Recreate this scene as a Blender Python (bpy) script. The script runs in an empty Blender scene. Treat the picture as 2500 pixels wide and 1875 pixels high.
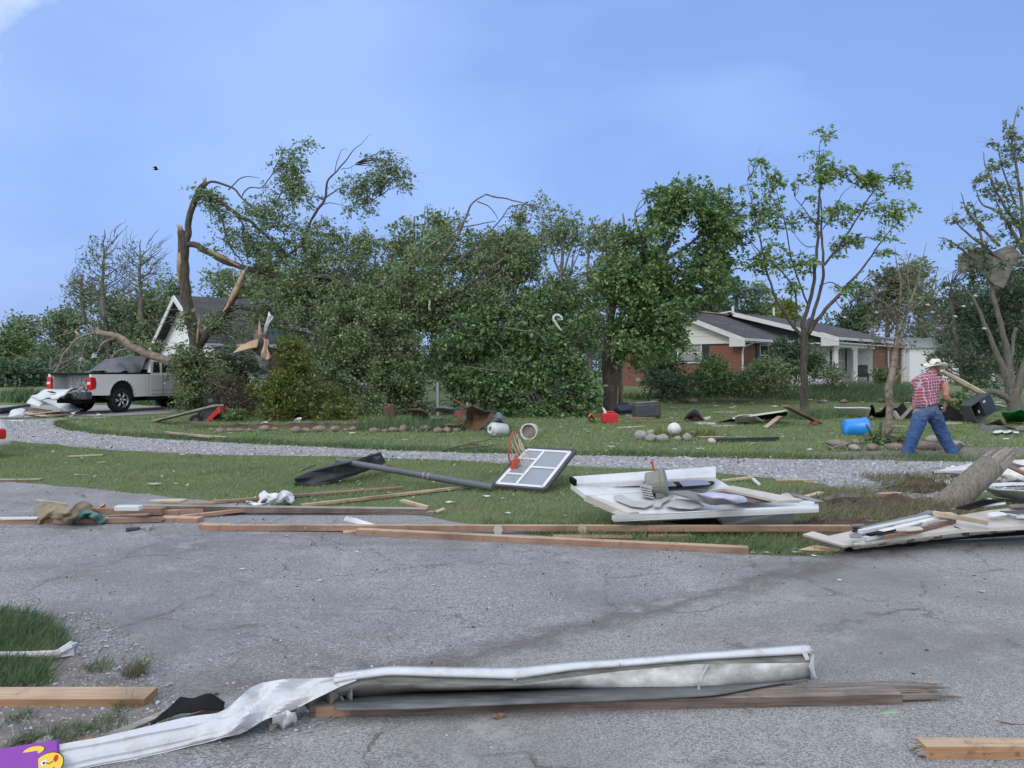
import bpy, bmesh, math, random
import numpy as np
from mathutils import Vector, Matrix, Quaternion, noise as mnoise
R = math.radians
scn = bpy.context.scene
C = scn.collection
# ------------------------------------------------------------------ camera
# F, HZ: focal length and horizon row in photograph pixels (2500 x 1875); CZ: eye height
F = 1812.0; HZ = 900.0; CZ = 1.6
cam_d = bpy.data.cameras.new('camera'); cam = bpy.data.objects.new('camera', cam_d); C.objects.link(cam)
cam.location = (0, 0, CZ); cam.rotation_euler = (R(90), 0, 0)
cam_d.sensor_width = 36; cam_d.lens = 36 * F / 2500; cam_d.shift_y = -(937.5 - HZ) / 2500
cam_d.clip_end = 6000; cam_d.clip_start = 0.05
scn.camera = cam
scn.view_settings.view_transform = 'Standard'; scn.view_settings.look = 'None'
scn.view_settings.exposure = 0.0; scn.view_settings.gamma = 1.0
# ------------------------------------------------------------------ world: storm cloud ahead, bright open sky overhead and behind
world = bpy.data.worlds.new('World'); scn.world = world; world.use_nodes = True
nt = world.node_tree; nt.nodes.clear()
def wn(t, **k):
    n = nt.nodes.new(t)
    for a, b in k.items(): setattr(n, a, b)
    return n
def wl(a, b): nt.links.new(a, b)
def wmath(op, a, b=None, c=None, clamp=False):
    n = wn('ShaderNodeMath', operation=op); n.use_clamp = clamp
    for i, v in enumerate((a, b, c)):
        if v is None: continue
        if isinstance(v, (int, float)): n.inputs[i].default_value = v
        else: wl(v, n.inputs[i])
    return n.outputs[0]
def wmix(f, a, b):
    n = wn('ShaderNodeMix', data_type='RGBA')
    if isinstance(f, (int, float)): n.inputs[0].default_value = f
    else: wl(f, n.inputs[0])
    for i, v in ((6, a), (7, b)):
        if isinstance(v, tuple): n.inputs[i].default_value = (*v, 1)
        else: wl(v, n.inputs[i])
    return n.outputs[2]
SUN_EL = R(38); SUN_AZ = R(215)      # azimuth clockwise from +Y
sky = wn('ShaderNodeTexSky', sky_type='NISHITA'); sky.sun_disc = False
sky.sun_elevation = SUN_EL; sky.sun_rotation = SUN_AZ
bg1 = wn('ShaderNodeBackground'); wl(sky.outputs[0], bg1.inputs[0]); bg1.inputs[1].default_value = 0.035
tc = wn('ShaderNodeTexCoord'); sep = wn('ShaderNodeSeparateXYZ'); wl(tc.outputs['Generated'], sep.inputs[0])
X, Y, Z = sep.outputs
front = wmath('DIVIDE', wmath('SUBTRACT', wmath('SUBTRACT', Y, wmath('MULTIPLY', Z, 0.9)), 0.10), 0.30, clamp=True)
n1 = wn('ShaderNodeTexNoise'); n1.inputs['Scale'].default_value = 1.7; n1.inputs['Detail'].default_value = 4; n1.inputs['Roughness'].default_value = 0.45
mp = wn('ShaderNodeMapping'); mp.inputs['Scale'].default_value = (1.1, 1.0, 2.0); mp.inputs['Rotation'].default_value = (0, R(8), 0); wl(tc.outputs['Generated'], mp.inputs[0]); wl(mp.outputs[0], n1.inputs[0])
n2 = wn('ShaderNodeTexNoise'); n2.inputs['Scale'].default_value = 5.0; n2.inputs['Detail'].default_value = 5; wl(mp.outputs[0], n2.inputs[0])
dark = (0.175, 0.295, 0.67); mid = (0.235, 0.375, 0.79); lite = (0.345, 0.51, 0.90)
lf = wmath('ADD', wmath('MULTIPLY', X, -0.62), wmath('MULTIPLY', Z, 0.9))
lf = wmath('ADD', lf, wmath('MULTIPLY', wmath('SUBTRACT', n1.outputs[0], 0.5), 1.9))
lf = wmath('ADD', lf, wmath('MULTIPLY', wmath('SUBTRACT', n2.outputs[0], 0.5), 0.35))
c1 = wmix(wmath('ADD', wmath('MULTIPLY', lf, 0.9), 0.35, clamp=True), dark, mid)
c2 = wmix(wmath('MULTIPLY', wmath('SUBTRACT', lf, 0.35), 1.7, clamp=True), c1, lite)
# bright cloud edge, upper left
dv = wn('ShaderNodeVectorMath', operation='DOT_PRODUCT'); wl(tc.outputs['Generated'], dv.inputs[0])
dv.inputs[1].default_value = Vector((-0.80, 1.0, 0.62)).normalized()
n3 = wn('ShaderNodeTexNoise'); n3.inputs['Scale'].default_value = 9.0; n3.inputs['Detail'].default_value = 6; wl(tc.outputs['Generated'], n3.inputs[0])
wf = wmath('DIVIDE', wmath('SUBTRACT', wmath('ADD', dv.outputs['Value'], wmath('MULTIPLY', wmath('SUBTRACT', n3.outputs[0], 0.5), 0.022)), 0.9890), 0.005, clamp=True)
c3 = wmix(wf, c2, (0.80, 0.90, 0.93))
c4 = wmix(front, (1.10, 1.19, 1.36), c3)
bg2 = wn('ShaderNodeBackground'); wl(c4, bg2.inputs[0]); bg2.inputs[1].default_value = 1.0
ad = wn('ShaderNodeAddShader'); wl(bg1.outputs[0], ad.inputs[0]); wl(bg2.outputs[0], ad.inputs[1])
wo = wn('ShaderNodeOutputWorld'); wl(ad.outputs[0], wo.inputs[0])
# ------------------------------------------------------------------ sun behind thin cloud
sd = bpy.data.lights.new('sun', 'SUN'); sd.energy = 1.0; sd.angle = R(14); sd.color = (1.0, 0.93, 0.82)
so = bpy.data.objects.new('sun', sd); C.objects.link(so)
sdir = Vector((math.sin(SUN_AZ) * math.cos(SUN_EL), math.cos(SUN_AZ) * math.cos(SUN_EL), math.sin(SUN_EL)))
so.rotation_euler = sdir.to_track_quat('Z', 'Y').to_euler()
# ------------------------------------------------------------------ places
def hgt(x, y):
    t = min(max((y - 32.0) / 6.5, 0), 1); t = t * t * (3 - 2 * t)
    return 0.62 * t
def PX(px, py, d):                    # the place d metres away seen at (px, py)
    return Vector(((px - 1250) / F * d, d, CZ - (py - HZ) / F * d))
def Q(px, py, z=0.0):                 # the place at height z seen at (px, py)
    return PX(px, py, (CZ - z) * F / (py - HZ))
def G(px, py, dz=0.0):                # the ground seen at (px, py)
    d = CZ * F / (py - HZ)
    if d > 28:
        d = 28.0
        while d < 400:
            p = PX(px, py, d)
            if p.z <= hgt(p.x, p.y): break
            d += 0.1
    p = PX(px, py, d); p.z = hgt(p.x, p.y) + dz
    return p
# ------------------------------------------------------------------ materials
M = {}
def N(t, ty, **k):
    n = t.nodes.new(ty)
    for a, b in k.items():
        if a in n.inputs: n.inputs[a].default_value = b
        else: setattr(n, a, b)
    return n
def ramp(t, fac, stops):
    r = t.nodes.new('ShaderNodeValToRGB'); t.links.new(fac, r.inputs[0])
    el = r.color_ramp.elements
    while len(el) < len(stops): el.new(0.5)
    for e, (p, c) in zip(el, stops): e.position = p; e.color = (*c, 1)
    return r.outputs[0]
def mix(t, f, a, b, mode='MIX'):
    n = t.nodes.new('ShaderNodeMix'); n.data_type = 'RGBA'; n.blend_type = mode
    if isinstance(f, (int, float)): n.inputs[0].default_value = f
    else: t.links.new(f, n.inputs[0])
    for i, v in ((6, a), (7, b)):
        if isinstance(v, tuple): n.inputs[i].default_value = (*v, 1)
        else: t.links.new(v, n.inputs[i])
    return n.outputs[2]
def mth(t, op, a, b=None, clamp=False):
    n = t.nodes.new('ShaderNodeMath'); n.operation = op; n.use_clamp = clamp
    for i, v in enumerate((a, b)):
        if v is None: continue
        if isinstance(v, (int, float)): n.inputs[i].default_value = v
        else: t.links.new(v, n.inputs[i])
    return n.outputs[0]
def base(name, rough=0.6, metal=0.0):
    m = bpy.data.materials.new(name); m.use_nodes = True; t = m.node_tree
    b = t.nodes['Principled BSDF']; b.inputs['Roughness'].default_value = rough; b.inputs['Metallic'].default_value = metal
    M[name] = m
    return m, t, b
def bump(t, b, h, s=0.3, dist=0.01):
    n = t.nodes.new('ShaderNodeBump'); n.inputs['Strength'].default_value = s; n.inputs['Distance'].default_value = dist
    t.links.new(h, n.inputs['Height']); t.links.new(n.outputs[0], b.inputs['Normal'])
def simple(name, c1, c2=None, scale=6, rough=0.6, metal=0.0, bs=0.2, bd=0.004, stretch=(1, 1, 1), dirt=None, dscale=2.5, damt=0.55):
    m, t, b = base(name, rough, metal)
    c2 = c2 or tuple(v * 0.78 for v in c1)
    tc = N(t, 'ShaderNodeTexCoord'); mp = N(t, 'ShaderNodeMapping'); mp.inputs['Scale'].default_value = stretch
    t.links.new(tc.outputs['Object'], mp.inputs[0])
    n = N(t, 'ShaderNodeTexNoise', Scale=scale, Detail=6.0, Roughness=0.6); t.links.new(mp.outputs[0], n.inputs[0])
    col = ramp(t, n.outputs[0], [(0.3, c2), (0.68, c1)])
    if dirt:
        n2 = N(t, 'ShaderNodeTexNoise', Scale=dscale, Detail=8.0, Roughness=0.7); t.links.new(tc.outputs['Object'], n2.inputs[0])
        col = mix(t, mth(t, 'MULTIPLY', mth(t, 'SUBTRACT', n2.outputs[0], 0.5, True), 4 * damt, True), col, dirt)
    t.links.new(col, b.inputs['Base Color'])
    bump(t, b, n.outputs[0], bs, bd)
    return m
def leafmat(name, cols, rough=0.5, trans=0.26):
    if name.startswith('leaf') and name not in ('leaf_gold', 'leaf_yellow', 'leaf_red', 'leaf_olive'): cols = [(c[0] * 1.22, c[1] * 1.22, c[2] * 1.08) for c in cols]
    m, t, b = base(name, rough)
    g = N(t, 'ShaderNodeNewGeometry')
    k = len(cols)
    col = ramp(t, g.outputs['Random Per Island'], [(i / max(1, k - 1), c) for i, c in enumerate(cols)])
    t.links.new(col, b.inputs['Base Color'])
    b.inputs['Specular IOR Level'].default_value = 0.5
    tr = N(t, 'ShaderNodeBsdfTranslucent'); t.links.new(col, tr.inputs[0])
    ms = N(t, 'ShaderNodeMixShader'); ms.inputs[0].default_value = trans
    t.links.new(b.outputs[0], ms.inputs[1]); t.links.new(tr.outputs[0], ms.inputs[2])
    t.links.new(ms.outputs[0], t.nodes['Material Output'].inputs[0])
    return m
def woodmat(name, c1, c2, knots=(0.25, 0.13, 0.08), rough=0.65):
    m, t, b = base(name, rough)
    tc = N(t, 'ShaderNodeTexCoord')
    mp = N(t, 'ShaderNodeMapping'); mp.inputs['Scale'].default_value = (0.7, 14, 14); t.links.new(tc.outputs['Object'], mp.inputs[0])
    n = N(t, 'ShaderNodeTexNoise', Scale=4.0, Detail=7.0, Roughness=0.65, Distortion=0.6); t.links.new(mp.outputs[0], n.inputs[0])
    n2 = N(t, 'ShaderNodeTexNoise', Scale=1.6, Detail=3.0); t.links.new(tc.outputs['Object'], n2.inputs[0])
    v = N(t, 'ShaderNodeTexVoronoi', Scale=2.3); mp2 = N(t, 'ShaderNodeMapping'); mp2.inputs['Scale'].default_value = (1, 5, 5)
    t.links.new(tc.outputs['Object'], mp2.inputs[0]); t.links.new(mp2.outputs[0], v.inputs[0])
    col = ramp(t, n.outputs[0], [(0.32, c2), (0.62, c1)])
    col = mix(t, mth(t, 'MULTIPLY', mth(t, 'SUBTRACT', n2.outputs[0], 0.46, True), 3.4, True), col, tuple(x * 0.5 for x in c2))
    n3 = N(t, 'ShaderNodeTexNoise', Scale=9.0, Detail=8.0, Roughness=0.75); t.links.new(tc.outputs['Object'], n3.inputs[0])
    col = mix(t, mth(t, 'MULTIPLY', mth(t, 'SUBTRACT', n3.outputs[0], 0.54, True), 5.0, True), col, tuple(x * 0.42 + 0.02 for x in c2))
    k = mth(t, 'MULTIPLY', mth(t, 'SUBTRACT', 0.13, v.outputs['Distance'], True), 9.0, True)
    col = mix(t, k, col, knots)
    t.links.new(col, b.inputs['Base Color']); bump(t, b, n.outputs[0], 0.35, 0.003)
    return m
def barkmat(name, c1, c2, sc=5, st=(2.2, 2.2, 0.5)):
    m, t, b = base(name, 0.9)
    tc = N(t, 'ShaderNodeTexCoord'); mp = N(t, 'ShaderNodeMapping'); mp.inputs['Scale'].default_value = st; t.links.new(tc.outputs['Object'], mp.inputs[0])
    n = N(t, 'ShaderNodeTexNoise', Scale=sc, Detail=9.0, Roughness=0.75, Distortion=0.4); t.links.new(mp.outputs[0], n.inputs[0])
    col = ramp(t, n.outputs[0], [(0.36, c2), (0.6, c1)])
    t.links.new(col, b.inputs['Base Color']); bump(t, b, n.outputs[0], 1.0, 0.04)
    return m
simple('white_paint', (0.64, 0.64, 0.63), (0.56, 0.56, 0.55), 3, 0.4, dirt=(0.45, 0.42, 0.36), dscale=3.5, damt=0.35)
simple('white_alu', (0.56, 0.57, 0.59), (0.47, 0.48, 0.50), 4, 0.4, bs=0.25, bd=0.004, dirt=(0.30, 0.27, 0.22), dscale=11, damt=0.75)
simple('gutter_dark', (0.13, 0.135, 0.135), (0.055, 0.056, 0.056), 6, 0.5, stretch=(1, 5, 5), dirt=(0.04, 0.037, 0.033), dscale=3, damt=0.7)  # front wall of the gutter: shadow painted in as a darker finish
simple('gutter_inside', (0.24, 0.24, 0.22), (0.07, 0.066, 0.058), 5, 0.6, stretch=(0.9, 6, 6), bs=0.3, dirt=(0.075, 0.07, 0.06), dscale=2.2, damt=1.0)  # back wall: shade put into the colour along with the grime
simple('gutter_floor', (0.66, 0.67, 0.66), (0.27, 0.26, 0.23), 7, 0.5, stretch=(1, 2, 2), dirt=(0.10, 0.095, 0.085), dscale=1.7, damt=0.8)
simple('rv_white', (0.58, 0.60, 0.62), (0.48, 0.50, 0.51), 3, 0.45, dirt=(0.33, 0.31, 0.27), dscale=4, damt=0.5)
simple('rv_grey', (0.40, 0.40, 0.39), (0.31, 0.31, 0.30), 8, 0.5)
simple('cream_board', (0.47, 0.44, 0.40), (0.38, 0.35, 0.32), 5, 0.7, dirt=(0.30, 0.26, 0.22), dscale=6, damt=0.5)
simple('plywood', (0.50, 0.38, 0.26), (0.40, 0.29, 0.19), 6, 0.8, stretch=(1, 6, 1))
simple('black', (0.014, 0.014, 0.015), (0.008, 0.008, 0.009), 8, 0.85)
simple('rubber', (0.025, 0.026, 0.028), (0.016, 0.016, 0.018), 12, 0.8)
simple('dark_grey', (0.075, 0.08, 0.085), (0.05, 0.055, 0.06), 6, 0.55)
simple('pole_grey', (0.10, 0.11, 0.125), (0.07, 0.078, 0.09), 5, 0.4)
simple('tarp', (0.12, 0.125, 0.145), (0.075, 0.08, 0.095), 4, 0.75)
simple('silver', (0.66, 0.65, 0.63), (0.62, 0.61, 0.59), 1.5, 0.30, bs=0.02)
simple('chrome', (0.62, 0.62, 0.63), (0.35, 0.35, 0.36), 9, 0.25, metal=0.9, bs=0.05)
simple('bed_grey', (0.50, 0.50, 0.50), (0.42, 0.42, 0.42), 4, 0.5)
simple('red_plastic', (0.55, 0.02, 0.02), (0.42, 0.015, 0.015), 5, 0.35)
simple('tail_red', (0.62, 0.015, 0.015), (0.4, 0.01, 0.01), 4, 0.15)
simple('rim_red', (0.50, 0.07, 0.03), (0.30, 0.05, 0.03), 9, 0.5)
simple('orange', (0.85, 0.22, 0.03), (0.7, 0.18, 0.03), 5, 0.4)
simple('blue_plastic', (0.03, 0.27, 0.75), (0.02, 0.22, 0.62), 5, 0.35)
simple('green_cloth', (0.01, 0.22, 0.05), (0.008, 0.15, 0.035), 4, 0.7)
simple('teal_cloth', (0.10, 0.22, 0.19), (0.06, 0.15, 0.13), 5, 0.9)
simple('tan_cloth', (0.27, 0.22, 0.15), (0.17, 0.135, 0.09), 5, 0.95)
simple('white_cloth', (0.64, 0.64, 0.66), (0.54, 0.54, 0.58), 4, 0.9)
simple('peach_cloth', (0.60, 0.42, 0.34), (0.42, 0.27, 0.22), 5, 0.9)
simple('navy', (0.022, 0.028, 0.055), (0.014, 0.018, 0.035), 5, 0.6)
simple('olive_metal', (0.21, 0.22, 0.18), (0.15, 0.16, 0.13), 8, 0.55)
simple('rust', (0.17, 0.085, 0.045), (0.075, 0.05, 0.035), 6, 0.8, dirt=(0.20, 0.12, 0.06))
simple('maroon', (0.16, 0.02, 0.025), (0.10, 0.015, 0.02), 5, 0.5)
simple('shingle', (0.034, 0.034, 0.040), (0.018, 0.018, 0.022), 24, 0.95, bs=0.6, bd=0.01)
simple('grey_stone', (0.34, 0.32, 0.31), (0.20, 0.185, 0.18), 7, 0.9, bs=0.8, bd=0.02)
simple('brown_stone', (0.27, 0.215, 0.17), (0.14, 0.11, 0.09), 7, 0.9, bs=0.8, bd=0.02)
simple('insulation', (0.72, 0.70, 0.66), (0.55, 0.53, 0.50), 18, 1.0, bs=1.0, bd=0.02)
simple('soil', (0.095, 0.068, 0.048), (0.045, 0.033, 0.024), 8, 1.0, bs=1.0, bd=0.03)
simple('dry_leaf', (0.30, 0.16, 0.09), (0.20, 0.10, 0.06), 8, 0.8)
simple('pale_green_leaf', (0.26, 0.40, 0.24), (0.18, 0.30, 0.17), 14, 0.6)
simple('net_cord', (0.62, 0.58, 0.50), (0.35, 0.25, 0.2), 12, 0.9)
simple('skin', (0.40, 0.20, 0.14), (0.34, 0.16, 0.11), 9, 0.55)
simple('hair_grey', (0.16, 0.14, 0.13), (0.09, 0.08, 0.075), 30, 0.8)
simple('straw_hat', (0.72, 0.70, 0.58), (0.64, 0.61, 0.49), 40, 0.75)
simple('shutter_dark', (0.022, 0.030, 0.032), (0.016, 0.022, 0.024), 6, 0.6, stretch=(1, 1, 14))  # also on the wing gable, where it paints in soffit shadow
simple('curtain', (0.42, 0.41, 0.40), (0.26, 0.25, 0.25), 5, 0.9, stretch=(9, 9, 0.3))
simple('concrete', (0.30, 0.29, 0.27), (0.22, 0.21, 0.20), 6, 0.9)
simple('blue_grey_siding', (0.13, 0.16, 0.18), (0.10, 0.125, 0.14), 4, 0.7)
simple('purple_print', (0.22, 0.035, 0.33), (0.18, 0.028, 0.28), 4, 0.45)
simple('yellow_print', (0.72, 0.48, 0.035), (0.66, 0.42, 0.03), 4, 0.45)
simple('weed_brown', (0.15, 0.12, 0.075), (0.10, 0.08, 0.05), 8, 1.0)
simple('galv', (0.40, 0.42, 0.43), (0.28, 0.29, 0.30), 6, 0.45, metal=0.5)
simple('sheet_grey', (0.19, 0.195, 0.19), (0.12, 0.12, 0.12), 5, 0.6, stretch=(1, 8, 1))
simple('rust_sheet', (0.20, 0.185, 0.165), (0.07, 0.06, 0.05), 3, 0.75, stretch=(1, 3, 3), dirt=(0.06, 0.045, 0.035))
simple('lilac_cloth', (0.50, 0.48, 0.62), (0.36, 0.35, 0.46), 4, 0.9)
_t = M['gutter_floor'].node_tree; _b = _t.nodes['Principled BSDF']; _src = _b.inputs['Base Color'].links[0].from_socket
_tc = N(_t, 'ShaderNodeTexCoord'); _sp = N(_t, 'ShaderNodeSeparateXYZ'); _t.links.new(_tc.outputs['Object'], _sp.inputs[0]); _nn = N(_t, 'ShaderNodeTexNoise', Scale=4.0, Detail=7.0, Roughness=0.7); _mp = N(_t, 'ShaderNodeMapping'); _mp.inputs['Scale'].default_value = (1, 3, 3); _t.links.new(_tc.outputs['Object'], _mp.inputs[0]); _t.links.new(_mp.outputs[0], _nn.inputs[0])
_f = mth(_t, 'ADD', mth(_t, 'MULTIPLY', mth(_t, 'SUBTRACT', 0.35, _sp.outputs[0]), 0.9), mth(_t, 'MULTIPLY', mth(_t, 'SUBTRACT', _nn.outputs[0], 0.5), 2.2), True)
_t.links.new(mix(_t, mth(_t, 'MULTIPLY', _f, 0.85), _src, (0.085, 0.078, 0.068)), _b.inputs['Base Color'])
woodmat('pine', (0.47, 0.34, 0.225), (0.34, 0.22, 0.13))
woodmat('stud_red', (0.33, 0.20, 0.14), (0.25, 0.145, 0.10))
woodmat('old_wood', (0.20, 0.155, 0.13), (0.075, 0.052, 0.042), rough=0.85)
woodmat('split_top', (0.27, 0.225, 0.19), (0.07, 0.052, 0.045), rough=0.85)
woodmat('grey_wood', (0.33, 0.30, 0.26), (0.20, 0.175, 0.15), rough=0.85)
woodmat('orange_pine', (0.40, 0.235, 0.125), (0.27, 0.135, 0.065))
woodmat('brown_wood', (0.24, 0.135, 0.085), (0.13, 0.07, 0.045))
woodmat('pale_wood', (0.52, 0.44, 0.31), (0.40, 0.31, 0.20))
woodmat('raw_wood', (0.50, 0.37, 0.24), (0.33, 0.21, 0.12), knots=(0.4, 0.2, 0.1))
barkmat('bark', (0.105, 0.088, 0.070), (0.030, 0.025, 0.021))
barkmat('bark_light', (0.30, 0.25, 0.20), (0.10, 0.075, 0.057), sc=3.5, st=(1.5, 2.5, 2.5))
barkmat('bark_grey', (0.17, 0.155, 0.135), (0.075, 0.067, 0.057))
barkmat('pole_wood', (0.21, 0.19, 0.155), (0.095, 0.082, 0.066), sc=4, st=(9, 9, 0.7))
for mm in ('pole_wood',):
    for n_ in M[mm].node_tree.nodes:
        if n_.type == 'BUMP': n_.inputs['Distance'].default_value = 0.004
leafmat('leaf_mid', [(0.05, 0.09, 0.04), (0.100, 0.148, 0.062), (0.142, 0.195, 0.088), (0.26, 0.335, 0.20)])  # last tone of the leaf greens brightened to paint in sky highlights
leafmat('leaf_pale', [(0.075, 0.115, 0.068), (0.12, 0.17, 0.10), (0.155, 0.21, 0.12), (0.25, 0.32, 0.20)])
leafmat('leaf_maple', [(0.035, 0.075, 0.025), (0.065, 0.12, 0.042), (0.105, 0.18, 0.065), (0.21, 0.31, 0.15)])
leafmat('leaf_bright', [(0.065, 0.125, 0.03), (0.11, 0.19, 0.05), (0.16, 0.25, 0.085), (0.23, 0.32, 0.15)])
leafmat('leaf_gold', [(0.05, 0.075, 0.018), (0.09, 0.115, 0.02), (0.14, 0.155, 0.03), (0.20, 0.19, 0.04)])
leafmat('leaf_dark', [(0.030, 0.060, 0.032), (0.050, 0.092, 0.048), (0.075, 0.125, 0.07), (0.12, 0.175, 0.115)])
leafmat('leaf_yellow', [(0.09, 0.14, 0.02), (0.14, 0.19, 0.03), (0.20, 0.25, 0.05)])
leafmat('leaf_olive', [(0.075, 0.085, 0.04), (0.11, 0.115, 0.06), (0.15, 0.15, 0.085)])
leafmat('leaf_red', [(0.07, 0.05, 0.03), (0.12, 0.08, 0.05), (0.10, 0.11, 0.05)])
leafmat('grass_blade', [(0.115, 0.175, 0.062), (0.165, 0.24, 0.082), (0.215, 0.285, 0.11), (0.34, 0.36, 0.20)], 0.6, 0.3)
leafmat('grass_dark', [(0.045, 0.090, 0.036), (0.080, 0.14, 0.056), (0.13, 0.20, 0.09)], 0.6, 0.3)
leafmat('grass_dry', [(0.13, 0.12, 0.07), (0.20, 0.17, 0.10), (0.10, 0.12, 0.05)], 0.7, 0.2)
leafmat('weed_straw', [(0.30, 0.26, 0.18), (0.45, 0.42, 0.34), (0.22, 0.17, 0.11)], 0.9, 0.1)
leafmat('gravel_stone', [(0.17, 0.17, 0.18), (0.26, 0.26, 0.275), (0.34, 0.34, 0.355), (0.46, 0.46, 0.48)], 0.9, 0.0)
for n_ in ('black', 'rubber', 'shingle', 'dark_grey'): M[n_].node_tree.nodes['Principled BSDF'].inputs['Specular IOR Level'].default_value = 0.15
for gn in ('grass_blade', 'grass_dark'):
    t = M[gn].node_tree; g = N(t, 'ShaderNodeNewGeometry'); n = N(t, 'ShaderNodeTexNoise', Scale=0.8, Detail=5.0, Roughness=0.65); t.links.new(g.outputs['Position'], n.inputs[0])
    src = t.nodes['Principled BSDF'].inputs['Base Color'].links[0].from_socket
    col = mix(t, mth(t, 'MULTIPLY', mth(t, 'SUBTRACT', n.outputs[0], 0.50, True), 4.0, True), src, (0.24, 0.235, 0.115)); col = mix(t, mth(t, 'MULTIPLY', mth(t, 'SUBTRACT', 0.44, n.outputs[0], True), 5.0, True), col, (0.055, 0.11, 0.04))
    for nd in list(t.nodes):
        if nd.type in ('BSDF_PRINCIPLED', 'BSDF_TRANSLUCENT'): t.links.new(col, nd.inputs[0])
# glass
m, t, b = base('dark_glass', 0.08); b.inputs['Base Color'].default_value = (0.012, 0.015, 0.018, 1)
m, t, b = base('panel_glass', 0.25); b.inputs['Base Color'].default_value = (0.21, 0.235, 0.26, 1)
m, t, b = base('rv_glass', 0.15); b.inputs['Base Color'].default_value = (0.16, 0.165, 0.22, 1); b.inputs['Roughness'].default_value = 0.35
# brick
m, t, b = base('brick', 0.85)
tc_ = N(t, 'ShaderNodeTexCoord'); br = N(t, 'ShaderNodeTexBrick', Scale=1.0); t.links.new(tc_.outputs['UV'], br.inputs[0])
br.inputs['Brick Width'].default_value = 0.21; br.inputs['Row Height'].default_value = 0.075; br.inputs['Mortar Size'].default_value = 0.007
br.inputs['Color1'].default_value = (0.22, 0.07, 0.045, 1); br.inputs['Color2'].default_value = (0.15, 0.048, 0.034, 1); br.inputs['Mortar'].default_value = (0.20, 0.155, 0.13, 1)
n_ = N(t, 'ShaderNodeTexNoise', Scale=1.5, Detail=5.0); t.links.new(tc_.outputs['UV'], n_.inputs[0])
t.links.new(mix(t, mth(t, 'MULTIPLY', n_.outputs[0], 0.4), br.outputs[0], (0.24, 0.10, 0.075)), b.inputs['Base Color']); bump(t, b, br.outputs['Fac'], -0.4, 0.01)
# lap siding: shadow line is darkened into the colour, with a bump in the normal
def siding(name, c, row=0.2):
    m, t, b = base(name, 0.55)
    tc = N(t, 'ShaderNodeTexCoord'); sp = N(t, 'ShaderNodeSeparateXYZ'); t.links.new(tc.outputs['UV'], sp.inputs[0])
    fr = mth(t, 'FRACT', mth(t, 'DIVIDE', sp.outputs[1], row))
    n = N(t, 'ShaderNodeTexNoise', Scale=3.0, Detail=5.0); t.links.new(tc.outputs['UV'], n.inputs[0])
    lap_shade = mth(t, 'LESS_THAN', fr, 0.07)
    col = mix(t, mth(t, 'MULTIPLY', n.outputs[0], 0.35), c, tuple(v * 0.78 for v in c))
    col = mix(t, mth(t, 'MULTIPLY', lap_shade, 0.55), col, tuple(v * 0.35 for v in c))
    t.links.new(col, b.inputs['Base Color']); bump(t, b, fr, 0.6, 0.02)
siding('siding_white', (0.80, 0.80, 0.80), 0.13)
siding('siding_cream', (0.66, 0.64, 0.57), 0.40)
siding('siding_blue', (0.15, 0.19, 0.21), 0.13)
# roof shingles
m, t, b = base('roof_shingle', 0.95)
tc_ = N(t, 'ShaderNodeTexCoord'); br = N(t, 'ShaderNodeTexBrick', Scale=1.0); t.links.new(tc_.outputs['UV'], br.inputs[0])
br.inputs['Brick Width'].default_value = 0.3; br.inputs['Row Height'].default_value = 0.14; br.inputs['Mortar Size'].default_value = 0.012
br.inputs['Color1'].default_value = (0.058, 0.055, 0.062, 1); br.inputs['Color2'].default_value = (0.036, 0.034, 0.04, 1); br.inputs['Mortar'].default_value = (0.02, 0.02, 0.022, 1)
n_ = N(t, 'ShaderNodeTexNoise', Scale=0.9, Detail=6.0); t.links.new(tc_.outputs['UV'], n_.inputs[0])
t.links.new(mix(t, mth(t, 'MULTIPLY', mth(t, 'SUBTRACT', n_.outputs[0], 0.45, True), 2.0, True), br.outputs[0], (0.10, 0.08, 0.075)), b.inputs['Base Color']); bump(t, b, br.outputs['Fac'], -0.5, 0.02)
# plaid shirt
m, t, b = base('plaid', 0.9)
tc_ = N(t, 'ShaderNodeTexCoord'); sp = N(t, 'ShaderNodeSeparateXYZ'); t.links.new(tc_.outputs['Object'], sp.inputs[0])
nw = N(t, 'ShaderNodeTexNoise', Scale=6.0, Detail=2.0); t.links.new(tc_.outputs['Object'], nw.inputs[0]); wob = mth(t, 'MULTIPLY', mth(t, 'SUBTRACT', nw.outputs[0], 0.5), 0.045)
hx = mth(t, 'ADD', mth(t, 'ADD', sp.outputs[0], mth(t, 'MULTIPLY', sp.outputs[1], 0.9)), wob); hz = mth(t, 'ADD', mth(t, 'SUBTRACT', sp.outputs[2], mth(t, 'MULTIPLY', sp.outputs[0], 0.12)), wob)
def stripe(v, per, w, off=0.0): return mth(t, 'LESS_THAN', mth(t, 'FRACT', mth(t, 'ADD', mth(t, 'DIVIDE', v, per), off)), w)
col = mix(t, mth(t, 'MULTIPLY', mth(t, 'ADD', stripe(hx, 0.056, 0.5), stripe(hz, 0.056, 0.5)), 0.5), (0.24, 0.085, 0.12), (0.31, 0.045, 0.052))
col = mix(t, mth(t, 'MULTIPLY', stripe(hx, 0.056, 0.22, 0.25), 0.55), col, (0.05, 0.045, 0.12))
wh = mth(t, 'MAXIMUM', stripe(hx, 0.056, 0.17, 0.6), stripe(hz, 0.056, 0.17, 0.6))
col = mix(t, mth(t, 'MULTIPLY', wh, 0.7), col, (0.50, 0.47, 0.56))
t.links.new(col, b.inputs['Base Color'])
n_ = N(t, 'ShaderNodeTexNoise', Scale=7.0, Detail=4.0); t.links.new(tc_.outputs['Object'], n_.inputs[0]); bump(t, b, n_.outputs[0], 0.8, 0.02)
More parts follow.
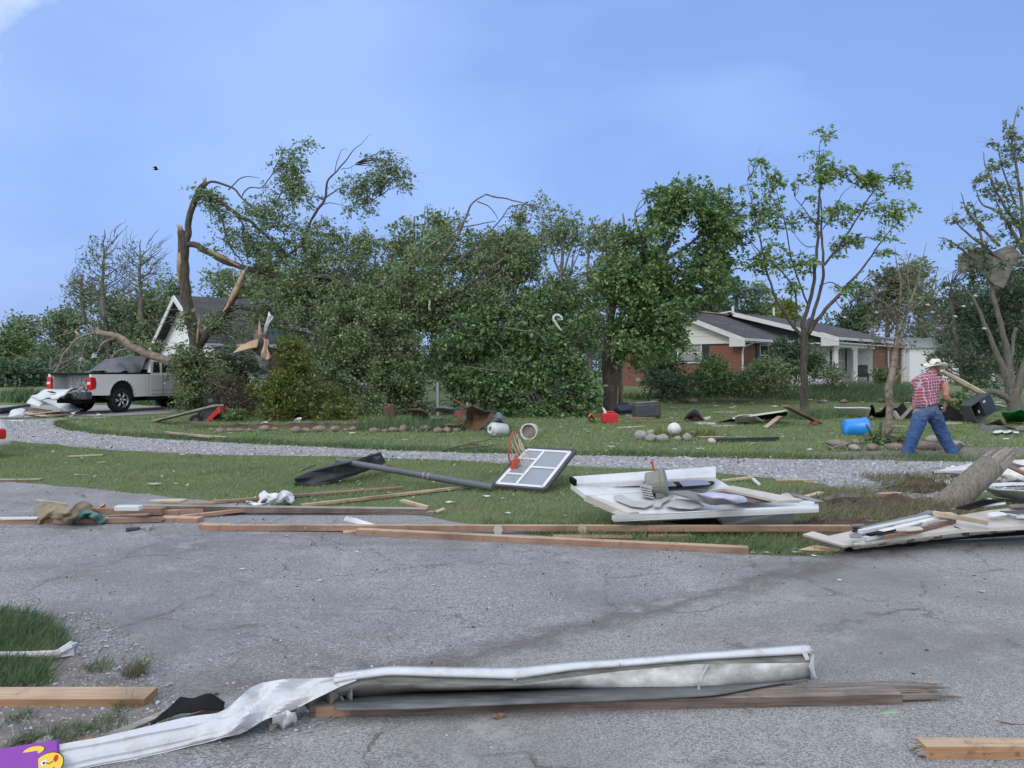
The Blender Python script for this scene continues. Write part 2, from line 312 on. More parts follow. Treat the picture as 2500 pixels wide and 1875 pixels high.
# jeans
m, t, b = base('denim', 0.9)
tc_ = N(t, 'ShaderNodeTexCoord'); n_ = N(t, 'ShaderNodeTexNoise', Scale=6.0, Detail=6.0, Roughness=0.6); t.links.new(tc_.outputs['Object'], n_.inputs[0])
sp = N(t, 'ShaderNodeSeparateXYZ'); t.links.new(tc_.outputs['Object'], sp.inputs[0])
col = ramp(t, n_.outputs[0], [(0.32, (0.018, 0.048, 0.14)), (0.7, (0.048, 0.105, 0.25))])
col = mix(t, mth(t, 'MULTIPLY', mth(t, 'SUBTRACT', sp.outputs[2], 0.62, True), 2.2, True), col, (0.13, 0.17, 0.22))
t.links.new(col, b.inputs['Base Color']); bump(t, b, n_.outputs[0], 0.9, 0.03)
# ------------------------------------------------------------------ object helpers
def tag(o, label=None, cat=None, group=None, kind=None):
    if label: o['label'] = label
    if cat: o['category'] = cat
    if group: o['group'] = group
    if kind: o['kind'] = kind
    return o
def thing(name, label, cat, loc=(0, 0, 0), rz=0.0, group=None):
    o = bpy.data.objects.new(name, None); C.objects.link(o); o.location = loc; o.rotation_euler = (0, 0, rz); o.empty_display_size = 0.2
    return tag(o, label, cat, group)
def link(me, name, parent=None, world_parent=False):
    o = bpy.data.objects.new(name, me); C.objects.link(o)
    if parent is not None:
        o.parent = parent
        if world_parent: o.matrix_parent_inverse = pinv(parent)
    return o
def pinv(p):
    return Matrix.LocRotScale(p.location, p.rotation_euler, p.scale).inverted()
class MB:
    def __init__(s): s.v = []; s.f = []; s.m = []; s.uv = {}
    def add(s, vs, fs, mi=0, uvs=None):
        k = len(s.v); s.v += [tuple(v) for v in vs]
        for i, f in enumerate(fs):
            if uvs: s.uv[len(s.f)] = uvs[i]
            s.f.append([k + j for j in f]); s.m.append(mi)
    def box(s, c, d, rot=None, mi=0, mtop=None):
        hx, hy, hz = d[0] / 2, d[1] / 2, d[2] / 2
        vs = [Vector((x, y, z)) for x in (-hx, hx) for y in (-hy, hy) for z in (-hz, hz)]
        if rot is not None: vs = [rot @ v for v in vs]
        vs = [v + Vector(c) for v in vs]
        fs = [(0, 1, 3, 2), (4, 6, 7, 5), (0, 4, 5, 1), (2, 3, 7, 6), (0, 2, 6, 4), (1, 5, 7, 3)]
        s.add(vs, fs, mi)
        if mtop is not None: s.m[-1] = mtop
    def tube(s, pts, rad, n=6, mi=0, cap=True):
        pts = [Vector(p) for p in pts]; k = len(pts)
        if not hasattr(rad, '__len__'): rad = [rad] * k
        vs = []; up = None
        for i, p in enumerate(pts):
            t = (pts[min(i + 1, k - 1)] - pts[max(i - 1, 0)])
            if t.length < 1e-9: t = Vector((0, 0, 1))
            t.normalize()
            if up is None: up = t.orthogonal().normalized()
            a = up - t * up.dot(t)
            a = a.normalized() if a.length > 1e-6 else t.orthogonal().normalized()
            up = a; b = t.cross(a)
            for j in range(n):
                th = 2 * math.pi * j / n; vs.append(p + (a * math.cos(th) + b * math.sin(th)) * rad[i])
        fs = [(i * n + j, i * n + (j + 1) % n, (i + 1) * n + (j + 1) % n, (i + 1) * n + j) for i in range(k - 1) for j in range(n)]
        if cap: fs += [tuple(range(n))[::-1], tuple((k - 1) * n + j for j in range(n))]
        s.add(vs, fs, mi)
    def etube(s, rings, n=14, mi=0):      # rings: (centre, rx vector, ry vector)
        vs = []
        for c, a, b in rings:
            for j in range(n):
                th = 2 * math.pi * j / n; vs.append(Vector(c) + Vector(a) * math.cos(th) + Vector(b) * math.sin(th))
        k = len(rings)
        fs = [(i * n + j, i * n + (j + 1) % n, (i + 1) * n + (j + 1) % n, (i + 1) * n + j) for i in range(k - 1) for j in range(n)]
        fs += [tuple(range(n))[::-1], tuple((k - 1) * n + j for j in range(n))]
        s.add(vs, fs, mi)
    def prism(s, poly, off, mi=0, mi_side=None):    # poly: 3d points, off: extrusion vector
        k = len(poly); off = Vector(off)
        vs = [Vector(p) for p in poly] + [Vector(p) + off for p in poly]
        s.add(vs, [tuple(range(k))[::-1], tuple(range(k, 2 * k))], mi)
        q = len(s.v) - 2 * k
        for i in range(k):
            s.f.append([q + i, q + (i + 1) % k, q + k + (i + 1) % k, q + k + i]); s.m.append(mi if mi_side is None else mi_side)
    def grid(s, rows, mi=0):
        k = len(rows[0]); vs = [p for r in rows for p in r]
        s.add(vs, [(i * k + j, i * k + j + 1, (i + 1) * k + j + 1, (i + 1) * k + j) for i in range(len(rows) - 1) for j in range(k - 1)], mi)
    def wall(s, a, b, z0, z1, mi=0, tri=None):  # vertical wall with metre UVs
        a = Vector(a); b = Vector(b); L = (b - a).length
        vs = [(a.x, a.y, z0), (b.x, b.y, z0), (b.x, b.y, z1), (a.x, a.y, z1)]; uv = [(0, z0), (L, z0), (L, z1), (0, z1)]
        if tri: m_ = (a + b) / 2; vs.insert(3, (m_.x, m_.y, tri)); uv.insert(3, (L / 2, tri))
        s.add(vs, [tuple(range(len(vs)))], mi, [uv])
    def build(s, name, mats, parent=None, smooth=False, world_parent=False, solid=None, sub=0, bevel=None, recenter=False):
        me = bpy.data.meshes.new(name)
        org = Vector((0, 0, 0))
        if recenter:
            a = np.array(s.v); org = Vector(((a[:, 0].min() + a[:, 0].max()) / 2, (a[:, 1].min() + a[:, 1].max()) / 2, a[:, 2].min()))
            s.v = [tuple(Vector(v) - org) for v in s.v]
        me.from_pydata(s.v, [], s.f)
        for x in (mats if isinstance(mats, (list, tuple)) else [mats]): me.materials.append(M[x])
        me.polygons.foreach_set('material_index', s.m)
        if s.uv:
            ul = me.uv_layers.new(name='UVMap')
            for fi, uvs in s.uv.items():
                for li, u in zip(me.polygons[fi].loop_indices, uvs): ul.data[li].uv = u
        if smooth: me.polygons.foreach_set('use_smooth', [True] * len(me.polygons))
        me.update()
        o = link(me, name, parent, world_parent)
        if recenter: o.location = org
        if bevel:
            md = o.modifiers.new('bevel', 'BEVEL'); md.width = bevel; md.segments = 2; md.limit_method = 'ANGLE'
        if sub:
            md = o.modifiers.new('sub', 'SUBSURF'); md.levels = sub; md.render_levels = sub
        if solid:
            md = o.modifiers.new('solid', 'SOLIDIFY'); md.thickness = solid; md.offset = 0
        return o
def np_mesh(name, V, Fc, mat, parent=None, smooth=False):
    me = bpy.data.meshes.new(name); n = len(V); m, k = Fc.shape
    me.vertices.add(n); me.vertices.foreach_set('co', V.astype(np.float32).ravel())
    me.loops.add(m * k); me.loops.foreach_set('vertex_index', Fc.astype(np.int32).ravel())
    me.polygons.add(m); me.polygons.foreach_set('loop_start', np.arange(0, m * k, k, dtype=np.int32))
    try: me.polygons.foreach_set('loop_total', np.full(m, k, dtype=np.int32))
    except Exception: pass
    me.materials.append(M[mat]); me.update(calc_edges=True); me.validate()
    if smooth: me.polygons.foreach_set('use_smooth', [True] * m)
    return link(me, name, parent)
def nrm(a): return a / np.maximum(np.linalg.norm(a, axis=1, keepdims=True), 1e-9)
def leaves(name, Cn, size, mat, parent=None, rng=None, wind=(0.7, 0.0, -0.15), w=0.55, jitter=0.35, axis=None):
    n = len(Cn); A = nrm((axis * 1.6 if axis is not None else 0) + rng.normal(size=(n, 3)) * 0.8 + np.array(wind) * 0.8); B = nrm(np.cross(A, rng.normal(size=(n, 3)))); D = np.cross(A, B)
    L = size * (1 + rng.normal(size=(n, 1)) * jitter).clip(0.45, 1.9); W = L * w
    V = np.empty((n, 4, 3)); V[:, 0] = Cn; V[:, 1] = Cn + A * L * 0.45 + B * W * 0.5 + D * W * 0.18; V[:, 2] = Cn + A * L; V[:, 3] = Cn + A * L * 0.45 - B * W * 0.5 + D * W * 0.18
    return np_mesh(name, V.reshape(-1, 3), np.arange(4 * n).reshape(n, 4), mat, parent)
def inpoly(x, y, poly):
    poly = np.array(poly); r = np.zeros(len(x), bool); j = len(poly) - 1
    for i in range(len(poly)):
        xi, yi = poly[i]; xj, yj = poly[j]
        r ^= ((yi > y) != (yj > y)) & (x < (xj - xi) * (y - yi) / (yj - yi + 1e-12) + xi); j = i
    return r
def blades(name, poly, dens, h, w, mat, seed=1, bend=0.6, zoff=0.0, holes=(), wind=0.35, z_fn=None):
    rng = np.random.default_rng(seed); P = np.array(poly); x0, y0 = P.min(0); x1, y1 = P.max(0)
    n = int((x1 - x0) * (y1 - y0) * dens); x = rng.uniform(x0, x1, n); y = rng.uniform(y0, y1, n)
    k = inpoly(x, y, poly)
    for hp in holes: k &= ~inpoly(x, y, hp)
    # uneven, tufted growth
    tuft = 0.5 + 0.25 * np.sin(x * 3.1 + 2 * np.sin(y * 2.3)) + 0.25 * np.sin(y * 4.7 + 1.7 * np.sin(x * 1.9)); k &= rng.uniform(size=n) < 0.45 + 0.55 * tuft
    x = x[k]; y = y[k]; tuft = tuft[k]; n = len(x)
    z = np.array([hgt(a, b) for a, b in zip(x, y)]) if y1 > 29 else np.zeros(n)
    if z_fn is not None: z = z_fn(x, y)
    z = z + zoff
    H = h * (0.55 + 0.6 * rng.uniform(size=n)) * (0.7 + 0.5 * tuft); th = rng.uniform(0, 2 * np.pi, n)
    dx = np.cos(th); dy = np.sin(th); bx = rng.normal(size=n) * bend + wind; by = rng.normal(size=n) * bend
    V = np.empty((n, 3, 3)); V[:, 0] = np.stack([x - dx * w, y - dy * w, z - 0.004], 1); V[:, 1] = np.stack([x + dx * w, y + dy * w, z - 0.004], 1)
    V[:, 2] = np.stack([x + bx * H, y + by * H, z + H], 1)
    o = np_mesh(name, V.reshape(-1, 3), np.arange(3 * n).reshape(n, 3), mat)
    return tag(o, kind='stuff')
# ------------------------------------------------------------------ ground, road, drive
def sheetmesh(name, poly, z, mat, step=0.0):
    mb = MB(); mb.add([(p[0], p[1], z) for p in poly], [tuple(range(len(poly)))])
    me = bpy.data.meshes.new(name); bm = bmesh.new()
    vs = [bm.verts.new(v) for v in mb.v]; f = bm.faces.new(vs); bmesh.ops.triangulate(bm, faces=[f]); bmesh.ops.recalc_face_normals(bm, faces=bm.faces[:])
    if bm.faces[0].normal.z < 0: bmesh.ops.reverse_faces(bm, faces=bm.faces[:])
    bm.to_mesh(me); bm.free(); me.materials.append(M[mat]); o = link(me, name); return tag(o, kind='structure')
def rag(pts, amp=0.05, step=0.25, seed=0, closed=True):
    rnd = random.Random(seed); out = []
    k = len(pts)
    for i in range(k if closed else k - 1):
        a = Vector(pts[i][:2]); b = Vector(pts[(i + 1) % k][:2]); L = (b - a).length
        if L > 25: out.append(tuple(a)); continue
        n = max(1, int(L / step)); nn = Vector((-(b - a).y, (b - a).x)); nn = nn.normalized() if nn.length else nn
        for j in range(n):
            p = a.lerp(b, j / n); q = p + nn * (amp * (mnoise.noise(Vector((p.x * 1.7, p.y * 1.7, seed))) * 1.6 + rnd.uniform(-0.4, 0.4)))
            out.append((q.x, q.y))
    return out
def gp(*pts): return [tuple(G(a, b)[:2]) for a, b in pts]
# lawn + soil base
m, t, b = base('lawn', 0.95)
tc_ = N(t, 'ShaderNodeNewGeometry')
n1 = N(t, 'ShaderNodeTexNoise', Scale=0.45, Detail=6.0, Roughness=0.6); n2 = N(t, 'ShaderNodeTexNoise', Scale=14.0, Detail=6.0, Roughness=0.8); n3 = N(t, 'ShaderNodeTexNoise', Scale=2.0, Detail=4.0)
for n_ in (n1, n2, n3): t.links.new(tc_.outputs['Position'], n_.inputs[0])
col = ramp(t, n1.outputs[0], [(0.3, (0.085, 0.115, 0.045)), (0.55, (0.125, 0.165, 0.065)), (0.75, (0.17, 0.195, 0.09))])
col = mix(t, mth(t, 'MULTIPLY', mth(t, 'SUBTRACT', n2.outputs[0], 0.45, True), 2.5, True), col, (0.04, 0.065, 0.02))
col = mix(t, mth(t, 'MULTIPLY', mth(t, 'SUBTRACT', n3.outputs[0], 0.62, True), 3.0, True), col, (0.14, 0.13, 0.075))
t.links.new(col, b.inputs['Base Color']); bump(t, b, n2.outputs[0], 0.8, 0.05)
xs = sorted(set([-900, -400, -200, -120, -80] + list(range(-60, 61, 4)) + [80, 120, 200, 400, 900])); ys = [-30, 0, 10, 20, 28] + [29 + i * 0.75 for i in range(14)] + [42, 50, 70, 100, 200, 500, 1500]
mb = MB(); mb.grid([[(x, y, hgt(x, y)) for x in xs] for y in ys]); g = mb.build('ground', 'lawn', smooth=True); tag(g, kind='structure')
# asphalt
def asphalt(name, c1, c2, crack, dirt, fine):
    m, t, b = base(name, 0.9)
    g = N(t, 'ShaderNodeNewGeometry'); pos = g.outputs['Position']
    f = N(t, 'ShaderNodeTexVoronoi', Scale=fine); t.links.new(pos, f.inputs[0])
    f2 = N(t, 'ShaderNodeTexNoise', Scale=fine * 0.9, Detail=3.0, Roughness=0.8); t.links.new(pos, f2.inputs[0])
    big = N(t, 'ShaderNodeTexNoise', Scale=0.55, Detail=6.0, Roughness=0.6); t.links.new(pos, big.inputs[0])
    med = N(t, 'ShaderNodeTexNoise', Scale=2.6, Detail=6.0, Roughness=0.7); t.links.new(pos, med.inputs[0])
    sepc = N(t, 'ShaderNodeSeparateColor'); t.links.new(f.outputs['Color'], sepc.inputs[0])
    col = ramp(t, sepc.outputs[0], [(0.0, tuple(v * 0.5 for v in c2)), (0.4, c2), (0.8, c1), (1.0, tuple(min(1, v * 1.3) for v in c1))])
    col = mix(t, mth(t, 'MULTIPLY', mth(t, 'SUBTRACT', f2.outputs[0], 0.52, True), 3.2, True), col, tuple(v * 0.35 for v in c2))
    col = mix(t, mth(t, 'MULTIPLY', mth(t, 'SUBTRACT', big.outputs[0], 0.46, True), 4.5, True), col, tuple(v * 0.66 for v in c2))
    col = mix(t, mth(t, 'MULTIPLY', mth(t, 'SUBTRACT', 0.44, med.outputs[0], True), 4.0, True), col, tuple(min(1, v * 1.16) for v in c1))
    # cracks: cell borders of a warped voronoi
    wv = N(t, 'ShaderNodeTexNoise', Scale=1.6, Detail=5.0, Roughness=0.6); t.links.new(pos, wv.inputs[0])
    va = N(t, 'ShaderNodeVectorMath', operation='MULTIPLY_ADD'); t.links.new(wv.outputs['Color'], va.inputs[0]); va.inputs[1].default_value = (0.9, 0.9, 0.0); t.links.new(pos, va.inputs[2])
    cr = N(t, 'ShaderNodeTexVoronoi', Scale=crack, feature='DISTANCE_TO_EDGE'); t.links.new(va.outputs[0], cr.inputs[0])
    cw = mth(t, 'MULTIPLY', mth(t, 'SUBTRACT', 0.011, cr.outputs[0], True), 110.0, True)
    cw = mth(t, 'MULTIPLY', cw, mth(t, 'MULTIPLY', mth(t, 'SUBTRACT', med.outputs[0], 0.42, True), 5.0, True))
    cs = mth(t, 'MULTIPLY', mth(t, 'SUBTRACT', 0.075, cr.outputs[0], True), 8.0, True)
    cs = mth(t, 'MULTIPLY', cs, mth(t, 'MULTIPLY', mth(t, 'SUBTRACT', med.outputs[0], 0.45, True), 4.0, True))
    col = mix(t, mth(t, 'MULTIPLY', cs, 0.22), col, (0.11, 0.085, 0.075))
    col = mix(t, mth(t, 'MULTIPLY', cw, 0.55), col, (0.06, 0.052, 0.048))
    # brown washed-in dirt
    dn = N(t, 'ShaderNodeTexNoise', Scale=dirt, Detail=7.0, Roughness=0.65, Distortion=0.5); mpd = N(t, 'ShaderNodeMapping'); mpd.inputs['Scale'].default_value = (0.45, 1.3, 1); mpd.inputs['Rotation'].default_value = (0, 0, R(20)); t.links.new(pos, mpd.inputs[0]); t.links.new(mpd.outputs[0], dn.inputs[0])
    col = mix(t, mth(t, 'MULTIPLY', mth(t, 'SUBTRACT', dn.outputs[0], 0.54, True), 4.5, True), col, (0.125, 0.100, 0.092))
    # mud line where the old apron meets the road
    sp = N(t, 'ShaderNodeSeparateXYZ'); t.links.new(pos, sp.inputs[0])
    a = Vector((2.9, 6.25)); b2 = Vector((-0.25, 4.1)); d = (b2 - a).normalized(); nn = Vector((-d.y, d.x))
    sd_ = mth(t, 'ADD', mth(t, 'MULTIPLY', mth(t, 'SUBTRACT', sp.outputs[0], a.x), nn.x), mth(t, 'MULTIPLY', mth(t, 'SUBTRACT', sp.outputs[1], a.y), nn.y))
    sd_ = mth(t, 'ADD', sd_, mth(t, 'MULTIPLY', mth(t, 'SUBTRACT', med.outputs[0], 0.5), 0.9))
    ml = mth(t, 'MULTIPLY', mth(t, 'SUBTRACT', 0.22, mth(t, 'ABSOLUTE', sd_), True), 4.0, True)
    col = mix(t, mth(t, 'MULTIPLY', ml, 0.75), col, (0.10, 0.078, 0.070))
    t.links.new(col, b.inputs['Base Color'])
    bump(t, b, mth(t, 'ADD', mth(t, 'MULTIPLY', f.outputs['Distance'], 0.8), mth(t, 'MULTIPLY', cw, -1.5)), 0.9, 0.012)
asphalt('asphalt_old', (0.345, 0.34, 0.345), (0.255, 0.25, 0.26), 0.75, 0.75, 120)
asphalt('asphalt_road', (0.385, 0.38, 0.37), (0.30, 0.295, 0.29), 0.5, 0.35, 160)
edge_top = [(-400, 1165), (0, 1172), (110, 1183), (300, 1202), (470, 1218), (620, 1232), (760, 1243), (900, 1250), (1060, 1262), (1180, 1290), (1330, 1312), (1480, 1330), (1650, 1345), (1850, 1355), (2010, 1362), (2080, 1348), (2250, 1325), (2500, 1300), (2900, 1275)]
apron = rag(gp(*edge_top), 0.07, 0.2, 3, closed=False) + [(40, 7), (40, -20), (-40, -20), (-40, 10.6)]
sheetmesh('parking_apron', apron, 0.004, 'asphalt_old')
road = rag(gp((2900, 1275), (2500, 1302), (2250, 1327), (2080, 1352), (1980, 1392), (1700, 1455), (1400, 1525), (1180, 1600), (900, 1720), (650, 1875)), 0.06, 0.15, 8, closed=False) + [(-0.9, 2.4), (-1.6, -20), (40, -20), (40, 7)]
sheetmesh('road', road, 0.008, 'asphalt_road')
# gravel drive
m, t, b = base('gravel', 0.95)
g_ = N(t, 'ShaderNodeNewGeometry'); pos = g_.outputs['Position']
v = N(t, 'ShaderNodeTexVoronoi', Scale=26.0); n_ = N(t, 'ShaderNodeTexNoise', Scale=0.8, Detail=5.0)
t.links.new(pos, v.inputs[0]); t.links.new(pos, n_.inputs[0]); sc_ = N(t, 'ShaderNodeSeparateColor'); t.links.new(v.outputs['Color'], sc_.inputs[0])
col = ramp(t, sc_.outputs[0], [(0.0, (0.13, 0.13, 0.14)), (0.35, (0.24, 0.24, 0.25)), (0.8, (0.33, 0.33, 0.345)), (1.0, (0.46, 0.46, 0.48))])
col = mix(t, mth(t, 'MULTIPLY', mth(t, 'SUBTRACT', n_.outputs[0], 0.5, True), 2.5, True), col, (0.22, 0.205, 0.195))
t.links.new(col, b.inputs['Base Color']); bump(t, b, v.outputs['Distance'], 1.0, 0.03)
drive_px = [(-500, 1022), (-100, 1024), (60, 1024), (230, 1022), (300, 1016), (170, 1022), (135, 1030), (128, 1038), (150, 1048), (210, 1058), (330, 1068), (520, 1080), (720, 1090), (950, 1101), (1200, 1108), (1500, 1114), (1800, 1120), (2100, 1124), (2300, 1128), (2600, 1130), (3000, 1135),
            (3000, 1190), (2500, 1195), (2330, 1215), (2130, 1225), (2090, 1205), (2000, 1180), (1850, 1165), (1700, 1150), (1400, 1138), (1100, 1125), (850, 1116), (640, 1112), (500, 1112), (400, 1106), (250, 1098), (120, 1085), (0, 1076), (-500, 1068)]
drive = gp(*drive_px)
drive = rag(drive, 0.09, 0.3, 5)
sheetmesh('gravel_drive', drive, 0.004, 'gravel')
# loose stones
def stones(name, poly, dens, s, seed, z=0.004, mat='gravel_stone', holes=()):
    rng = np.random.default_rng(seed); P = np.array(poly); x0, y0 = P.min(0); x1, y1 = P.max(0); n = int((x1 - x0) * (y1 - y0) * dens)
    x = rng.uniform(x0, x1, n); y = rng.uniform(y0, y1, n); k = inpoly(x, y, poly)
    for h_ in holes: k &= ~inpoly(x, y, h_)
    x = x[k]; y = y[k]; n = len(x)
    S = s * np.exp((rng.normal(size=n) * 0.4).clip(-1, .7)); th = rng.uniform(0, 6.28, n)
    base_ = np.array([[1, 0, 0], [-0.5, 0.85, 0], [-0.6, -0.8, 0], [0.1, 0.05, 0.8], [0.6, 0.7, 0.25]]); V = np.empty((n, 5, 3))
    for i in range(5):
        bx, by, bz = base_[i]; jx = bx + rng.normal(size=n) * 0.25; jy = by + rng.normal(size=n) * 0.25
        V[:, i, 0] = x + S * (jx * np.cos(th) - jy * np.sin(th)); V[:, i, 1] = y + S * (jx * np.sin(th) + jy * np.cos(th)); V[:, i, 2] = z + S * bz * (0.7 + 0.5 * rng.uniform(size=n))
    f = np.array([[0, 4, 3], [4, 1, 3], [1, 2, 3], [2, 0, 3]]); Fc = (np.arange(n)[:, None, None] * 5 + f[None]).reshape(-1, 3)
    return tag(np_mesh(name, V.reshape(-1, 3), Fc, mat), kind='stuff')
vis = gp((-60, 1022), (2560, 1122), (2560, 1225), (-60, 1225)); 
def clipbox(poly, x0, x1, y0, y1): return [(min(max(a, x0), x1), min(max(b, y0), y1)) for a, b in poly]
stones('gravel_stones', clipbox(drive, -18, 9.5, 8.5, 24.5), 210, 0.018, 5)
# lower-left weedy shoulder
shoulder = rag(gp((-200, 1490), (60, 1492), (150, 1520), (175, 1600), (330, 1690), (420, 1760), (380, 1810), (160, 1875), (100, 1960), (-200, 1960)), 0.04, 0.1, 2)
simple('shoulder_dirt', (0.20, 0.175, 0.16), (0.095, 0.085, 0.08), 9, 1.0, bs=1.0, bd=0.02)
sheetmesh('dirt_shoulder', shoulder, 0.012, 'shoulder_dirt')
sh_st = gp((140, 1500), (240, 1500), (420, 1640), (440, 1800), (300, 1850), (100, 1875), (-100, 1875), (-100, 1730), (120, 1690))
stones('shoulder_stones', sh_st, 380, 0.007, 6, z=0.012)
stones('shoulder_pebbles', sh_st, 1500, 0.0035, 16, z=0.012)
apron_st = gp((160, 1260), (1500, 1345), (1500, 1420), (900, 1660), (700, 1875), (440, 1875), (420, 1640), (160, 1480), (0, 1480), (0, 1260))
stones('loose_chippings', apron_st, 260, 0.0045, 7, z=0.004)
# lawns (real blades)
gravhole = clipbox(drive, -60, 60, 0, 60)
front_strip = gp((-300, 1072), (0, 1076), (250, 1098), (400, 1106), (500, 1112), (850, 1116), (1100, 1125), (1400, 1138), (1700, 1150), (1850, 1165), (2000, 1180), (2090, 1205), (2110, 1222), (1960, 1235), (1900, 1255), (1930, 1300), (2120, 1330), (2060, 1350)) + [tuple(p) for p in gp((1850, 1357), (1650, 1347), (1480, 1332), (1330, 1314), (1180, 1292), (1060, 1264), (900, 1252), (760, 1245), (620, 1234), (470, 1220), (300, 1204), (110, 1185), (0, 1174), (-300, 1168))]
blades('grass_strip', front_strip, 1500, 0.050, 0.0042, 'grass_blade', 11)
edge_grass = rag(gp((1180, 1288), (1330, 1310), (1480, 1328), (1650, 1343), (1850, 1353), (2010, 1358), (2080, 1320), (1900, 1300), (1500, 1290), (1180, 1270)), 0.08, 0.2, 4)
blades('edge_grass', edge_grass, 2200, 0.085, 0.0045, 'grass_dark', 12)
back_lawn = gp((300, 1017), (170, 1023), (135, 1031), (130, 1038), (150, 1047), (210, 1057), (330, 1067), (520, 1079), (720, 1089), (950, 1100), (1200, 1107), (1500, 1113), (1800, 1119), (2100, 1123), (2300, 1127), (2600, 1129)) + [(22, 22), (22, 36), (2, 36), (2, 27), (-3, 24.5), (-12, 24.5)]
blades('back_lawn_grass', back_lawn, 420, 0.065, 0.009, 'grass_blade', 13, holes=[gravhole])
lip = []
for a, b_ in [((135, 1031), (130, 1038)), ((130, 1038), (150, 1047)), ((150, 1047), (210, 1057)), ((210, 1057), (330, 1067)), ((330, 1067), (520, 1079)), ((520, 1079), (720, 1089)), ((720, 1089), (950, 1100)), ((950, 1100), (1200, 1107)), ((1200, 1107), (1500, 1113)), ((1500, 1113), (1800, 1119)), ((1800, 1119), (2100, 1123)), ((2100, 1123), (2500, 1128))]:
    lip.append(a)
lipp = gp(*lip, (2500, 1128)); lipp2 = [(x, y + 0.55) for x, y in lipp][::-1]
blades('lawn_edge_tufts', lipp + lipp2, 900, 0.11, 0.008, 'grass_dark', 14)
patch = rag(gp((-120, 1500), (30, 1498), (110, 1512), (160, 1545), (165, 1580), (140, 1620), (135, 1680), (60, 1692), (-120, 1695)), 0.04, 0.08, 9)
blades('near_grass_patch', patch, 9000, 0.085, 0.0030, 'grass_dark', 15, zoff=0.012)
blades('near_grass_sprigs', sh_st, 260, 0.05, 0.0028, 'grass_dark', 16, zoff=0.012)
for i, (a, b_, r_) in enumerate([(240, 1635, 22), (255, 1775, 30), (300, 1735, 18), (45, 1760, 20), (150, 1805, 40), (60, 1820, 30)]):
    c = G(a, b_); rr = r_ * c.y / F
    blades('weed_tuft_cover', [(c.x + rr * 1.6 * math.cos(k * 0.785), c.y + rr * 1.6 * math.sin(k * 0.785)) for k in range(8)], 9000, 0.045, 0.0025, 'grass_dark', 40 + i, zoff=0.012)
# concrete pad under truck
pad = [G(-300, 1021)[:2], G(0, 1021)[:2], G(300, 1015)[:2], G(520, 1004)[:2], (-8, 33), (-24, 34)]
sheetmesh('truck_pad', [tuple(p) for p in pad], 0.010, 'concrete')
# torn-up earth at the pole
def mound(name, px, py, rx, ry, h, mat, seed, kind='stuff', n=44):
    c = G(px, py); mb = MB(); rows = []
    for i in range(n + 1):
        row = []
        for j in range(n + 1):
            u = -1 + 2 * i / n; v_ = -1 + 2 * j / n; r_ = math.hypot(u, v_); k = max(0, 1 - r_ ** 2)
            p = Vector((c.x + u * rx, c.y + v_ * ry, 0)); nz = mnoise.fractal(Vector((p.x * 5, p.y * 5, seed)), 0.7, 2.3, 6)
            row.append((p.x, p.y, 0.002 + hgt(p.x, p.y) + h * (k ** 0.7) * (0.65 + 1.3 * nz) - (0.03 if k == 0 else 0)))
        rows.append(row)
    mb.grid(rows); o = mb.build(name, mat, smooth=False); tag(o, kind=kind); return o
mound('torn_earth', 2165, 1242, 0.85, 0.75, 0.085, 'soil', 4)
mound('torn_earth', 2060, 1285, 0.6, 0.35, 0.06, 'soil', 9)
mound('torn_earth', 2245, 1195, 0.5, 0.35, 0.16, 'soil', 12)
mound('bare_dirt', 2210, 1112, 1.9, 0.7, 0.035, 'shoulder_dirt', 5)
mound('bare_dirt', 2420, 1102, 1.8, 0.7, 0.04, 'shoulder_dirt', 6)
cc = G(2150, 1235); blades('trampled_grass', [(cc.x - 1.3, cc.y - 1.0), (cc.x + 1.2, cc.y - 1.1), (cc.x + 1.2, cc.y + 0.9), (cc.x - 1.2, cc.y + 0.9)], 900, 0.10, 0.004, 'grass_dry', 21, zoff=0.05)
blades('trampled_grass', [(cc.x - 1.5, cc.y - 1.1), (cc.x + 0.2, cc.y - 1.1), (cc.x + 0.3, cc.y + 0.9), (cc.x - 1.5, cc.y + 0.9)], 900, 0.09, 0.004, 'grass_blade', 24, zoff=0.02)
cc = G(2230, 1195); blades('trampled_grass', [(cc.x - 0.6, cc.y - 0.5), (cc.x + 0.6, cc.y - 0.5), (cc.x + 0.6, cc.y + 0.5), (cc.x - 0.6, cc.y + 0.5)], 1500, 0.09, 0.004, 'grass_dry', 22, zoff=0.12)
mound('bed_soil', 790, 1044, 4.2, 0.5, 0.10, 'soil', 15, n=40)

# shredded leaves and grit blown over everything
def litter(name, poly, n, size, mat, seed, z=.006):
    rng = np.random.default_rng(seed); P = np.array(poly); x0, y0 = P.min(0); x1, y1 = P.max(0); x = rng.uniform(x0, x1, n); y = rng.uniform(y0, y1, n); k = inpoly(x, y, poly); x = x[k]; y = y[k]
    kx = np.sin(x * 2.1 + 1.3 * np.sin(y * 1.7)) + np.sin(y * 3.3 + x) > -0.6 + rng.normal(size=len(x)); x = x[kx]; y = y[kx]
    o = leaves(name, np.stack([x, y, np.array([hgt(a, b) for a, b in zip(x, y)]) + z + rng.uniform(0, .01, len(x))], 1), size, mat, None, rng, wind=(1.2, 0.3, 0.0), jitter=.6); return tag(o, kind='stuff')
litter('leaf_litter', gp((-100, 1240), (2600, 1240), (2600, 1600), (1500, 1875), (-100, 1875)), 2600, .016, 'leaf_olive', 301)
litter('leaf_litter', gp((-100, 1240), (2600, 1240), (2600, 1600), (1500, 1875), (-100, 1875)), 1500, .012, 'gravel_stone', 302)
litter('leaf_litter', gp((-100, 1010), (2600, 1010), (2600, 1240), (-100, 1240)), 7000, .045, 'leaf_mid', 303, z=.04)
litter('leaf_litter', gp((-100, 1010), (2600, 1010), (2600, 1240), (-100, 1240)), 2500, .035, 'weed_straw', 304, z=.05)
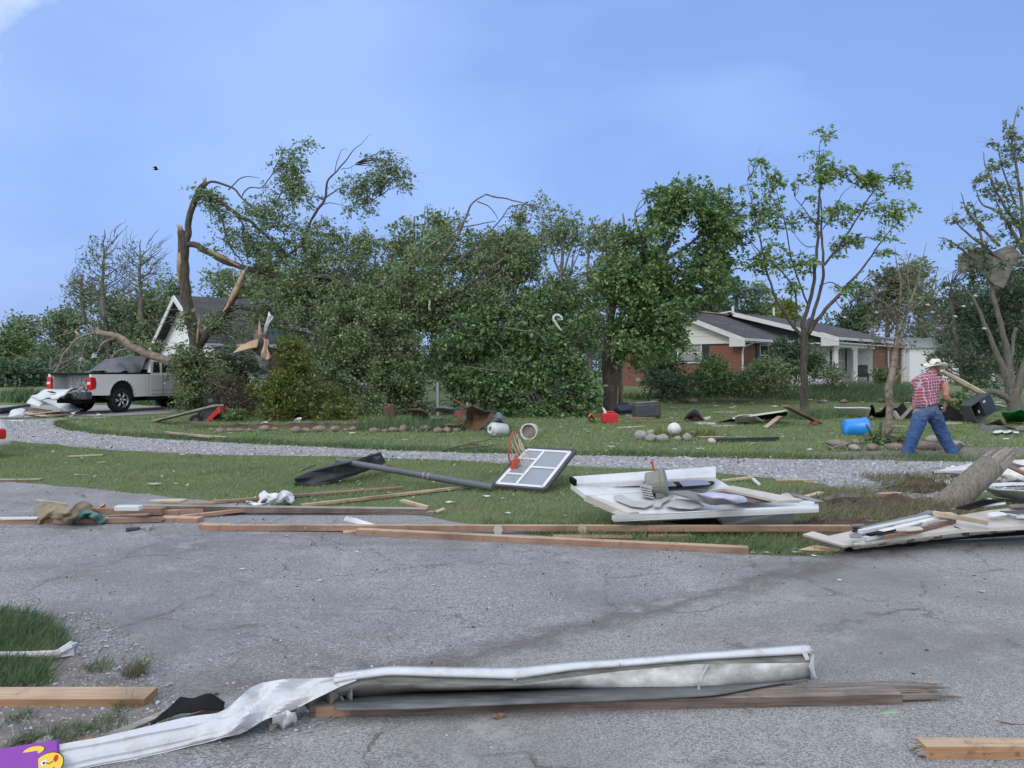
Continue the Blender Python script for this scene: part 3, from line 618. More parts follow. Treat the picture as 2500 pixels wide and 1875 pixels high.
# ------------------------------------------------------------------ trees
def limb_pts(pl, d, sub=4, jit=0.0, seed=0):
    """pl: (px, py, radius_m[, depth offset]) -> smooth 3d polyline"""
    P = [PX(q[0], q[1], d + (q[3] if len(q) > 3 else 0)) for q in pl]; Rr = [q[2] for q in pl]
    out = []; rr = []
    for i in range(len(P) - 1):
        p0 = P[max(i - 1, 0)]; p1 = P[i]; p2 = P[i + 1]; p3 = P[min(i + 2, len(P) - 1)]
        for j in range(sub):
            t = j / sub; t2 = t * t; t3 = t2 * t
            p = 0.5 * ((2 * p1) + (p2 - p0) * t + (2 * p0 - 5 * p1 + 4 * p2 - p3) * t2 + (3 * p1 - p0 - 3 * p2 + p3) * t3)
            if jit: p = p + Vector((mnoise.noise(p * 2 + Vector((seed, 0, 0))), mnoise.noise(p * 2 + Vector((0, seed, 5))), mnoise.noise(p * 2.2 + Vector((9, 0, seed))))) * jit
            out.append(p); rr.append(Rr[i] + (Rr[i + 1] - Rr[i]) * t)
    out.append(P[-1]); rr.append(Rr[-1])
    return out, rr
def twigs(mb, skel, centers, rng, r0=0.03, n=3, down=0.0, maxn=400, side=3):
    """thin curved branches from the nearest skeleton point to each leaf clump"""
    S = np.array([tuple(p) for p in skel]); ends = []
    for c in centers[:maxn]:
        w = S - c; dd = np.linalg.norm(w, axis=1) + np.maximum(0, w[:, 2]) * 0.9
        k = int(np.argmin(dd)); a = Vector(S[k]); b = Vector(c); L = (b - a).length
        if L < 0.15: continue
        m1 = a.lerp(b, 0.35) + Vector((rng.normal() * 0.1, rng.normal() * 0.1, 0.10 * L + rng.normal() * 0.05)) * min(L, 2) * 0.6
        m2 = a.lerp(b, 0.7) + Vector((rng.normal() * 0.1, rng.normal() * 0.1, 0.10 * L)) * min(L, 2) * 0.5
        r = min(r0, 0.012 + 0.012 * L)
        mb.tube([a, m1, m2, b], [r, r * 0.75, r * 0.5, r * 0.2], side, cap=False)
        for _ in range(n):
            e = b + Vector((rng.normal() + 0.5, rng.normal(), rng.normal() * 0.7)) * 0.28
            mb.tube([m2, (m2 + e) / 2 + Vector((0, 0, 0.05)), e], [r * 0.35, r * 0.25, r * 0.1], 3, cap=False)
def ell_pts(rng, ells, n, shell=0.45):
    """ells: (px, py, rx_px, ry_px, depth, depth radius m)"""
    w = np.array([e[2] * e[3] * (e[6] if len(e) > 6 else 1) for e in ells], float); w /= w.sum(); idx = rng.choice(len(ells), n, p=w); out = np.empty((n, 3))
    u = rng.normal(size=(n, 3)); u /= np.linalg.norm(u, axis=1, keepdims=True); rad = rng.uniform(0, 1, n) ** shell
    for i in range(n):
        e = ells[idx[i]]; d = e[4]; c = PX(e[0], e[1], d); rx = e[2] * d / F; rz = e[3] * d / F
        out[i] = (c.x + u[i, 0] * rad[i] * rx, c.y + u[i, 1] * rad[i] * e[5], c.z + u[i, 2] * rad[i] * rz)
    return out
def tree(name, label, cat, limbs, d, ells, nclump, per, lsize, spread, leaf, barkm='bark', seed=1, wind=(0.7, 0, -0.15), group=None, jit=0.05, tw=2, twr=0.03, flat=(1.25, 1.0, 0.75), kind=None, shell=0.45, maxtw=400, extra=None, leaf2=None, wl_=0.55):
    rng = np.random.default_rng(seed)
    root_p = limb_pts(limbs[0], d)[0][0]
    t = thing(name, label, cat, (0, 0, 0), 0, group)
    mb = MB(); skel = []
    for li, l in enumerate(limbs):
        P, rr = limb_pts(l, d, 5, jit if l[0][2] < 0.2 else jit * 0.5, seed + li)
        nn = 10 if max(rr) > 0.12 else (6 if max(rr) > 0.04 else 4)
        mb.tube(P, rr, nn); skel += P
    cl = ell_pts(rng, ells, nclump, shell) if nclump else np.empty((0, 3))
    if nclump > 200:      # uneven growth: gaps and lobes
        sc_ = 0.9 if d < 35 else 0.5
        nzv = np.array([mnoise.noise(Vector(c) * sc_ + Vector((seed, 0, 0))) + .5 * mnoise.noise(Vector(c) * sc_ * 2.3) for c in cl]); cl = cl[nzv > -0.12]; nclump = len(cl)
    if nclump and tw >= 0: twigs(mb, skel, cl, rng, twr, tw, maxn=maxtw)
    if extra: extra(mb)
    tr = mb.build('trunk', barkm, t, smooth=True)
    if nclump:
        # leaves sit along short sprays that leave each clump centre
        ns = max(3, per // 6); sp_c = np.repeat(cl, ns, axis=0); sc = spread * (0.7 + 0.9 * rng.uniform(size=nclump)); dirs = nrm(rng.normal(size=(nclump * ns, 3)) * np.array(flat) + np.array(wind) * 0.55)
        sl = np.repeat(sc, ns)[:, None] * (1.0 + 0.9 * rng.uniform(size=(nclump * ns, 1))); kk = max(4, per // ns + 1); t_ = rng.uniform(0.1, 1, (nclump * ns, kk, 1))
        Cn = (sp_c[:, None] + dirs[:, None] * sl[:, None] * t_ + np.array([0, 0, -1.0]) * (t_ ** 2) * sl[:, None] * 0.35 + rng.normal(size=(nclump * ns, kk, 3)).clip(-1.6, 1.6) * spread * 0.17).reshape(-1, 3); ax_ = np.repeat(dirs, kk, axis=0)
        g = Cn[:, 2] > np.array([hgt(a, b) for a, b in Cn[:, :2]]) + 0.02; Cn = Cn[g]; ax_ = ax_[g]
        leaves('crown', Cn, lsize, leaf, t, rng, wind, wl_, axis=ax_)
        if leaf2:
            k2 = rng.choice(len(Cn), len(Cn) // 6, replace=False); leaves('young_leaves', Cn[k2] + rng.normal(size=(len(k2), 3)) * 0.08, lsize, leaf2, t, rng, wind)
    # origin at the trunk foot
    t.location = (root_p.x, root_p.y, hgt(root_p.x, root_p.y))
    for c in list(t.children): c.matrix_parent_inverse = Matrix.Translation(t.location).inverted()
    return t
def splinters(mb, base_p, dirv, r, n, L, rng, mi=0):
    dirv = Vector(dirv).normalized(); a = dirv.orthogonal().normalized(); b = dirv.cross(a)
    for _ in range(n):
        th = rng.uniform(0, 6.28); q = base_p + (a * math.cos(th) + b * math.sin(th)) * r * rng.uniform(0.2, 0.9)
        l = L * rng.uniform(0.4, 1.0); mb.tube([q - dirv * 0.1, q + dirv * l * 0.5, q + dirv * l + a * rng.normal() * 0.05], [r * 0.3, r * 0.22, 0.004], 4, mi)
# --- the broken tree ------------------------------------------------
D1 = 28.5
L1 = [
 [(474, 1003, 0.286), (470, 960, 0.244), (474, 900, 0.227), (480, 850, 0.252), (470, 800, 0.218), (458, 740, 0.202), (450, 690, 0.202), (448, 640, 0.210), (447, 600, 0.210), (442, 562, 0.126)],
 [(478, 850, 0.202), (505, 815, 0.168), (530, 785, 0.160), (556, 750, 0.151), (572, 715, 0.143), (588, 680, 0.118), (598, 662, 0.067)],
 [(450, 610, 0.143), (458, 565, 0.126), (464, 530, 0.118), (476, 490, 0.118), (490, 458, 0.101), (502, 446, 0.084)],
 [(500, 447, 0.046), (520, 446, 0.046), (548, 450, 0.042), (572, 462, 0.038), (592, 484, 0.034), (620, 512, 0.034), (650, 545, 0.025)],
 [(503, 468, 0.084), (530, 485, 0.084), (555, 505, 0.076), (580, 522, 0.076), (610, 540, 0.076), (650, 575, 0.059), (700, 620, 0.050), (760, 660, 0.042)],
 [(510, 480, 0.042), (530, 512, 0.042), (545, 555, 0.038), (560, 590, 0.034), (580, 625, 0.029), (605, 660, 0.025)],
 [(578, 525, 0.042), (590, 548, 0.038), (592, 575, 0.034), (600, 605, 0.029), (606, 640, 0.025)],
 [(452, 600, 0.118), (480, 600, 0.118), (505, 615, 0.126), (530, 628, 0.118), (560, 643, 0.109), (600, 655, 0.101), (640, 665, 0.101), (690, 675, 0.092), (740, 692, 0.076), (800, 715, 0.050)],
 [(640, 548, 0.042), (655, 520, 0.042), (672, 492, 0.034), (688, 470, 0.029), (715, 456, 0.025)],
 [(592, 482, 0.025), (612, 460, 0.025), (640, 455, 0.025), (668, 418, 0.021), (682, 385, 0.017), (706, 362, 0.015), (740, 348, 0.010), (755, 347, 0.007)],
 [(560, 462, 0.025), (585, 440, 0.021), (612, 432, 0.015), (634, 435, 0.008)],
 [(700, 625, 0.059), (722, 608, 0.059), (748, 572, 0.055), (762, 535, 0.050), (782, 505, 0.050), (788, 485, 0.050), (800, 450, 0.038), (818, 420, 0.029), (842, 392, 0.024), (862, 370, 0.017), (890, 345, 0.008), (905, 326, 0.005)],
 [(788, 487, 0.034), (812, 470, 0.029), (835, 458, 0.025), (862, 458, 0.021), (890, 468, 0.015), (925, 480, 0.008)],
 [(818, 422, 0.018), (822, 390, 0.015), (832, 368, 0.010), (850, 366, 0.007)],
 [(830, 412, 0.015), (852, 410, 0.013), (870, 398, 0.008)],
 [(700, 555, 0.025), (750, 560, 0.025), (800, 552, 0.025), (830, 575, 0.024), (870, 595, 0.017), (925, 600, 0.010)],
 [(640, 700, 0.076, 2.5), (665, 735, 0.092, 2.6), (690, 790, 0.101, 2.7), (705, 850, 0.084, 2.8)],
]
E1 = [(500, 470, 28, 22, 28.5, .6, 2.2), (530, 500, 34, 34, 28.5, .8, 1.4), (545, 545, 25, 40, 28.4, .8, .7), (705, 405, 42, 50, 28.7, .9, 1.3), (745, 352, 26, 10, 28.7, .4, 1.2), (690, 460, 45, 50, 28.6, 1.0, 1.2), (625, 520, 50, 50, 28.5, 1.2, 1.3),
      (680, 560, 50, 60, 28.5, 1.2, 1.6), (860, 440, 55, 40, 28.6, 1.0, 1.3), (920, 425, 52, 42, 28.8, 1.0, 2.0), (955, 395, 35, 25, 28.8, .7, 1.5), (975, 440, 25, 35, 28.8, .8, 1), (870, 500, 50, 35, 28.6, 1.0, 1.0), (780, 580, 90, 50, 28.5, 1.5, 1.2), (880, 590, 70, 45, 28.6, 1.4, 1.1),
      (640, 640, 60, 45, 28.4, 1.2, 1.1), (560, 690, 60, 45, 28.6, 1.2, .6), (700, 690, 70, 50, 28.2, 1.3, 1.3), (455, 860, 45, 45, 28.4, 1.0, .8), (485, 905, 50, 65, 28.0, .9, 1.4), (520, 930, 50, 60, 27.9, .9, 1.1), (580, 790, 50, 60, 28.8, .8, .7), (470, 960, 38, 45, 27.7, .6, 1.2), (425, 990, 25, 22, 27.0, .5, .5), (610, 590, 50, 50, 28.6, 1, 1.2), (540, 600, 45, 35, 28.6, 1, .8), (730, 470, 35, 45, 28.6, .8, 1.0), (750, 620, 80, 60, 28.4, 1.4, 1.6), (360, 800, 45, 25, 30.5, .5, .6), (520, 860, 60, 45, 29.5, .6, 1.4), (590, 880, 50, 40, 29.5, .6, 1.4), (720, 760, 60, 60, 28, 1, 1.2), (470, 790, 45, 35, 28.3, .7, .7), (545, 800, 55, 40, 28.6, .8, 1), (640, 760, 50, 55, 28.5, .8, 1.2), (350, 890, 40, 30, 28.8, .8, .6)]
broken = tree('snapped_tree', 'tall tree with its top snapped over, bare splintered trunk and drooping limbs beside the pickup', 'tree', L1, D1, E1, 1550, 38, 0.092, 0.21, 'leaf_mid', 'bark', 3, tw=2, twr=0.025, jit=0.10)
rng = np.random.default_rng(5)
def torn(tr_, fn, mat='raw_wood', lab=None):
    mb = MB(); fn(mb); o = mb.build('torn_wood', mat, tr_, smooth=True); o.matrix_parent_inverse = Matrix.Translation(tr_.location).inverted()
    if lab: o['label'] = lab
torn(broken, lambda mb: splinters(mb, PX(442, 562, D1), (-0.25, 0, 1), 0.10, 7, 0.32, rng), lab='splintered stub of the bare trunk')
torn(broken, lambda mb: splinters(mb, PX(500, 447, D1), (0.2, 0, 1), 0.09, 8, 0.30, rng), lab='splintered wood at the snapped top')
for pl in ([(545, 760, .03), (558, 745, .06), (572, 715, .12), (588, 684, .10), (597, 666, .08), (604, 650, .02)], [(437, 690, .02), (436, 665, .09), (439, 640, .11), (442, 615, .05)], [(508, 610, .03), (530, 622, .10), (560, 637, .07), (585, 650, .03)]):
    torn(broken, lambda mb: mb.tube(*limb_pts(pl, D1 - .13, 4, .05), 8), lab='pale raw wood where bark and limbs tore off')
p = PX(482, 838, D1 - .2); torn(broken, lambda mb: mb.tube([p, p + Vector((.03, 0, .5)), p + Vector((.07, 0, .95))], [.06, .05, .01], 5))
torn(broken, lambda mb: splinters(mb, PX(640, 548, D1), (0.2, 0, 1), 0.05, 4, 0.2, rng))
# fallen limb over the truck
L2 = [[(452, 980, .24), (448, 930, .20), (440, 895, .17), (405, 878, .16), (370, 866, .15), (335, 852, .14), (318, 843, .13), (300, 828, .12), (270, 817, .10), (238, 812, .09)],
      [(238, 812, .045), (205, 820, .045), (175, 840, .04), (155, 870, .035), (135, 905, .03), (112, 940, .02)],
      [(285, 828, .05), (262, 832, .05), (245, 845, .04), (232, 862, .025)],
      [(320, 845, .04), (295, 855, .04), (270, 880, .03)],
      [(212, 822, .03), (205, 850, .025), (196, 885, .02), (194, 915, .012)],
      [(238, 812, .03), (205, 800, .02), (165, 815, .018), (130, 818, .01)]]
fl = tree('fallen_limb', 'pale broken limb arching over the cab of the silver pickup', 'fallen branch', L2, 27.9, [(450, 900, 35, 40, 27.3, .5), (455, 880, 35, 40, 27.3, .6), (445, 965, 30, 40, 26.8, .5), (350, 838, 40, 12, 28, .6)], 110, 30, 0.10, 0.16, 'leaf_mid', 'bark_light', 8, jit=0.10, twr=0.015)
torn(fl, lambda mb: mb.tube([PX(184, 808, 27.9), PX(193, 820, 27.9)], [.03, .07], 6))
torn(fl, lambda mb: splinters(mb, PX(238, 806, 27.9), (-.6, 0, .6), .06, 4, .15, rng))
torn(fl, lambda mb: mb.tube(*limb_pts([(440, 905, .05), (452, 930, .15), (458, 960, .15), (462, 985, .10)], 27.66, 4, .03), 7), 'bark_light')
# --- big fallen / leaning green masses ---------------------------------
def lean(x0, y0, pts, r=.15): return [(x0, y0, r)] + [(a, b, r * (1 - 0.8 * (i + 1) / len(pts))) for i, (a, b) in enumerate(pts)]
tree('toppled_tree', 'wide grey green crown toppled over the garage corner, thin curved branches on top', 'tree',
     [lean(1000, 1020, [(992, 960), (975, 900), (950, 840), (900, 760), (860, 700)], .22), lean(940, 730, [(990, 700), (1060, 655), (1110, 590), (1135, 540), (1150, 500), (1185, 475)], .10), [(1185, 475, .035), (1240, 487, .03), (1290, 500, .02), (1330, 510, .012)],
      lean(950, 740, [(1020, 715), (1050, 705), (1110, 650), (1160, 600), (1210, 550), (1245, 505)], .08), [(1245, 505, .03), (1280, 500, .02), (1330, 518, .01)], [(1165, 492, .03), (1195, 505, .025), (1215, 535, .015)],
      lean(920, 700, [(985, 660), (1050, 600), (1130, 555), (1210, 540)], .07), lean(980, 760, [(1100, 720), (1200, 650), (1290, 600), (1360, 555)], .09), lean(1100, 700, [(1180, 690), (1290, 610), (1340, 580)], .05)], 27.0,
     [(800, 790, 110, 110, 27.5, 1.8, 1.2), (900, 850, 150, 130, 26.6, 1.8, 1.4), (980, 720, 140, 90, 27.5, 1.6, 1.2), (1060, 640, 90, 60, 27.8, 1.4, .8), (1150, 580, 100, 55, 27.8, 1.2, .55), (1290, 560, 80, 55, 27.8, 1.2, .6), (1330, 500, 60, 25, 27.8, .8, .4), (860, 720, 110, 60, 27.6, 1.5, 1), (1130, 760, 140, 90, 27.2, 1.8, 1.2), (760, 700, 90, 60, 27.8, 1.4, 1.2), (850, 660, 80, 50, 27.8, 1.4, 1), (1200, 680, 120, 70, 27.6, 1.5, 1.1), (1260, 620, 80, 60, 27.8, 1.3, 1), (900, 990, 110, 45, 25.6, .8, 1.1), (1060, 970, 80, 50, 26.4, .8, 1.0), (840, 930, 90, 60, 26.2, 1.0, 1), (980, 930, 110, 50, 26.0, 1.0, 1)],
     3300, 36, 0.098, 0.22, 'leaf_mid', 'bark_grey', 21, leaf2='leaf_pale', tw=2, twr=0.022, maxtw=420, wind=(0.5, 0, -0.2))
tree('toppled_maple', 'dark broad leaved fallen crown above the rusty wheelbarrow', 'tree',
     [lean(1180, 1035, [(1190, 980), (1180, 900), (1150, 820), (1100, 780)], .16), lean(1190, 980, [(1260, 940), (1320, 900), (1390, 850)], .09), lean(1180, 900, [(1250, 840), (1300, 800), (1330, 780)], .07), [(1195, 985, .05, -1.2), (1260, 970, .045, -1.4), (1310, 955, .03, -1.5)],
      [(1230, 800, .03, -1.6), (1280, 806, .03, -1.7), (1310, 812, .02, -1.7), (1340, 850, .01, -1.7)], [(1210, 835, .03, -1.6), (1230, 860, .02, -1.7), (1225, 910, .015, -1.7)], [(1170, 900, .03, -1.5), (1230, 905, .02, -1.6), (1260, 900, .012, -1.6)]], 26.0,
     [(1150, 850, 110, 110, 26.2, 1.5, 1.1), (1250, 800, 120, 90, 26.4, 1.6, 1), (1330, 860, 100, 110, 26, 1.5, 1.2), (1240, 930, 130, 80, 25.4, 1.2, 1.2), (1370, 950, 85, 80, 25.2, 1.0, 1.2), (1350, 1020, 90, 35, 24.2, .6, 1.2), (1250, 1020, 80, 35, 24.6, .6, .8), (1340, 740, 100, 60, 27, 1.4, 1), (1420, 800, 50, 60, 26.5, 1.2, .8)],
     1900, 34, 0.13, 0.22, 'leaf_maple', 'bark_grey', 22, tw=2, twr=0.02, maxtw=260, wind=(0.3, 0, -0.4), leaf2='leaf_dark')
# --- leafy maple right of centre --------------------------------------
tree('leafy_maple', 'full dark green maple with twin trunk standing left of the brick house', 'tree',
     [[(1488, 1010, .24), (1486, 960, .20), (1480, 900, .18), (1482, 840, .16), (1495, 760, .13), (1510, 690, .10), (1520, 640, .07)], [(1492, 1008, .20), (1500, 930, .17), (1510, 860, .16), (1540, 780, .14), (1590, 700, .12), (1620, 620, .10), (1660, 540, .07), (1680, 470, .04)],
      [(1540, 780, .10), (1600, 740, .09), (1660, 690, .07), (1720, 640, .04)], [(1600, 690, .08), (1570, 600, .06), (1550, 520, .03)], [(1620, 640, .07), (1690, 590, .05), (1740, 530, .03)], [(1510, 860, .07), (1560, 830, .06), (1620, 810, .04)], [(1495, 700, .05), (1480, 620, .04), (1475, 560, .02)]], 27.3,
     [(1590, 620, 95, 90, 27.5, 2.0, 1.2), (1680, 500, 95, 62, 27.7, 1.8, 1.5), (1750, 560, 65, 85, 27.6, 1.6, 1.3), (1620, 500, 60, 50, 27.5, 1.4, .9), (1500, 700, 65, 100, 27.3, 1.6, 1.1), (1588, 740, 92, 90, 27.2, 1.8, 1.3), (1700, 680, 85, 80, 27.4, 1.6, 1.0), (1560, 820, 90, 70, 26.9, 1.5, 1.0), (1640, 800, 45, 60, 27, 1.0, .8), (1500, 600, 40, 50, 27.3, 1, .6), (1780, 630, 35, 60, 27.6, 1, 1)],
     1500, 36, 0.13, 0.22, 'leaf_maple', 'bark', 31, tw=1, twr=0.02, maxtw=260, leaf2='leaf_bright')
tree('snapped_tree', 'thin snapped stem with bare splinters poking above the leafy maple left side', 'tree',
     [[(1490, 1000, .12, 1.5), (1485, 800, .10, 1.5), (1492, 700, .09, 1.2), (1495, 620, .07, 1.2), (1496, 545, .02, 1.2)], [(1515, 1000, .10, 1.5), (1518, 700, .08, 1.2), (1524, 560, .06, 1), (1520, 520, .015, 1)]], 28.2, [(1480, 590, 25, 60, 29.4, .5)], 24, 26, .12, .2, 'leaf_mid', 'bark_light', 33, jit=.03)
# --- slender open tree --------------------------------------------------
tree('slender_tree', 'slender open tree with bright leaf tufts, straight trunk in front of the brick house', 'tree',
     [[(1963, 1008, 0.164), (1963, 960, 0.133), (1962, 900, 0.125), (1964, 840, 0.133), (1966, 812, 0.156)],
      [(1964, 820, 0.086), (1960, 790, 0.078), (1975, 740, 0.066), (1985, 700, 0.062), (1992, 640, 0.055), (1996, 580, 0.047), (2000, 500, 0.039), (2003, 420, 0.027), (2000, 360, 0.012), (2010, 325, 0.005)],
      [(1966, 815, 0.070), (1985, 770, 0.062), (2005, 700, 0.055), (2010, 650, 0.047), (2006, 560, 0.035), (2002, 480, 0.023)],
      [(1972, 815, 0.078), (2000, 775, 0.070), (2040, 730, 0.062), (2075, 690, 0.047), (2110, 650, 0.035), (2145, 600, 0.023), (2175, 560, 0.012)],
      [(2012, 645, 0.047), (2035, 620, 0.039), (2070, 570, 0.031), (2100, 520, 0.027), (2130, 470, 0.020), (2160, 440, 0.012), (2185, 415, 0.005)],
      [(1962, 830, 0.070), (1940, 800, 0.062), (1920, 770, 0.055), (1900, 740, 0.047), (1880, 690, 0.039), (1868, 640, 0.035), (1850, 560, 0.023), (1835, 500, 0.016), (1825, 440, 0.006)],
      [(1940, 800, 0.039), (1945, 740, 0.035), (1930, 690, 0.031), (1905, 660, 0.027), (1860, 620, 0.023), (1825, 580, 0.016)],
      [(1975, 750, 0.039), (1955, 700, 0.035), (1935, 640, 0.027), (1920, 560, 0.023), (1905, 500, 0.016), (1890, 440, 0.008)],
      [(1998, 560, 0.023), (1970, 520, 0.020), (1940, 480, 0.012)], [(2008, 560, 0.023), (2035, 520, 0.020), (2060, 470, 0.012), (2095, 440, 0.008)], [(2030, 625, 0.027), (2060, 600, 0.023), (2110, 580, 0.016), (2160, 590, 0.008)],
      [(2000, 700, 0.023), (2030, 690, 0.023), (2060, 705, 0.016)], [(2050, 715, 0.023), (2090, 700, 0.020), (2130, 660, 0.012)], [(1995, 600, 0.023), (1965, 600, 0.016), (1940, 570, 0.009)],
      [(1870, 640, 0.016), (1835, 600, 0.012), (1815, 540, 0.008)], [(2185, 520, 0.009), (2205, 510, 0.006), (2225, 507, 0.003)]], 27.0,
     [(2005, 325, 30, 14, 27, .35, 2), (1995, 370, 28, 18, 27, .4, 1.5), (2010, 420, 42, 32, 27, .6, 1.6), (2050, 410, 35, 25, 27, .5, 1.5), (1850, 400, 25, 22, 27, .4, 1), (1820, 445, 22, 20, 27, .4, .9), (1870, 440, 40, 30, 27, .6, 1.1), (1945, 440, 18, 25, 27, .4, .7), (2120, 440, 40, 28, 27, .5, 1.5), (2190, 400, 16, 10, 27, .2, 2), (2195, 440, 22, 16, 27, .3, 1.8), (2130, 500, 60, 35, 27, .8, 1.5), (2180, 530, 25, 30, 27, .5, 1.4), (1840, 520, 35, 60, 27, .7, 1.2), (1890, 520, 45, 40, 27, .8, 1), (1970, 520, 45, 45, 27, .8, 1), (2040, 520, 40, 35, 27, .8, .8), (1860, 620, 55, 50, 27, .9, 1.0), (1950, 640, 50, 50, 27, .9, .8), (2070, 600, 55, 30, 27, .8, 1.0), (2130, 600, 60, 35, 27, .8, 1.3), (2180, 590, 22, 25, 27, .5, 1.3), (2060, 700, 35, 22, 27, .5, .6), (2223, 505, 10, 6, 27, .1, 1.5), (1920, 700, 35, 30, 27, .6, .5)],
     520, 24, 0.115, 0.15, 'leaf_bright', 'bark', 41, tw=1, twr=0.022, jit=0.05, wind=(1.0, 0, -0.25), shell=0.5)
# --- right edge tree -------------------------------------------------------
tree('multi_stem_tree', 'tall sparse multi stemmed tree at the right edge with pale bark and small leaf tufts', 'tree',
     [[(2478, 1015, .26), (2476, 985, .24), (2470, 950, .22)], [(2466, 960, .14), (2455, 920, .13), (2440, 880, .10), (2420, 830, .08), (2400, 780, .07), (2380, 740, .05), (2350, 700, .03)],
      [(2470, 960, .15), (2465, 900, .13), (2455, 840, .10), (2440, 780, .09), (2425, 720, .08), (2410, 640, .06), (2390, 560, .04), (2375, 500, .02)], [(2480, 960, .17), (2500, 900, .15), (2520, 840, .14), (2530, 740, .12), (2510, 640, .10), (2490, 560, .08), (2450, 500, .05), (2415, 430, .03), (2400, 370, .01)],
      [(2470, 980, .13), (2440, 960, .12), (2400, 955, .10), (2360, 940, .08), (2320, 910, .05), (2270, 870, .03)], [(2455, 920, .08), (2470, 860, .07), (2480, 800, .06)],
      [(2500, 620, .08), (2470, 560, .06), (2440, 520, .05), (2400, 500, .03), (2380, 460, .015)], [(2500, 600, .07), (2495, 500, .06), (2480, 400, .045), (2470, 330, .03), (2488, 255, .008)], [(2520, 660, .07), (2500, 560, .05), (2510, 450, .04), (2505, 340, .02)],
      [(2440, 600, .05), (2400, 560, .04), (2360, 520, .03), (2345, 470, .01)], [(2450, 640, .06), (2400, 600, .045), (2350, 560, .03), (2330, 530, .012)], [(2420, 660, .05), (2370, 625, .04), (2320, 590, .025), (2290, 580, .01)], [(2480, 500, .04), (2450, 420, .03), (2435, 350, .015)], [(2460, 560, .03), (2430, 480, .02), (2420, 420, .01)]], 27.5,
     [(2490, 260, 8, 8, 27.5, .2, 1.5), (2465, 320, 20, 22, 27.5, .3, 1.4), (2420, 345, 12, 14, 27.5, .2, 1.2), (2480, 370, 25, 40, 27.5, .5, 1.2), (2430, 400, 30, 30, 27.5, .5, 1), (2390, 445, 25, 20, 27.5, .4, 1), (2450, 460, 45, 40, 27.5, .7, .9), (2360, 500, 18, 15, 27.5, .3, 1), (2340, 530, 22, 18, 27.5, .4, 1), (2390, 540, 45, 40, 27.5, .7, .8), (2470, 540, 35, 60, 27.5, .8, .9), (2330, 600, 35, 20, 27.5, .5, .8), (2310, 575, 14, 10, 27.5, .2, .8), (2390, 600, 40, 25, 27.5, .6, .8)],
     170, 16, 0.115, 0.12, 'leaf_mid', 'bark_grey', 51, tw=2, twr=0.016, wind=(0.6, 0, -0.2))
tree('shaggy_tree', 'shaggy tree of drooping olive foliage behind the walking man', 'tree',
     [[(2530, 1000, .2), (2500, 900, .18), (2460, 800, .15), (2430, 700, .12)], [(2440, 840, .1), (2380, 780, .08), (2330, 740, .05)], [(2360, 1000, .12), (2350, 900, .1), (2330, 800, .08), (2320, 700, .05)]], 30.5,
     [(2400, 720, 110, 60, 31, 1.8, 1.2), (2460, 800, 90, 100, 30.5, 1.8, 1.2), (2350, 860, 75, 90, 30.5, 1.5, 1), (2440, 900, 80, 60, 30, 1.3, .9), (2310, 760, 60, 60, 31, 1.3, .7), (2480, 680, 60, 60, 30.5, 1.5, 1.3), (2430, 650, 75, 35, 27.4, .5, 1.2), (2350, 680, 40, 30, 27.6, .4, 1), (2480, 620, 30, 30, 28, .5, 1), (2290, 900, 40, 50, 31, 1.0, .6)],
     540, 40, 0.125, 0.24, 'leaf_dark', 'bark_grey', 52, tw=2, twr=0.02, maxtw=260, wind=(0.3, 0, -0.7), leaf2='leaf_olive')
tree('bare_sapling', 'bare split young tree in the rock edged bed, forking into thin upright twigs', 'tree',
     [[(2170, 1100, .085), (2168, 1060, .075), (2172, 1000, .075), (2170, 950, .08), (2178, 910, .07), (2185, 860, .065)], [(2185, 865, .045), (2200, 820, .04), (2215, 760, .03), (2235, 700, .02), (2250, 640, .01), (2262, 590, .005)], [(2183, 862, .04), (2190, 810, .035), (2195, 760, .03), (2200, 700, .02), (2190, 640, .012), (2185, 600, .005)],
      [(2195, 780, .02), (2160, 740, .018), (2130, 720, .012), (2105, 690, .006)], [(2190, 840, .018), (2160, 840, .014), (2130, 830, .008)], [(2178, 935, .02), (2195, 915, .016), (2212, 895, .01)], [(2215, 765, .02), (2245, 740, .016), (2290, 700, .008)], [(2225, 725, .016), (2215, 670, .012), (2220, 620, .005)], [(2200, 820, .015), (2240, 800, .01), (2290, 790, .006)]], 16.0,
     [(2150, 740, 60, 60, 16, .5), (2240, 700, 60, 80, 16, .5), (2190, 800, 70, 50, 16, .5), (2130, 830, 40, 30, 16, .3), (2270, 800, 40, 50, 16, .4)], 170, 9, 0.05, 0.11, 'leaf_olive', 'bark_light', 53, tw=3, twr=0.008, jit=0.02)
# --- trees beyond the houses -------------------------------------------------
def bg_tree(px, top, rx, base_y, d, leaf, seed, label, name='distant_tree', n=170, per=34, ls=0.23, sp=0.5, twr=0.05, bark='bark_grey', dens=None, group='trees beyond the houses'):
    rnd = random.Random(seed); h = base_y - top; e = []
    for i in range(9):
        a = rnd.uniform(0, 1); yy = top + h * (0.08 + 0.8 * a); w = rx * (0.42 + 0.5 * math.sin(math.pi * min(1, 0.25 + 0.7 * a)))
        e.append((px + rnd.uniform(-0.45, 0.45) * rx, yy, w * 0.55, h * 0.14, d + rnd.uniform(-.6, .6), w * 0.5 * d / F, 1))
    lim = [[(px, base_y + 20, .25), (px + rnd.uniform(-8, 8), base_y - h * .4, .18), (px + rnd.uniform(-15, 15), top + h * .15, .05)]]
    for i in range(5):
        s = rnd.choice((-1, 1)); y0 = base_y - h * rnd.uniform(.1, .6); lim.append([(px, y0, .1), (px + s * rx * .4, y0 - h * .18, .06), (px + s * rx * rnd.uniform(.5, .9), y0 - h * .35, .02)])
    return tree(name, label, 'tree', lim, d, e, n, per, ls, sp, leaf, bark, seed, tw=1, twr=twr, maxtw=70, group=group, jit=.15)
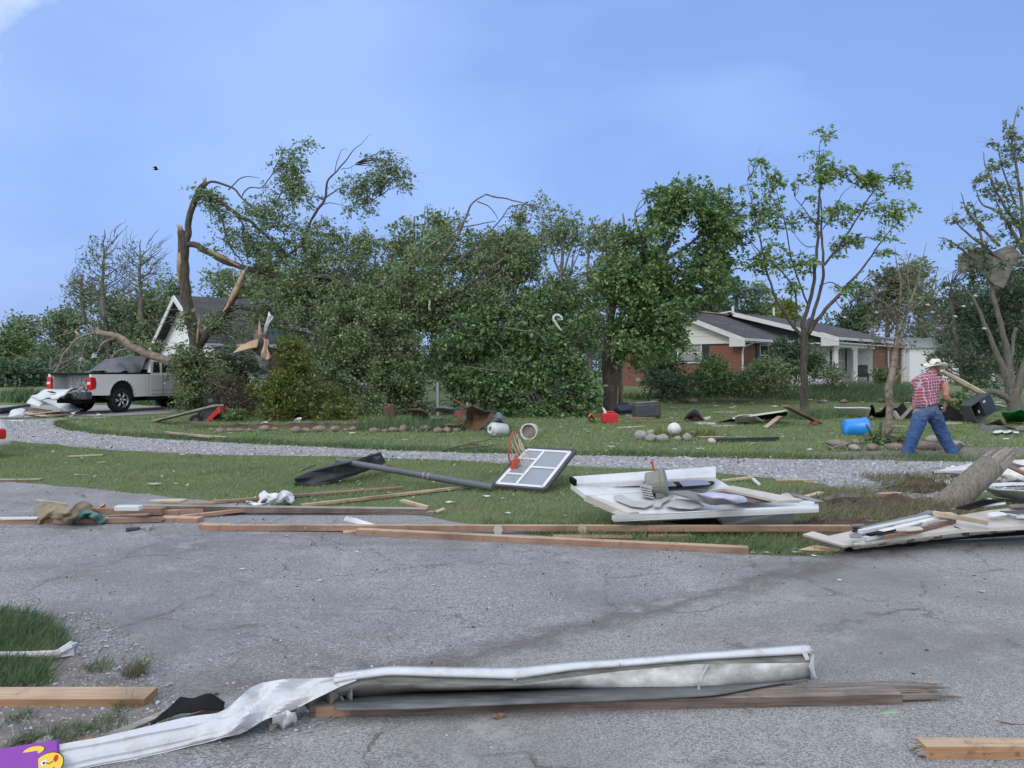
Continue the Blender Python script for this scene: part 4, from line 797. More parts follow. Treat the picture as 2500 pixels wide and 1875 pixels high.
BG = [ # px, top, rx, base, depth, leaf
 (60, 760, 90, 960, 58, 'leaf_pale', 'low hazy treetop at the far left edge'), (150, 740, 80, 960, 56, 'leaf_pale', 'hazy round tree second from the left edge'), (15, 800, 70, 970, 46, 'leaf_maple', 'deep green bush tree cut by the left edge'),
 (260, 690, 110, 960, 52, 'leaf_pale', 'dense grey green tree directly above the pickup bed'), (350, 665, 90, 960, 50, 'leaf_pale', 'grey green tree just left of the snapped trunk'), (120, 850, 110, 985, 42, 'leaf_dark', 'dark thicket tree behind the pile of torn metal'), (250, 870, 110, 985, 40, 'leaf_dark', 'dark thicket tree behind the pickup tailgate'), (30, 880, 90, 985, 40, 'leaf_dark', 'dark low thicket tree at the left edge'),
 (560, 650, 90, 860, 52, 'leaf_mid', 'green tree rising over the garage ridge'), (640, 640, 60, 800, 56, 'leaf_mid', 'smaller green tree over the garage roof, right of its ridge'),
 (1000, 462, 75, 900, 50, 'leaf_mid', 'tall poplar like tree behind the toppled crown, left of two'), (1065, 470, 45, 900, 52, 'leaf_mid', 'narrow pointed tree behind the toppled crown, right of two'), (905, 560, 80, 900, 52, 'leaf_mid', 'round tree between the snapped tree and the poplars'), (1160, 580, 90, 900, 55, 'leaf_mid', 'round tree behind the arching bare branches'), (1250, 520, 70, 900, 56, 'leaf_pale', 'tall pale tree behind the middle of the toppled crown'),
 (1370, 490, 60, 900, 55, 'leaf_pale', 'tall hazy tree left of the leafy maple'), (1440, 545, 70, 900, 54, 'leaf_pale', 'hazy tree touching the leafy maple on its left'),
 (430, 655, 60, 900, 54, 'leaf_mid', 'green treetop directly behind the snapped trunk'), (1790, 690, 90, 880, 60, 'leaf_dark', 'dark tree above the brick house ridge'), (1860, 670, 70, 880, 62, 'leaf_pale', 'pale tree above the brick house roof'), (1720, 720, 80, 880, 58, 'leaf_dark', 'dark tree beside the brick chimney'), (1915, 735, 40, 850, 50, 'leaf_yellow', 'small yellow green tree behind the white raised roof edge'),
 (2090, 680, 60, 870, 62, 'leaf_dark', 'dark tree right of the slender tree trunk'), (2170, 650, 70, 870, 64, 'leaf_olive', 'olive brown treetop above the ranch roof'), (2250, 640, 70, 870, 62, 'leaf_pale', 'pale feathery treetop right of the olive one'), (2340, 660, 80, 900, 58, 'leaf_dark', 'dark tree behind the metal sheet'), (2440, 650, 90, 930, 56, 'leaf_dark', 'dark tree filling the right edge'), (2380, 830, 110, 960, 44, 'leaf_dark', 'low dark thicket tree behind the walking man')]
for i, (px, top, rx, by, d, lf_, lab) in enumerate(BG):
    bg_tree(px, top, rx, by, d, lf_, 100 + i, lab, n=int(90 + rx * (by - top) / 120), per=34, ls=0.0042 * d, sp=0.010 * d)
# bare twiggy ones, far left
def bare(px, base_y, top, d, seed, label, rx=60):
    rnd = random.Random(seed); lim = [[(px, base_y, .16), (px - 4, base_y - (base_y - top) * .5, .10), (px + rnd.uniform(-10, 20), top, .02)]]
    for i in range(15):
        f = rnd.uniform(.1, .85); y0 = base_y + (top - base_y) * f; s = rnd.choice((-1, 1)); L = (1.35 - f * .9) * rx * rnd.uniform(.6, 1.1)
        x1 = px + s * L; lim.append([(px - 3, y0, .05), (px + s * L * .5, y0 - (base_y - top) * .09, .03), (x1, y0 - (base_y - top) * .20, .010)])
        for k in range(3): lim.append([(px + s * L * (.4 + .2 * k), y0 - (base_y - top) * (.12 + .04 * k), .022), (px + s * L * (.55 + .22 * k), y0 - (base_y - top) * (.20 + .03 * k), .014), (px + s * L * (.65 + .25 * k) + 14, y0 - (base_y - top) * (.27 + .05 * k), .006)])
    return tree('storm_stripped_tree', label, 'tree', lim, d, [(px, (base_y + top) / 2 - (base_y - top) * .12, rx * .9, (base_y - top) * .35, d, 1.5)], 60, 10, .15, .3, 'leaf_pale', 'bark_grey', seed, tw=3, twr=.03, group='storm stripped trees at the left', jit=.12)
bare(255, 780, 560, 46, 71, 'tallest storm stripped tree, thin bare twigs against the sky at the left', 65)
bare(205, 790, 665, 47, 72, 'leaning stripped tree with a sideways fan of twigs, leftmost of the bare three', 55)
bare(345, 790, 585, 46, 73, 'stripped tree with twigs fanning up beside the snapped trunk', 70)
# --- shrubs -------------------------------------------------------------------
def shrub(name, label, ells, n, per, ls, sp, leaf, seed, d, px, by, group=None, wind=(0.2, 0, 0.2), leaf2=None):
    return tree(name, label, 'shrub', [[(px, by, .05), (px + 3, by - 25, .04), (px + 8, by - 60, .02)], [(px, by, .04), (px - 18, by - 30, .03), (px - 30, by - 55, .01)], [(px, by, .04), (px + 22, by - 30, .03), (px + 38, by - 50, .01)]], d, ells, n, per, ls, sp, leaf, 'bark', seed, wind=wind, tw=1, twr=.012, maxtw=60, group=group, jit=.03, leaf2=leaf2)
shrub('golden_juniper', 'large golden green feathery bush at the rock edge in front of the garage', [(710, 880, 45, 55, 23.6, .9, 1.2), (700, 950, 85, 60, 23.4, 1.1, 1.3), (770, 990, 90, 60, 23.2, 1.1, 1.2), (680, 1010, 75, 38, 23.0, .9, 1.4), (820, 1020, 60, 32, 23.2, .8, 1), (715, 840, 18, 20, 23.6, .3, .8)], 520, 46, 0.085, 0.13, 'leaf_gold', 81, 23.4, 735, 1050, wind=(.1, 0, .8), leaf2='leaf_yellow')
shrub('garage_shrub', 'dark green shrub hiding the garage wall behind the golden bush', [(560, 900, 60, 40, 29.5, .6), (620, 900, 50, 50, 29.5, .6), (600, 960, 70, 40, 29, .6), (520, 950, 40, 50, 29, .6)], 330, 30, .11, .2, 'leaf_dark', 79, 29.5, 590, 1000)
shrub('reddish_shrub', 'thin brownish shrub between the snapped tree and the golden bush', [(540, 930, 60, 30, 25, .6), (590, 990, 45, 50, 24.5, .6), (560, 960, 50, 30, 24.6, .6)], 150, 22, 0.07, 0.14, 'leaf_red', 82, 24.6, 585, 1045)
shrub('low_green_shrub', 'low green leafy plant at the foot of the golden bush, left side', [(575, 1020, 35, 22, 22.5, .4), (545, 1035, 25, 15, 22.4, .3)], 60, 22, 0.07, 0.10, 'leaf_maple', 83, 22.5, 570, 1050)
shrub('foundation_shrub', 'dark rounded shrub under the gable window', [(1735, 900, 45, 36, 34, .9), (1745, 930, 55, 30, 33.5, .9)], 150, 34, .11, .18, 'leaf_maple', 84, 34, 1740, 960, 'shrubs along the brick house')
shrub('foundation_shrub', 'broad mid green shrub under the small window', [(1870, 895, 65, 30, 34, .9), (1900, 925, 90, 32, 33.5, .9), (1810, 930, 55, 32, 33.4, .8)], 260, 34, .115, .18, 'leaf_mid', 85, 34, 1870, 960, 'shrubs along the brick house')
shrub('foundation_shrub', 'tall dark shrub beside the porch, behind the slender tree trunk', [(1930, 860, 60, 38, 37.5, .9), (1985, 875, 40, 40, 37, .8), (1940, 895, 70, 28, 37, .8)], 260, 34, .13, .2, 'leaf_dark', 86, 37.5, 1940, 950, 'shrubs along the brick house')
shrub('foundation_shrub', 'uprooted dark shrub against the brick gable wall, left of the window', [(1610, 900, 60, 40, 34.5, .9), (1640, 935, 70, 28, 33.5, .9), (1590, 860, 40, 25, 35, .7)], 200, 34, .12, .2, 'leaf_dark', 87, 34, 1620, 965, 'shrubs along the brick house')
shrub('foundation_shrub', 'small bush by the brick wall right of the porch', [(2160, 915, 30, 22, 38, .6)], 40, 30, .12, .15, 'leaf_mid', 88, 38, 2160, 945, 'shrubs along the brick house')
shrub('porch_bush', 'thin sprawling bush in front of the white porch', [(2030, 915, 50, 22, 36, .6)], 50, 20, .11, .17, 'leaf_pale', 89, 36, 2030, 945)
shrub('bed_plant', 'leafy green plant at the foot of the bare sapling', [(2140, 1070, 28, 18, 15.6, .25), (2205, 1072, 14, 14, 15.6, .15)], 50, 22, .05, .07, 'leaf_mid', 90, 15.6, 2145, 1090)
shrub('hedge_right', 'dark leafy bush behind the walking man at hip height', [(2330, 990, 50, 32, 23, .5)], 70, 28, .10, .13, 'leaf_maple', 91, 23, 2330, 1030)
for (px, py, r_, mat_, dn, hh, sd_) in ((325, 1652, 26, 'grass_dry', 26000, .085, 92), (345, 1640, 18, 'grass_dark', 16000, .09, 93)):
    c = G(px, py); rr = r_ * c.y / F; o = blades('weed_clump', [(c.x + rr * math.cos(k * .785), c.y + rr * 1.1 * math.sin(k * .785)) for k in range(8)], dn, hh, .0016, mat_, sd_, bend=.55, zoff=.012, wind=0.1); del o['kind']
    tag(o, 'dry brown weed clump growing by the nailed board' if sd_ == 92 else 'greener weed sprigs rising behind the dry brown clump', 'weed')
# far wood behind everything: one uncountable mass down to the ground
rng = np.random.default_rng(77); nF = 2600; xx = rng.uniform(-75, 75, nF); cF = np.stack([xx, 88 + rng.uniform(-5, 5, nF), np.abs(rng.normal(size=nF)) * 0.3 + rng.uniform(0, 1, nF) * (4.6 + 1.6 * np.sin(xx * .23) + 1.0 * np.sin(xx * .71))], 1)
tag(leaves('far_woods', np.repeat(cF, 26, axis=0) + rng.normal(size=(nF * 26, 3)).clip(-1.8, 1.8) * 0.75, 0.42, 'leaf_dark', None, rng), kind='stuff')
# ground cover bands (uncountable)
def band(name, pts, dens, h, w, mat, seed): blades(name, gp(*pts), dens, h, w, mat, seed, bend=.5)
band('ground_cover', [(1500, 972), (1560, 966), (1700, 958), (1950, 950), (2100, 945), (2220, 948), (2230, 985), (2100, 985), (1960, 978), (1750, 972), (1550, 978)], 170, 0.42, 0.022, 'grass_dark', 61)
band('ground_cover', [(1985, 1010), (2080, 1008), (2085, 1022), (1980, 1028), (1900, 1025), (1920, 1010)], 260, 0.30, 0.012, 'grass_dark', 62)
band('ground_cover', [(870, 1038), (1100, 1036), (1130, 1046), (1120, 1056), (870, 1054)], 260, 0.35, 0.012, 'grass_dark', 63)
band('ground_cover', [(1590, 1058), (1740, 1060), (1750, 1070), (1580, 1070)], 260, 0.20, 0.012, 'leaf_gold', 64)
band('ground_cover', [(0, 985), (300, 985), (500, 1000), (500, 985), (300, 965), (0, 965)], 160, 0.5, 0.03, 'grass_dark', 65)
# ------------------------------------------------------------------ houses
def V2(a): return Vector((a[0], a[1], 0))
def quad_uv(mb, p, mi=0):   # roof-like quad p0-p1 eave, p2-p3 ridge
    p = [Vector(q) for q in p]; L = (p[1] - p[0]).length; Hh = (p[3] - p[0]).length
    mb.add(p, [(0, 1, 2, 3)], mi, [[(0, 0), (L, 0), (L, Hh), (0, Hh)]])
def slab(mb, p, th, mi=0):
    p = [Vector(q) for q in p]; n = (p[1] - p[0]).cross(p[3] - p[0]).normalized()
    if n.z < 0: n = -n
    L = (p[1] - p[0]).length; Hh = (p[3] - p[0]).length; q = [v - n * th for v in p]
    mb.add(p + q, [(0, 1, 2, 3)], mi, [[(0, 0), (L, 0), (L, Hh), (0, Hh)]])
    k = len(mb.v) - 8
    for i in range(4): mb.f.append([k + i, k + (i + 1) % 4, k + 4 + (i + 1) % 4, k + 4 + i]); mb.m.append(mi)
    mb.f.append([k + 7, k + 6, k + 5, k + 4]); mb.m.append(mi)
def beam(mb, a, b, w, h, mi=0, upv=Vector((0, 0, 1)), mtop=None):
    a = Vector(a); b = Vector(b); x = (b - a); L = x.length; x.normalize(); y = upv.cross(x)
    y = y.normalized() if y.length > 1e-5 else Vector((0, 1, 0)); z = x.cross(y)
    mb.box((a + b) / 2, (L, w, h), Matrix((x, y, z)).transposed(), mi, mtop)
def window(parent, pos, u, w, h, nrm_, mull=1, curtain=True, shutters=(1, 1), name='window', double=True, frame=0.07):
    """pos: centre on the wall; u: unit direction along wall; nrm_: outward"""
    z = Vector((0, 0, 1)); pos = Vector(pos); c = pos + nrm_ * 0.03
    mb = MB(); rot = Matrix((u, nrm_, z)).transposed()
    def bx(cx, cz, sx, sz, dep, off, mi=0): mb.box(c + u * cx + z * cz + nrm_ * off, (sx, dep, sz), rot, mi)
    bx(0, h / 2, w + frame, frame, .06, 0); bx(0, -h / 2, w + frame * 1.6, frame, .09, 0.01); bx(-w / 2, 0, frame, h - frame, .06, 0); bx(w / 2, 0, frame, h - frame, .06, 0)
    if double: bx(0, 0.02, w - frame, .05, .05, -.004)
    for k in range(1, mull): bx(-w / 2 + w * k / mull, 0, .05, h - frame, .052, 0.002)
    f = mb.build(name, 'white_paint', parent, world_parent=True)
    mb = MB(); mb.box(pos + nrm_ * 0.022, (w - .02, .02, h - .02), rot); g = mb.build('pane', 'dark_glass', f)
    if curtain:
        mb = MB()
        for k in range(14):
            cx = -w / 2 + .07 + (w - .14) * (k + .5) / 14
            mb.box(pos + u * cx + z * (.02 if k % 2 else .0) + nrm_ * (0.036 + 0.004 * (k % 2)), ((w - .14) / 14 * .8, .006, h - .16), rot)
        mb.build('curtain', 'curtain', f)
    for s, on in zip((-1, 1), shutters):
        if not on: continue
        mb = MB(); cc = pos + u * s * (w / 2 + .24) + nrm_ * .03
        mb.box(cc, (.36, .035, h + .06), rot)
        for k in range(12): mb.box(cc + z * (-h / 2 + .06 + (h - .12) * k / 11) + nrm_ * .022, (.28, .012, .05), rot)
        mb.build('shutter', 'shutter_dark', parent, world_parent=True)
    return f
# --- brick ranch house -------------------------------------------------
U = Vector((0.69, 0.72, 0)).normalized(); Vv = Vector((-U.y, U.x, 0)); NS = -Vv      # NS: outward normal of the long front; gable faces -U
A = Vector((11.72, 38.0, 0)); GZ = 0.60; EZ = 3.22
house = thing('brick_house', 'storm damaged red brick ranch house with dark shingle roof and white gable', 'house', (A.x, A.y, GZ))
house_bits = []
def HB(mb, name, mats, **k):
    o = mb.build(name, mats, house, world_parent=True, **k); return o
W1 = 7.8; peak1 = 4.74; B = A + Vv * W1; Lh = 13.0
mb = MB(); mb.wall(A, B, GZ - .4, EZ - .30); mb.wall(A + U * 7.2, A, GZ - .4, EZ - .30); mb.wall(B, B + U * Lh, GZ - .4, EZ - .3); HB(mb, 'brick_wall', 'brick')
mb = MB(); a_ = A - U * .05; b_ = B - U * .05
L_ = W1; vs = [(a_.x, a_.y, EZ - .30), (b_.x, b_.y, EZ - .30), (b_.x, b_.y, EZ), ((a_ + b_).x / 2, (a_ + b_).y / 2, peak1 - .08), (a_.x, a_.y, EZ)]
mb.add(vs, [(0, 1, 2, 3, 4)], 0, [[(0, 0), (L_, 0), (L_, .3), (L_ / 2, 1.9), (0, .3)]]); HB(mb, 'gable_wall', 'siding_cream')
mb = MB(); beam(mb, A - U * .08 + Vector((0, 0, EZ - .28)) + NS * .05, B - U * .08 + Vector((0, 0, EZ - .28)), .06, .08); HB(mb, 'gable_trim', 'white_paint')
mid = A + Vv * W1 / 2; ov = .45; slope = (peak1 - EZ) / (W1 / 2)
e0 = A - U * ov + NS * ov + Vector((0, 0, EZ - slope * ov + .1)); r0 = mid - U * ov + Vector((0, 0, peak1 + .1)); e1 = e0 + U * 7.4; r1 = r0 + U * Lh
mb = MB(); slab(mb, [e0, e0 + U * Lh, r0 + U * Lh, r0], .07); f0 = B - U * ov - NS * ov + Vector((0, 0, EZ - slope * ov + .1)); slab(mb, [f0 + U * Lh, f0, r0, r0 + U * Lh], .07); roof = HB(mb, 'roof', 'roof_shingle')
mb = MB(); beam(mb, e0 + Vector((0, 0, -.14)) - U * .02, r0 + Vector((0, 0, -.14)) - U * .02, .04, .24); beam(mb, f0 + Vector((0, 0, -.14)) - U * .02, r0 + Vector((0, 0, -.14)) - U * .02, .04, .24)
mb.prism([e0 - U * .03 + Vector((0, 0, -.02)), e0 - U * .03 + Vector((0, 0, -.42)), e0 - U * .03 - NS * .85 + Vector((0, 0, -.42)), e0 - U * .03 - NS * .85 + Vector((0, 0, .25))], U * .06)
HB(mb, 'rake_board', 'white_paint')
mb = MB(); beam(mb, e0 + NS * .06 + Vector((0, 0, -.08)), e0 + NS * .06 + U * 6.5 + Vector((0, 0, -.08)), .13, .14); HB(mb, 'gutter', 'white_alu')
mb = MB(); mb.prism([A - U * ov + NS * ov + Vector((0, 0, EZ - .24)), A + U * 7 + NS * ov + Vector((0, 0, EZ - .24)), A + U * 7 + Vector((0, 0, EZ - .24)), A - U * ov + Vector((0, 0, EZ - .24))], (0, 0, -.05)); HB(mb, 'soffit', 'white_paint')
mb = MB(); c_ = A + NS * .07 + U * .05; mb.tube([c_ + NS * .4 + U * .5 + Vector((0, 0, EZ - .2)), c_ + NS * .3 + U * .45 + Vector((0, 0, EZ - .32)), c_ + U * .1 + Vector((0, 0, EZ - .5)), c_ + Vector((0, 0, EZ - .7)), c_ + Vector((0, 0, GZ))], .05, 8); HB(mb, 'downspout', 'white_paint')
# torn shingle strips and peeled edge on the roof
mb = MB()
for k, (s, tt, l) in enumerate([(1.1, .55, 1.3), (2.1, .42, .6), (2.9, .36, .7), (.5, .8, .9)]):
    mb = MB()
    p = e0 + (r0 - e0) * tt + U * s + Vector((0, 0, .02)); beam(mb, p, p + U * l + (e0 - r0) * .02, .05, .02); HB(mb, 'exposed_strip', 'cream_board')
mb = MB(); p = r0 + U * 3.0 + Vector((0, 0, .03)); beam(mb, p, p + U * 4.5 + Vector((0, 0, .02)), .3, .05); HB(mb, 'ridge_board', 'plywood')
mb = MB(); p = r0 + U * 0.6 + NS * .4 + Vector((0, 0, -.1)); mb.prism([p, p + U * .9, p + U * 1.0 + Vector((0, 0, .2)), p + U * .5 + Vector((0, 0, .28)), p + U * .05 + Vector((0, 0, .2))], NS * .4); HB(mb, 'curled_roofing', 'black')
# chimney
mb = MB(); cp = mid + U * 2.3 - NS * .3
for (dx, dy, dz, hh) in ((0, 0, 0, 1.15), (.18, 0, 0, .8)):
    rot = Matrix((U, NS, Vector((0, 0, 1)))).transposed(); mb.box(cp + U * dx + Vector((0, 0, peak1 - .4 + hh / 2)), (.75 - dx, .65 - dx * .4, hh), rot)
ch = HB(mb, 'chimney', 'brown_stone'); ch.data.materials[0] = M['brick']; ch['label'] = 'broken brick chimney stub on the ridge'
# gable window + front window
window(house, A + Vv * 2.95 + Vector((0, 0, EZ - .80)), Vv, 1.42, .98, -U, curtain=True, shutters=(1, 1))
window(house, A + U * 2.6 + Vector((0, 0, EZ - .92)), U, 1.05, 1.12, NS, curtain=False, shutters=(1, 1))
mb = MB(); p = A + Vv * 6.2 - U * .03; mb.box(p + Vector((0, 0, .98)), (.03, .36, .22), Matrix((U, Vv, Vector((0, 0, 1)))).transposed()); HB(mb, 'crawl_vent', 'concrete')
# second wing with porch
S0 = A + U * 5.6 + NS * 2.6; EZ2 = 3.30; W2 = 11.4; pk2 = 4.82; L2_ = 12.0
sl2 = (pk2 - EZ2) / (W2 / 2); ov = .4
e0 = S0 - U * ov + NS * ov + Vector((0, 0, EZ2 - sl2 * ov + .1)); m2_ = S0 + Vv * W2 / 2; r0 = m2_ - U * ov + Vector((0, 0, pk2 + .1)); f0 = S0 + Vv * W2 - U * ov - NS * ov + Vector((0, 0, EZ2 - sl2 * ov + .1))
mb = MB(); slab(mb, [e0, e0 + U * L2_, r0 + U * L2_, r0], .07); slab(mb, [f0 + U * L2_, f0, r0, r0 + U * L2_], .07); HB(mb, 'roof', 'roof_shingle')
mb = MB(); beam(mb, e0 + Vector((0, 0, -.13)) - U * .02, r0 + Vector((0, 0, -.10)) - U * .02, .05, .24)
mb.prism([e0 - U * .03 + Vector((0, 0, -.02)), e0 - U * .03 + Vector((0, 0, -.46)), e0 - U * .03 - NS * .95 + Vector((0, 0, -.46)), e0 - U * .03 - NS * .95 + Vector((0, 0, .3))], U * .06)
HB(mb, 'rake_board', 'white_paint')
mb = MB(); mb.box(r0 + Vector((0, 0, .15)) - U * .05, (.1, .14, .42)); beam(mb, r0 + Vector((0, 0, .1)), r0 + Vector((0, 0, -.05)) - NS * .8 - U * .3, .05, .07); HB(mb, 'ridge_cap', 'white_paint'); p = r0 + U * 3.5; mb = MB(); mb.box(p + NS * .9 + Vector((0, 0, .2)), (.09, .09, .5)); HB(mb, 'roof_vent_pipe', 'white_paint')
mb = MB(); beam(mb, e0 + NS * .06 + Vector((0, 0, -.08)), e0 + NS * .06 + U * 11.6 + Vector((0, 0, -.08)), .13, .14); HB(mb, 'gutter', 'white_alu')
# gable face of wing (dark colour stands in for soffit shadow), porch walls, ceiling
mb = MB(); g0 = S0 + U * .1; g1 = g0 + Vv * W2
vs = [(g0.x, g0.y, EZ2 - .35), (g1.x, g1.y, EZ2 - .35), (g1.x, g1.y, EZ2), ((g0 + g1).x / 2, (g0 + g1).y / 2, pk2 - .02), (g0.x, g0.y, EZ2)]
mb.add(vs, [(0, 1, 2, 3, 4)], 0, [[(0, 0), (W2, 0), (W2, .3), (W2 / 2, 1.9), (0, .3)]]); HB(mb, 'wing_gable_shade', 'shutter_dark'); mb = MB()
pw = S0 - NS * 1.5
mb.wall(pw + U * 6.1, pw, GZ - .2, EZ2 - .1); mb.wall(pw, S0 + Vv * W2, GZ - .2, EZ2 - .1); HB(mb, 'porch_wall', 'siding_white')
mb = MB(); mb.wall(S0 + U * L2_, S0 + U * 6.1, GZ - .3, EZ2 - .1); HB(mb, 'brick_wall', 'brick')
mb = MB(); mb.wall(S0 + U * 6.1, pw + U * 6.1, GZ - .2, EZ2 - .1); HB(mb, 'side_panel', 'siding_white')
mb = MB(); mb.prism([S0 + NS * ov - U * ov + Vector((0, 0, EZ2 - .28)), S0 + NS * ov + U * 13 + Vector((0, 0, EZ2 - .28)), pw + U * 13 + Vector((0, 0, EZ2 - .28)), pw - U * ov + Vector((0, 0, EZ2 - .28))], (0, 0, -.06)); beam(mb, S0 + Vector((0, 0, EZ2 - .42)), S0 + U * 6.2 + Vector((0, 0, EZ2 - .42)), .2, .2); HB(mb, 'porch_beam', 'white_paint')
for k, s in enumerate((.15, 2.9)):
    mb = MB(); p = S0 + U * s; mb.box((p.x + (.06 if k else 0), p.y, (GZ + EZ2 - .5) / 2), (.24, .24, EZ2 - .5 - GZ)); mb.box((p.x, p.y, EZ2 - .58), (.32, .32, .12)); o = HB(mb, 'porch_post', 'white_paint')
window(house, pw + U * 4.7 + Vector((0, 0, 2.05)), U, 1.75, 1.45, NS, mull=3, curtain=True, shutters=(1, 1))
mb = MB(); mb.prism([S0 + NS * .5 - U * .5 + Vector((0, 0, GZ + .12)), S0 + NS * .5 + U * 6.1 + Vector((0, 0, GZ + .12)), pw + U * 6.1 + Vector((0, 0, GZ + .12)), pw - U * .5 + Vector((0, 0, GZ + .12))], (0, 0, -.6)); HB(mb, 'porch_floor', 'concrete')
for s in (8.6, 11.3):
    mb = MB(); p = S0 + U * s + NS * .12; mb.tube([p + NS * .3 + Vector((0, 0, EZ2 - .15)), p + Vector((0, 0, EZ2 - .5)), p + Vector((0, 0, GZ))], .06, 8); HB(mb, 'downspout', 'white_paint')
p = S0 + U * 5.0 - NS * .2
# porch chair
ch_ = thing('porch_chair', 'dark chair standing on the white porch by the wall', 'chair', (p.x, p.y, GZ + .12), R(-20))
mb = MB(); mb.box((0, 0, .42), (.6, .55, .08)); mb.build('seat', 'dark_grey', ch_)
mb = MB(); mb.box((0, .27, .75), (.6, .06, .7), Matrix.Rotation(R(-12), 3, 'X')); mb.build('backrest', 'dark_grey', ch_)
for s in (-1, 1):
    mb = MB(); mb.box((s * .29, 0, .3), (.05, .55, .6)); mb.build('armrest', 'dark_grey', ch_)
# white outbuilding far right
ob = thing('white_outbuilding', 'pale white walled building glimpsed through the trees at the right', 'building', (33, 56, .6))
mb = MB(); mb.wall((-3.0, 0, 0), (7, 3, 0), -.5, 2.6); mb.wall((-3, 6, 0), (-3.0, 0, 0), -.5, 2.6); mb.build('wall', 'siding_white', ob)
mb = MB(); slab(mb, [(-3.3, -.3, 2.6), (7.3, 2.8, 2.6), (6, 6, 3.5), (-3.3, 3, 3.5)], .08); mb.build('roof', 'galv', ob)
# --- garage house, left ---------------------------------------------------
gh = thing('garage_house', 'white sided gable house with dark roof behind the snapped tree', 'house', (-14, 35, .4))
GU = Vector((0.80, 0.60, 0)); GV = Vector((-GU.y, GU.x, 0))       # long axis recedes right; gable faces the left front
pk = PX(452, 722, 36.5); eL = PX(300, 806, 40.0); half = 5.2
gp0 = Vector((pk.x, pk.y, 0)); gR = gp0 - GV * half; gL = gp0 + GV * half; ez = pk.z - 2.35
gL0 = gL; 
mb = MB()
vs = [(gR.x, gR.y, 0), (gL.x, gL.y, 0), (gL.x, gL.y, ez), (gp0.x, gp0.y, pk.z - .1), (gR.x, gR.y, ez)]
mb.add(vs, [(0, 1, 2, 3, 4)], 0, [[(0, 0), (half * 2, 0), (half * 2, ez), (half, pk.z), (0, ez)]]); mb.wall(gR + GU * 9, gR, 0, ez); mb.wall(gL, gL + GU * 9, 0, ez)
mb.build('wall', 'siding_white', gh, world_parent=True)
sg = 2.35 / half; oh = .5; Lg = 10.5
r0 = gp0 - GU * oh + Vector((0, 0, pk.z)); eR = gR - GV * oh - GU * oh + Vector((0, 0, ez - sg * oh + .08)); eLf = gL + GV * oh - GU * oh + Vector((0, 0, ez - sg * oh + .08))
mb = MB(); slab(mb, [eR, eR + GU * Lg, r0 + GU * Lg, r0], .08); slab(mb, [eLf + GU * Lg, eLf, r0, r0 + GU * Lg], .08); mb.build('roof', 'roof_shingle', gh, world_parent=True)
mb = MB(); 
for q in (eR, eLf): beam(mb, q - GU * .03 + Vector((0, 0, -.14)), r0 - GU * .03 + Vector((0, 0, -.14)), .05, .26)
mb.build('rake_board', 'white_paint', gh, world_parent=True)
mb = MB(); beam(mb, eR + Vector((0, 0, -.08)) - GV * .06, eR + GU * Lg + Vector((0, 0, -.08)) - GV * .06, .13, .14); mb.build('gutter', 'white_alu', gh, world_parent=True)
mb = MB(); p = gp0 - GU * .03 - GV * 1.2 + Vector((0, 0, pk.z - 1.7)); mb.box(p, (.06, .25, .32), Matrix((GU, GV, Vector((0, 0, 1)))).transposed()); mb.build('gable_vent', 'brown_stone', gh, world_parent=True)
# cross wing with blue grey siding over brick
cw = PX(655, 900, 33.5); cwa = Vector((cw.x, cw.y, 0)); cwb = Vector((PX(760, 900, 35.5).x, 35.5, 0))
mb = MB(); mb.wall(cwa, cwb, 2.4, 3.55); mb.build('wing_wall', 'siding_blue', gh, world_parent=True)
mb = MB(); mb.wall(cwa, cwb, 0, 2.4); mb.build('wing_brick', 'brick', gh, world_parent=True)
mb = MB(); a0 = Vector((cwa.x - .3, cwa.y - .3, 3.55)); b0 = Vector((cwb.x + .3, cwb.y - .3, 3.45)); slab(mb, [a0, b0, b0 + Vector((-.6, 3.4, 1.1)), a0 + Vector((-.2, 3.4, 1.3))], .08); mb.build('wing_roof', 'roof_shingle', gh, world_parent=True)
mb = MB(); beam(mb, a0 + Vector((1.0, -.06, .04)), b0 + Vector((0, -.06, -.14)), .05, .16); mb.build('wing_fascia', 'white_paint', gh, world_parent=True)
# ------------------------------------------------------------------ pickup truck
Tf = Vector((0.34, 0.940, 0)); rearR = Vector(((222 - 1250) / F * 25.65, 25.65, 0))
tl = Vector((-Tf.y, Tf.x, 0))        # truck's left
torg = rearR + tl * 1.03
truck = thing('pickup_truck', 'silver pickup truck with a broken rear and a dark tarp over its cab', 'pickup truck', (torg.x, torg.y, .012), math.atan2(Tf.y, Tf.x)); truck.scale = (1.06, 1.06, 1.06)
def arch(xc, r, n=12, z0=.50, up=True): return [(xc + r * math.cos(math.pi - math.pi * i / n), z0 + (r * math.sin(math.pi * i / n))) for i in range(n + 1)]
def side_poly(pts, y, th, mats, name, mi=0, bev=.02):
    mb = MB(); mb.prism([(x, y, z) for x, z in pts], (0, th, 0)); return mb.build(name, mats, truck, bevel=bev)
wr = .41
bed = [(0.05, .62)] + [(0.75, .60)] + arch(1.22, .50, z0=.60) + [(1.75, .52), (2.38, .52), (2.38, 1.30), (0.02, 1.31)]
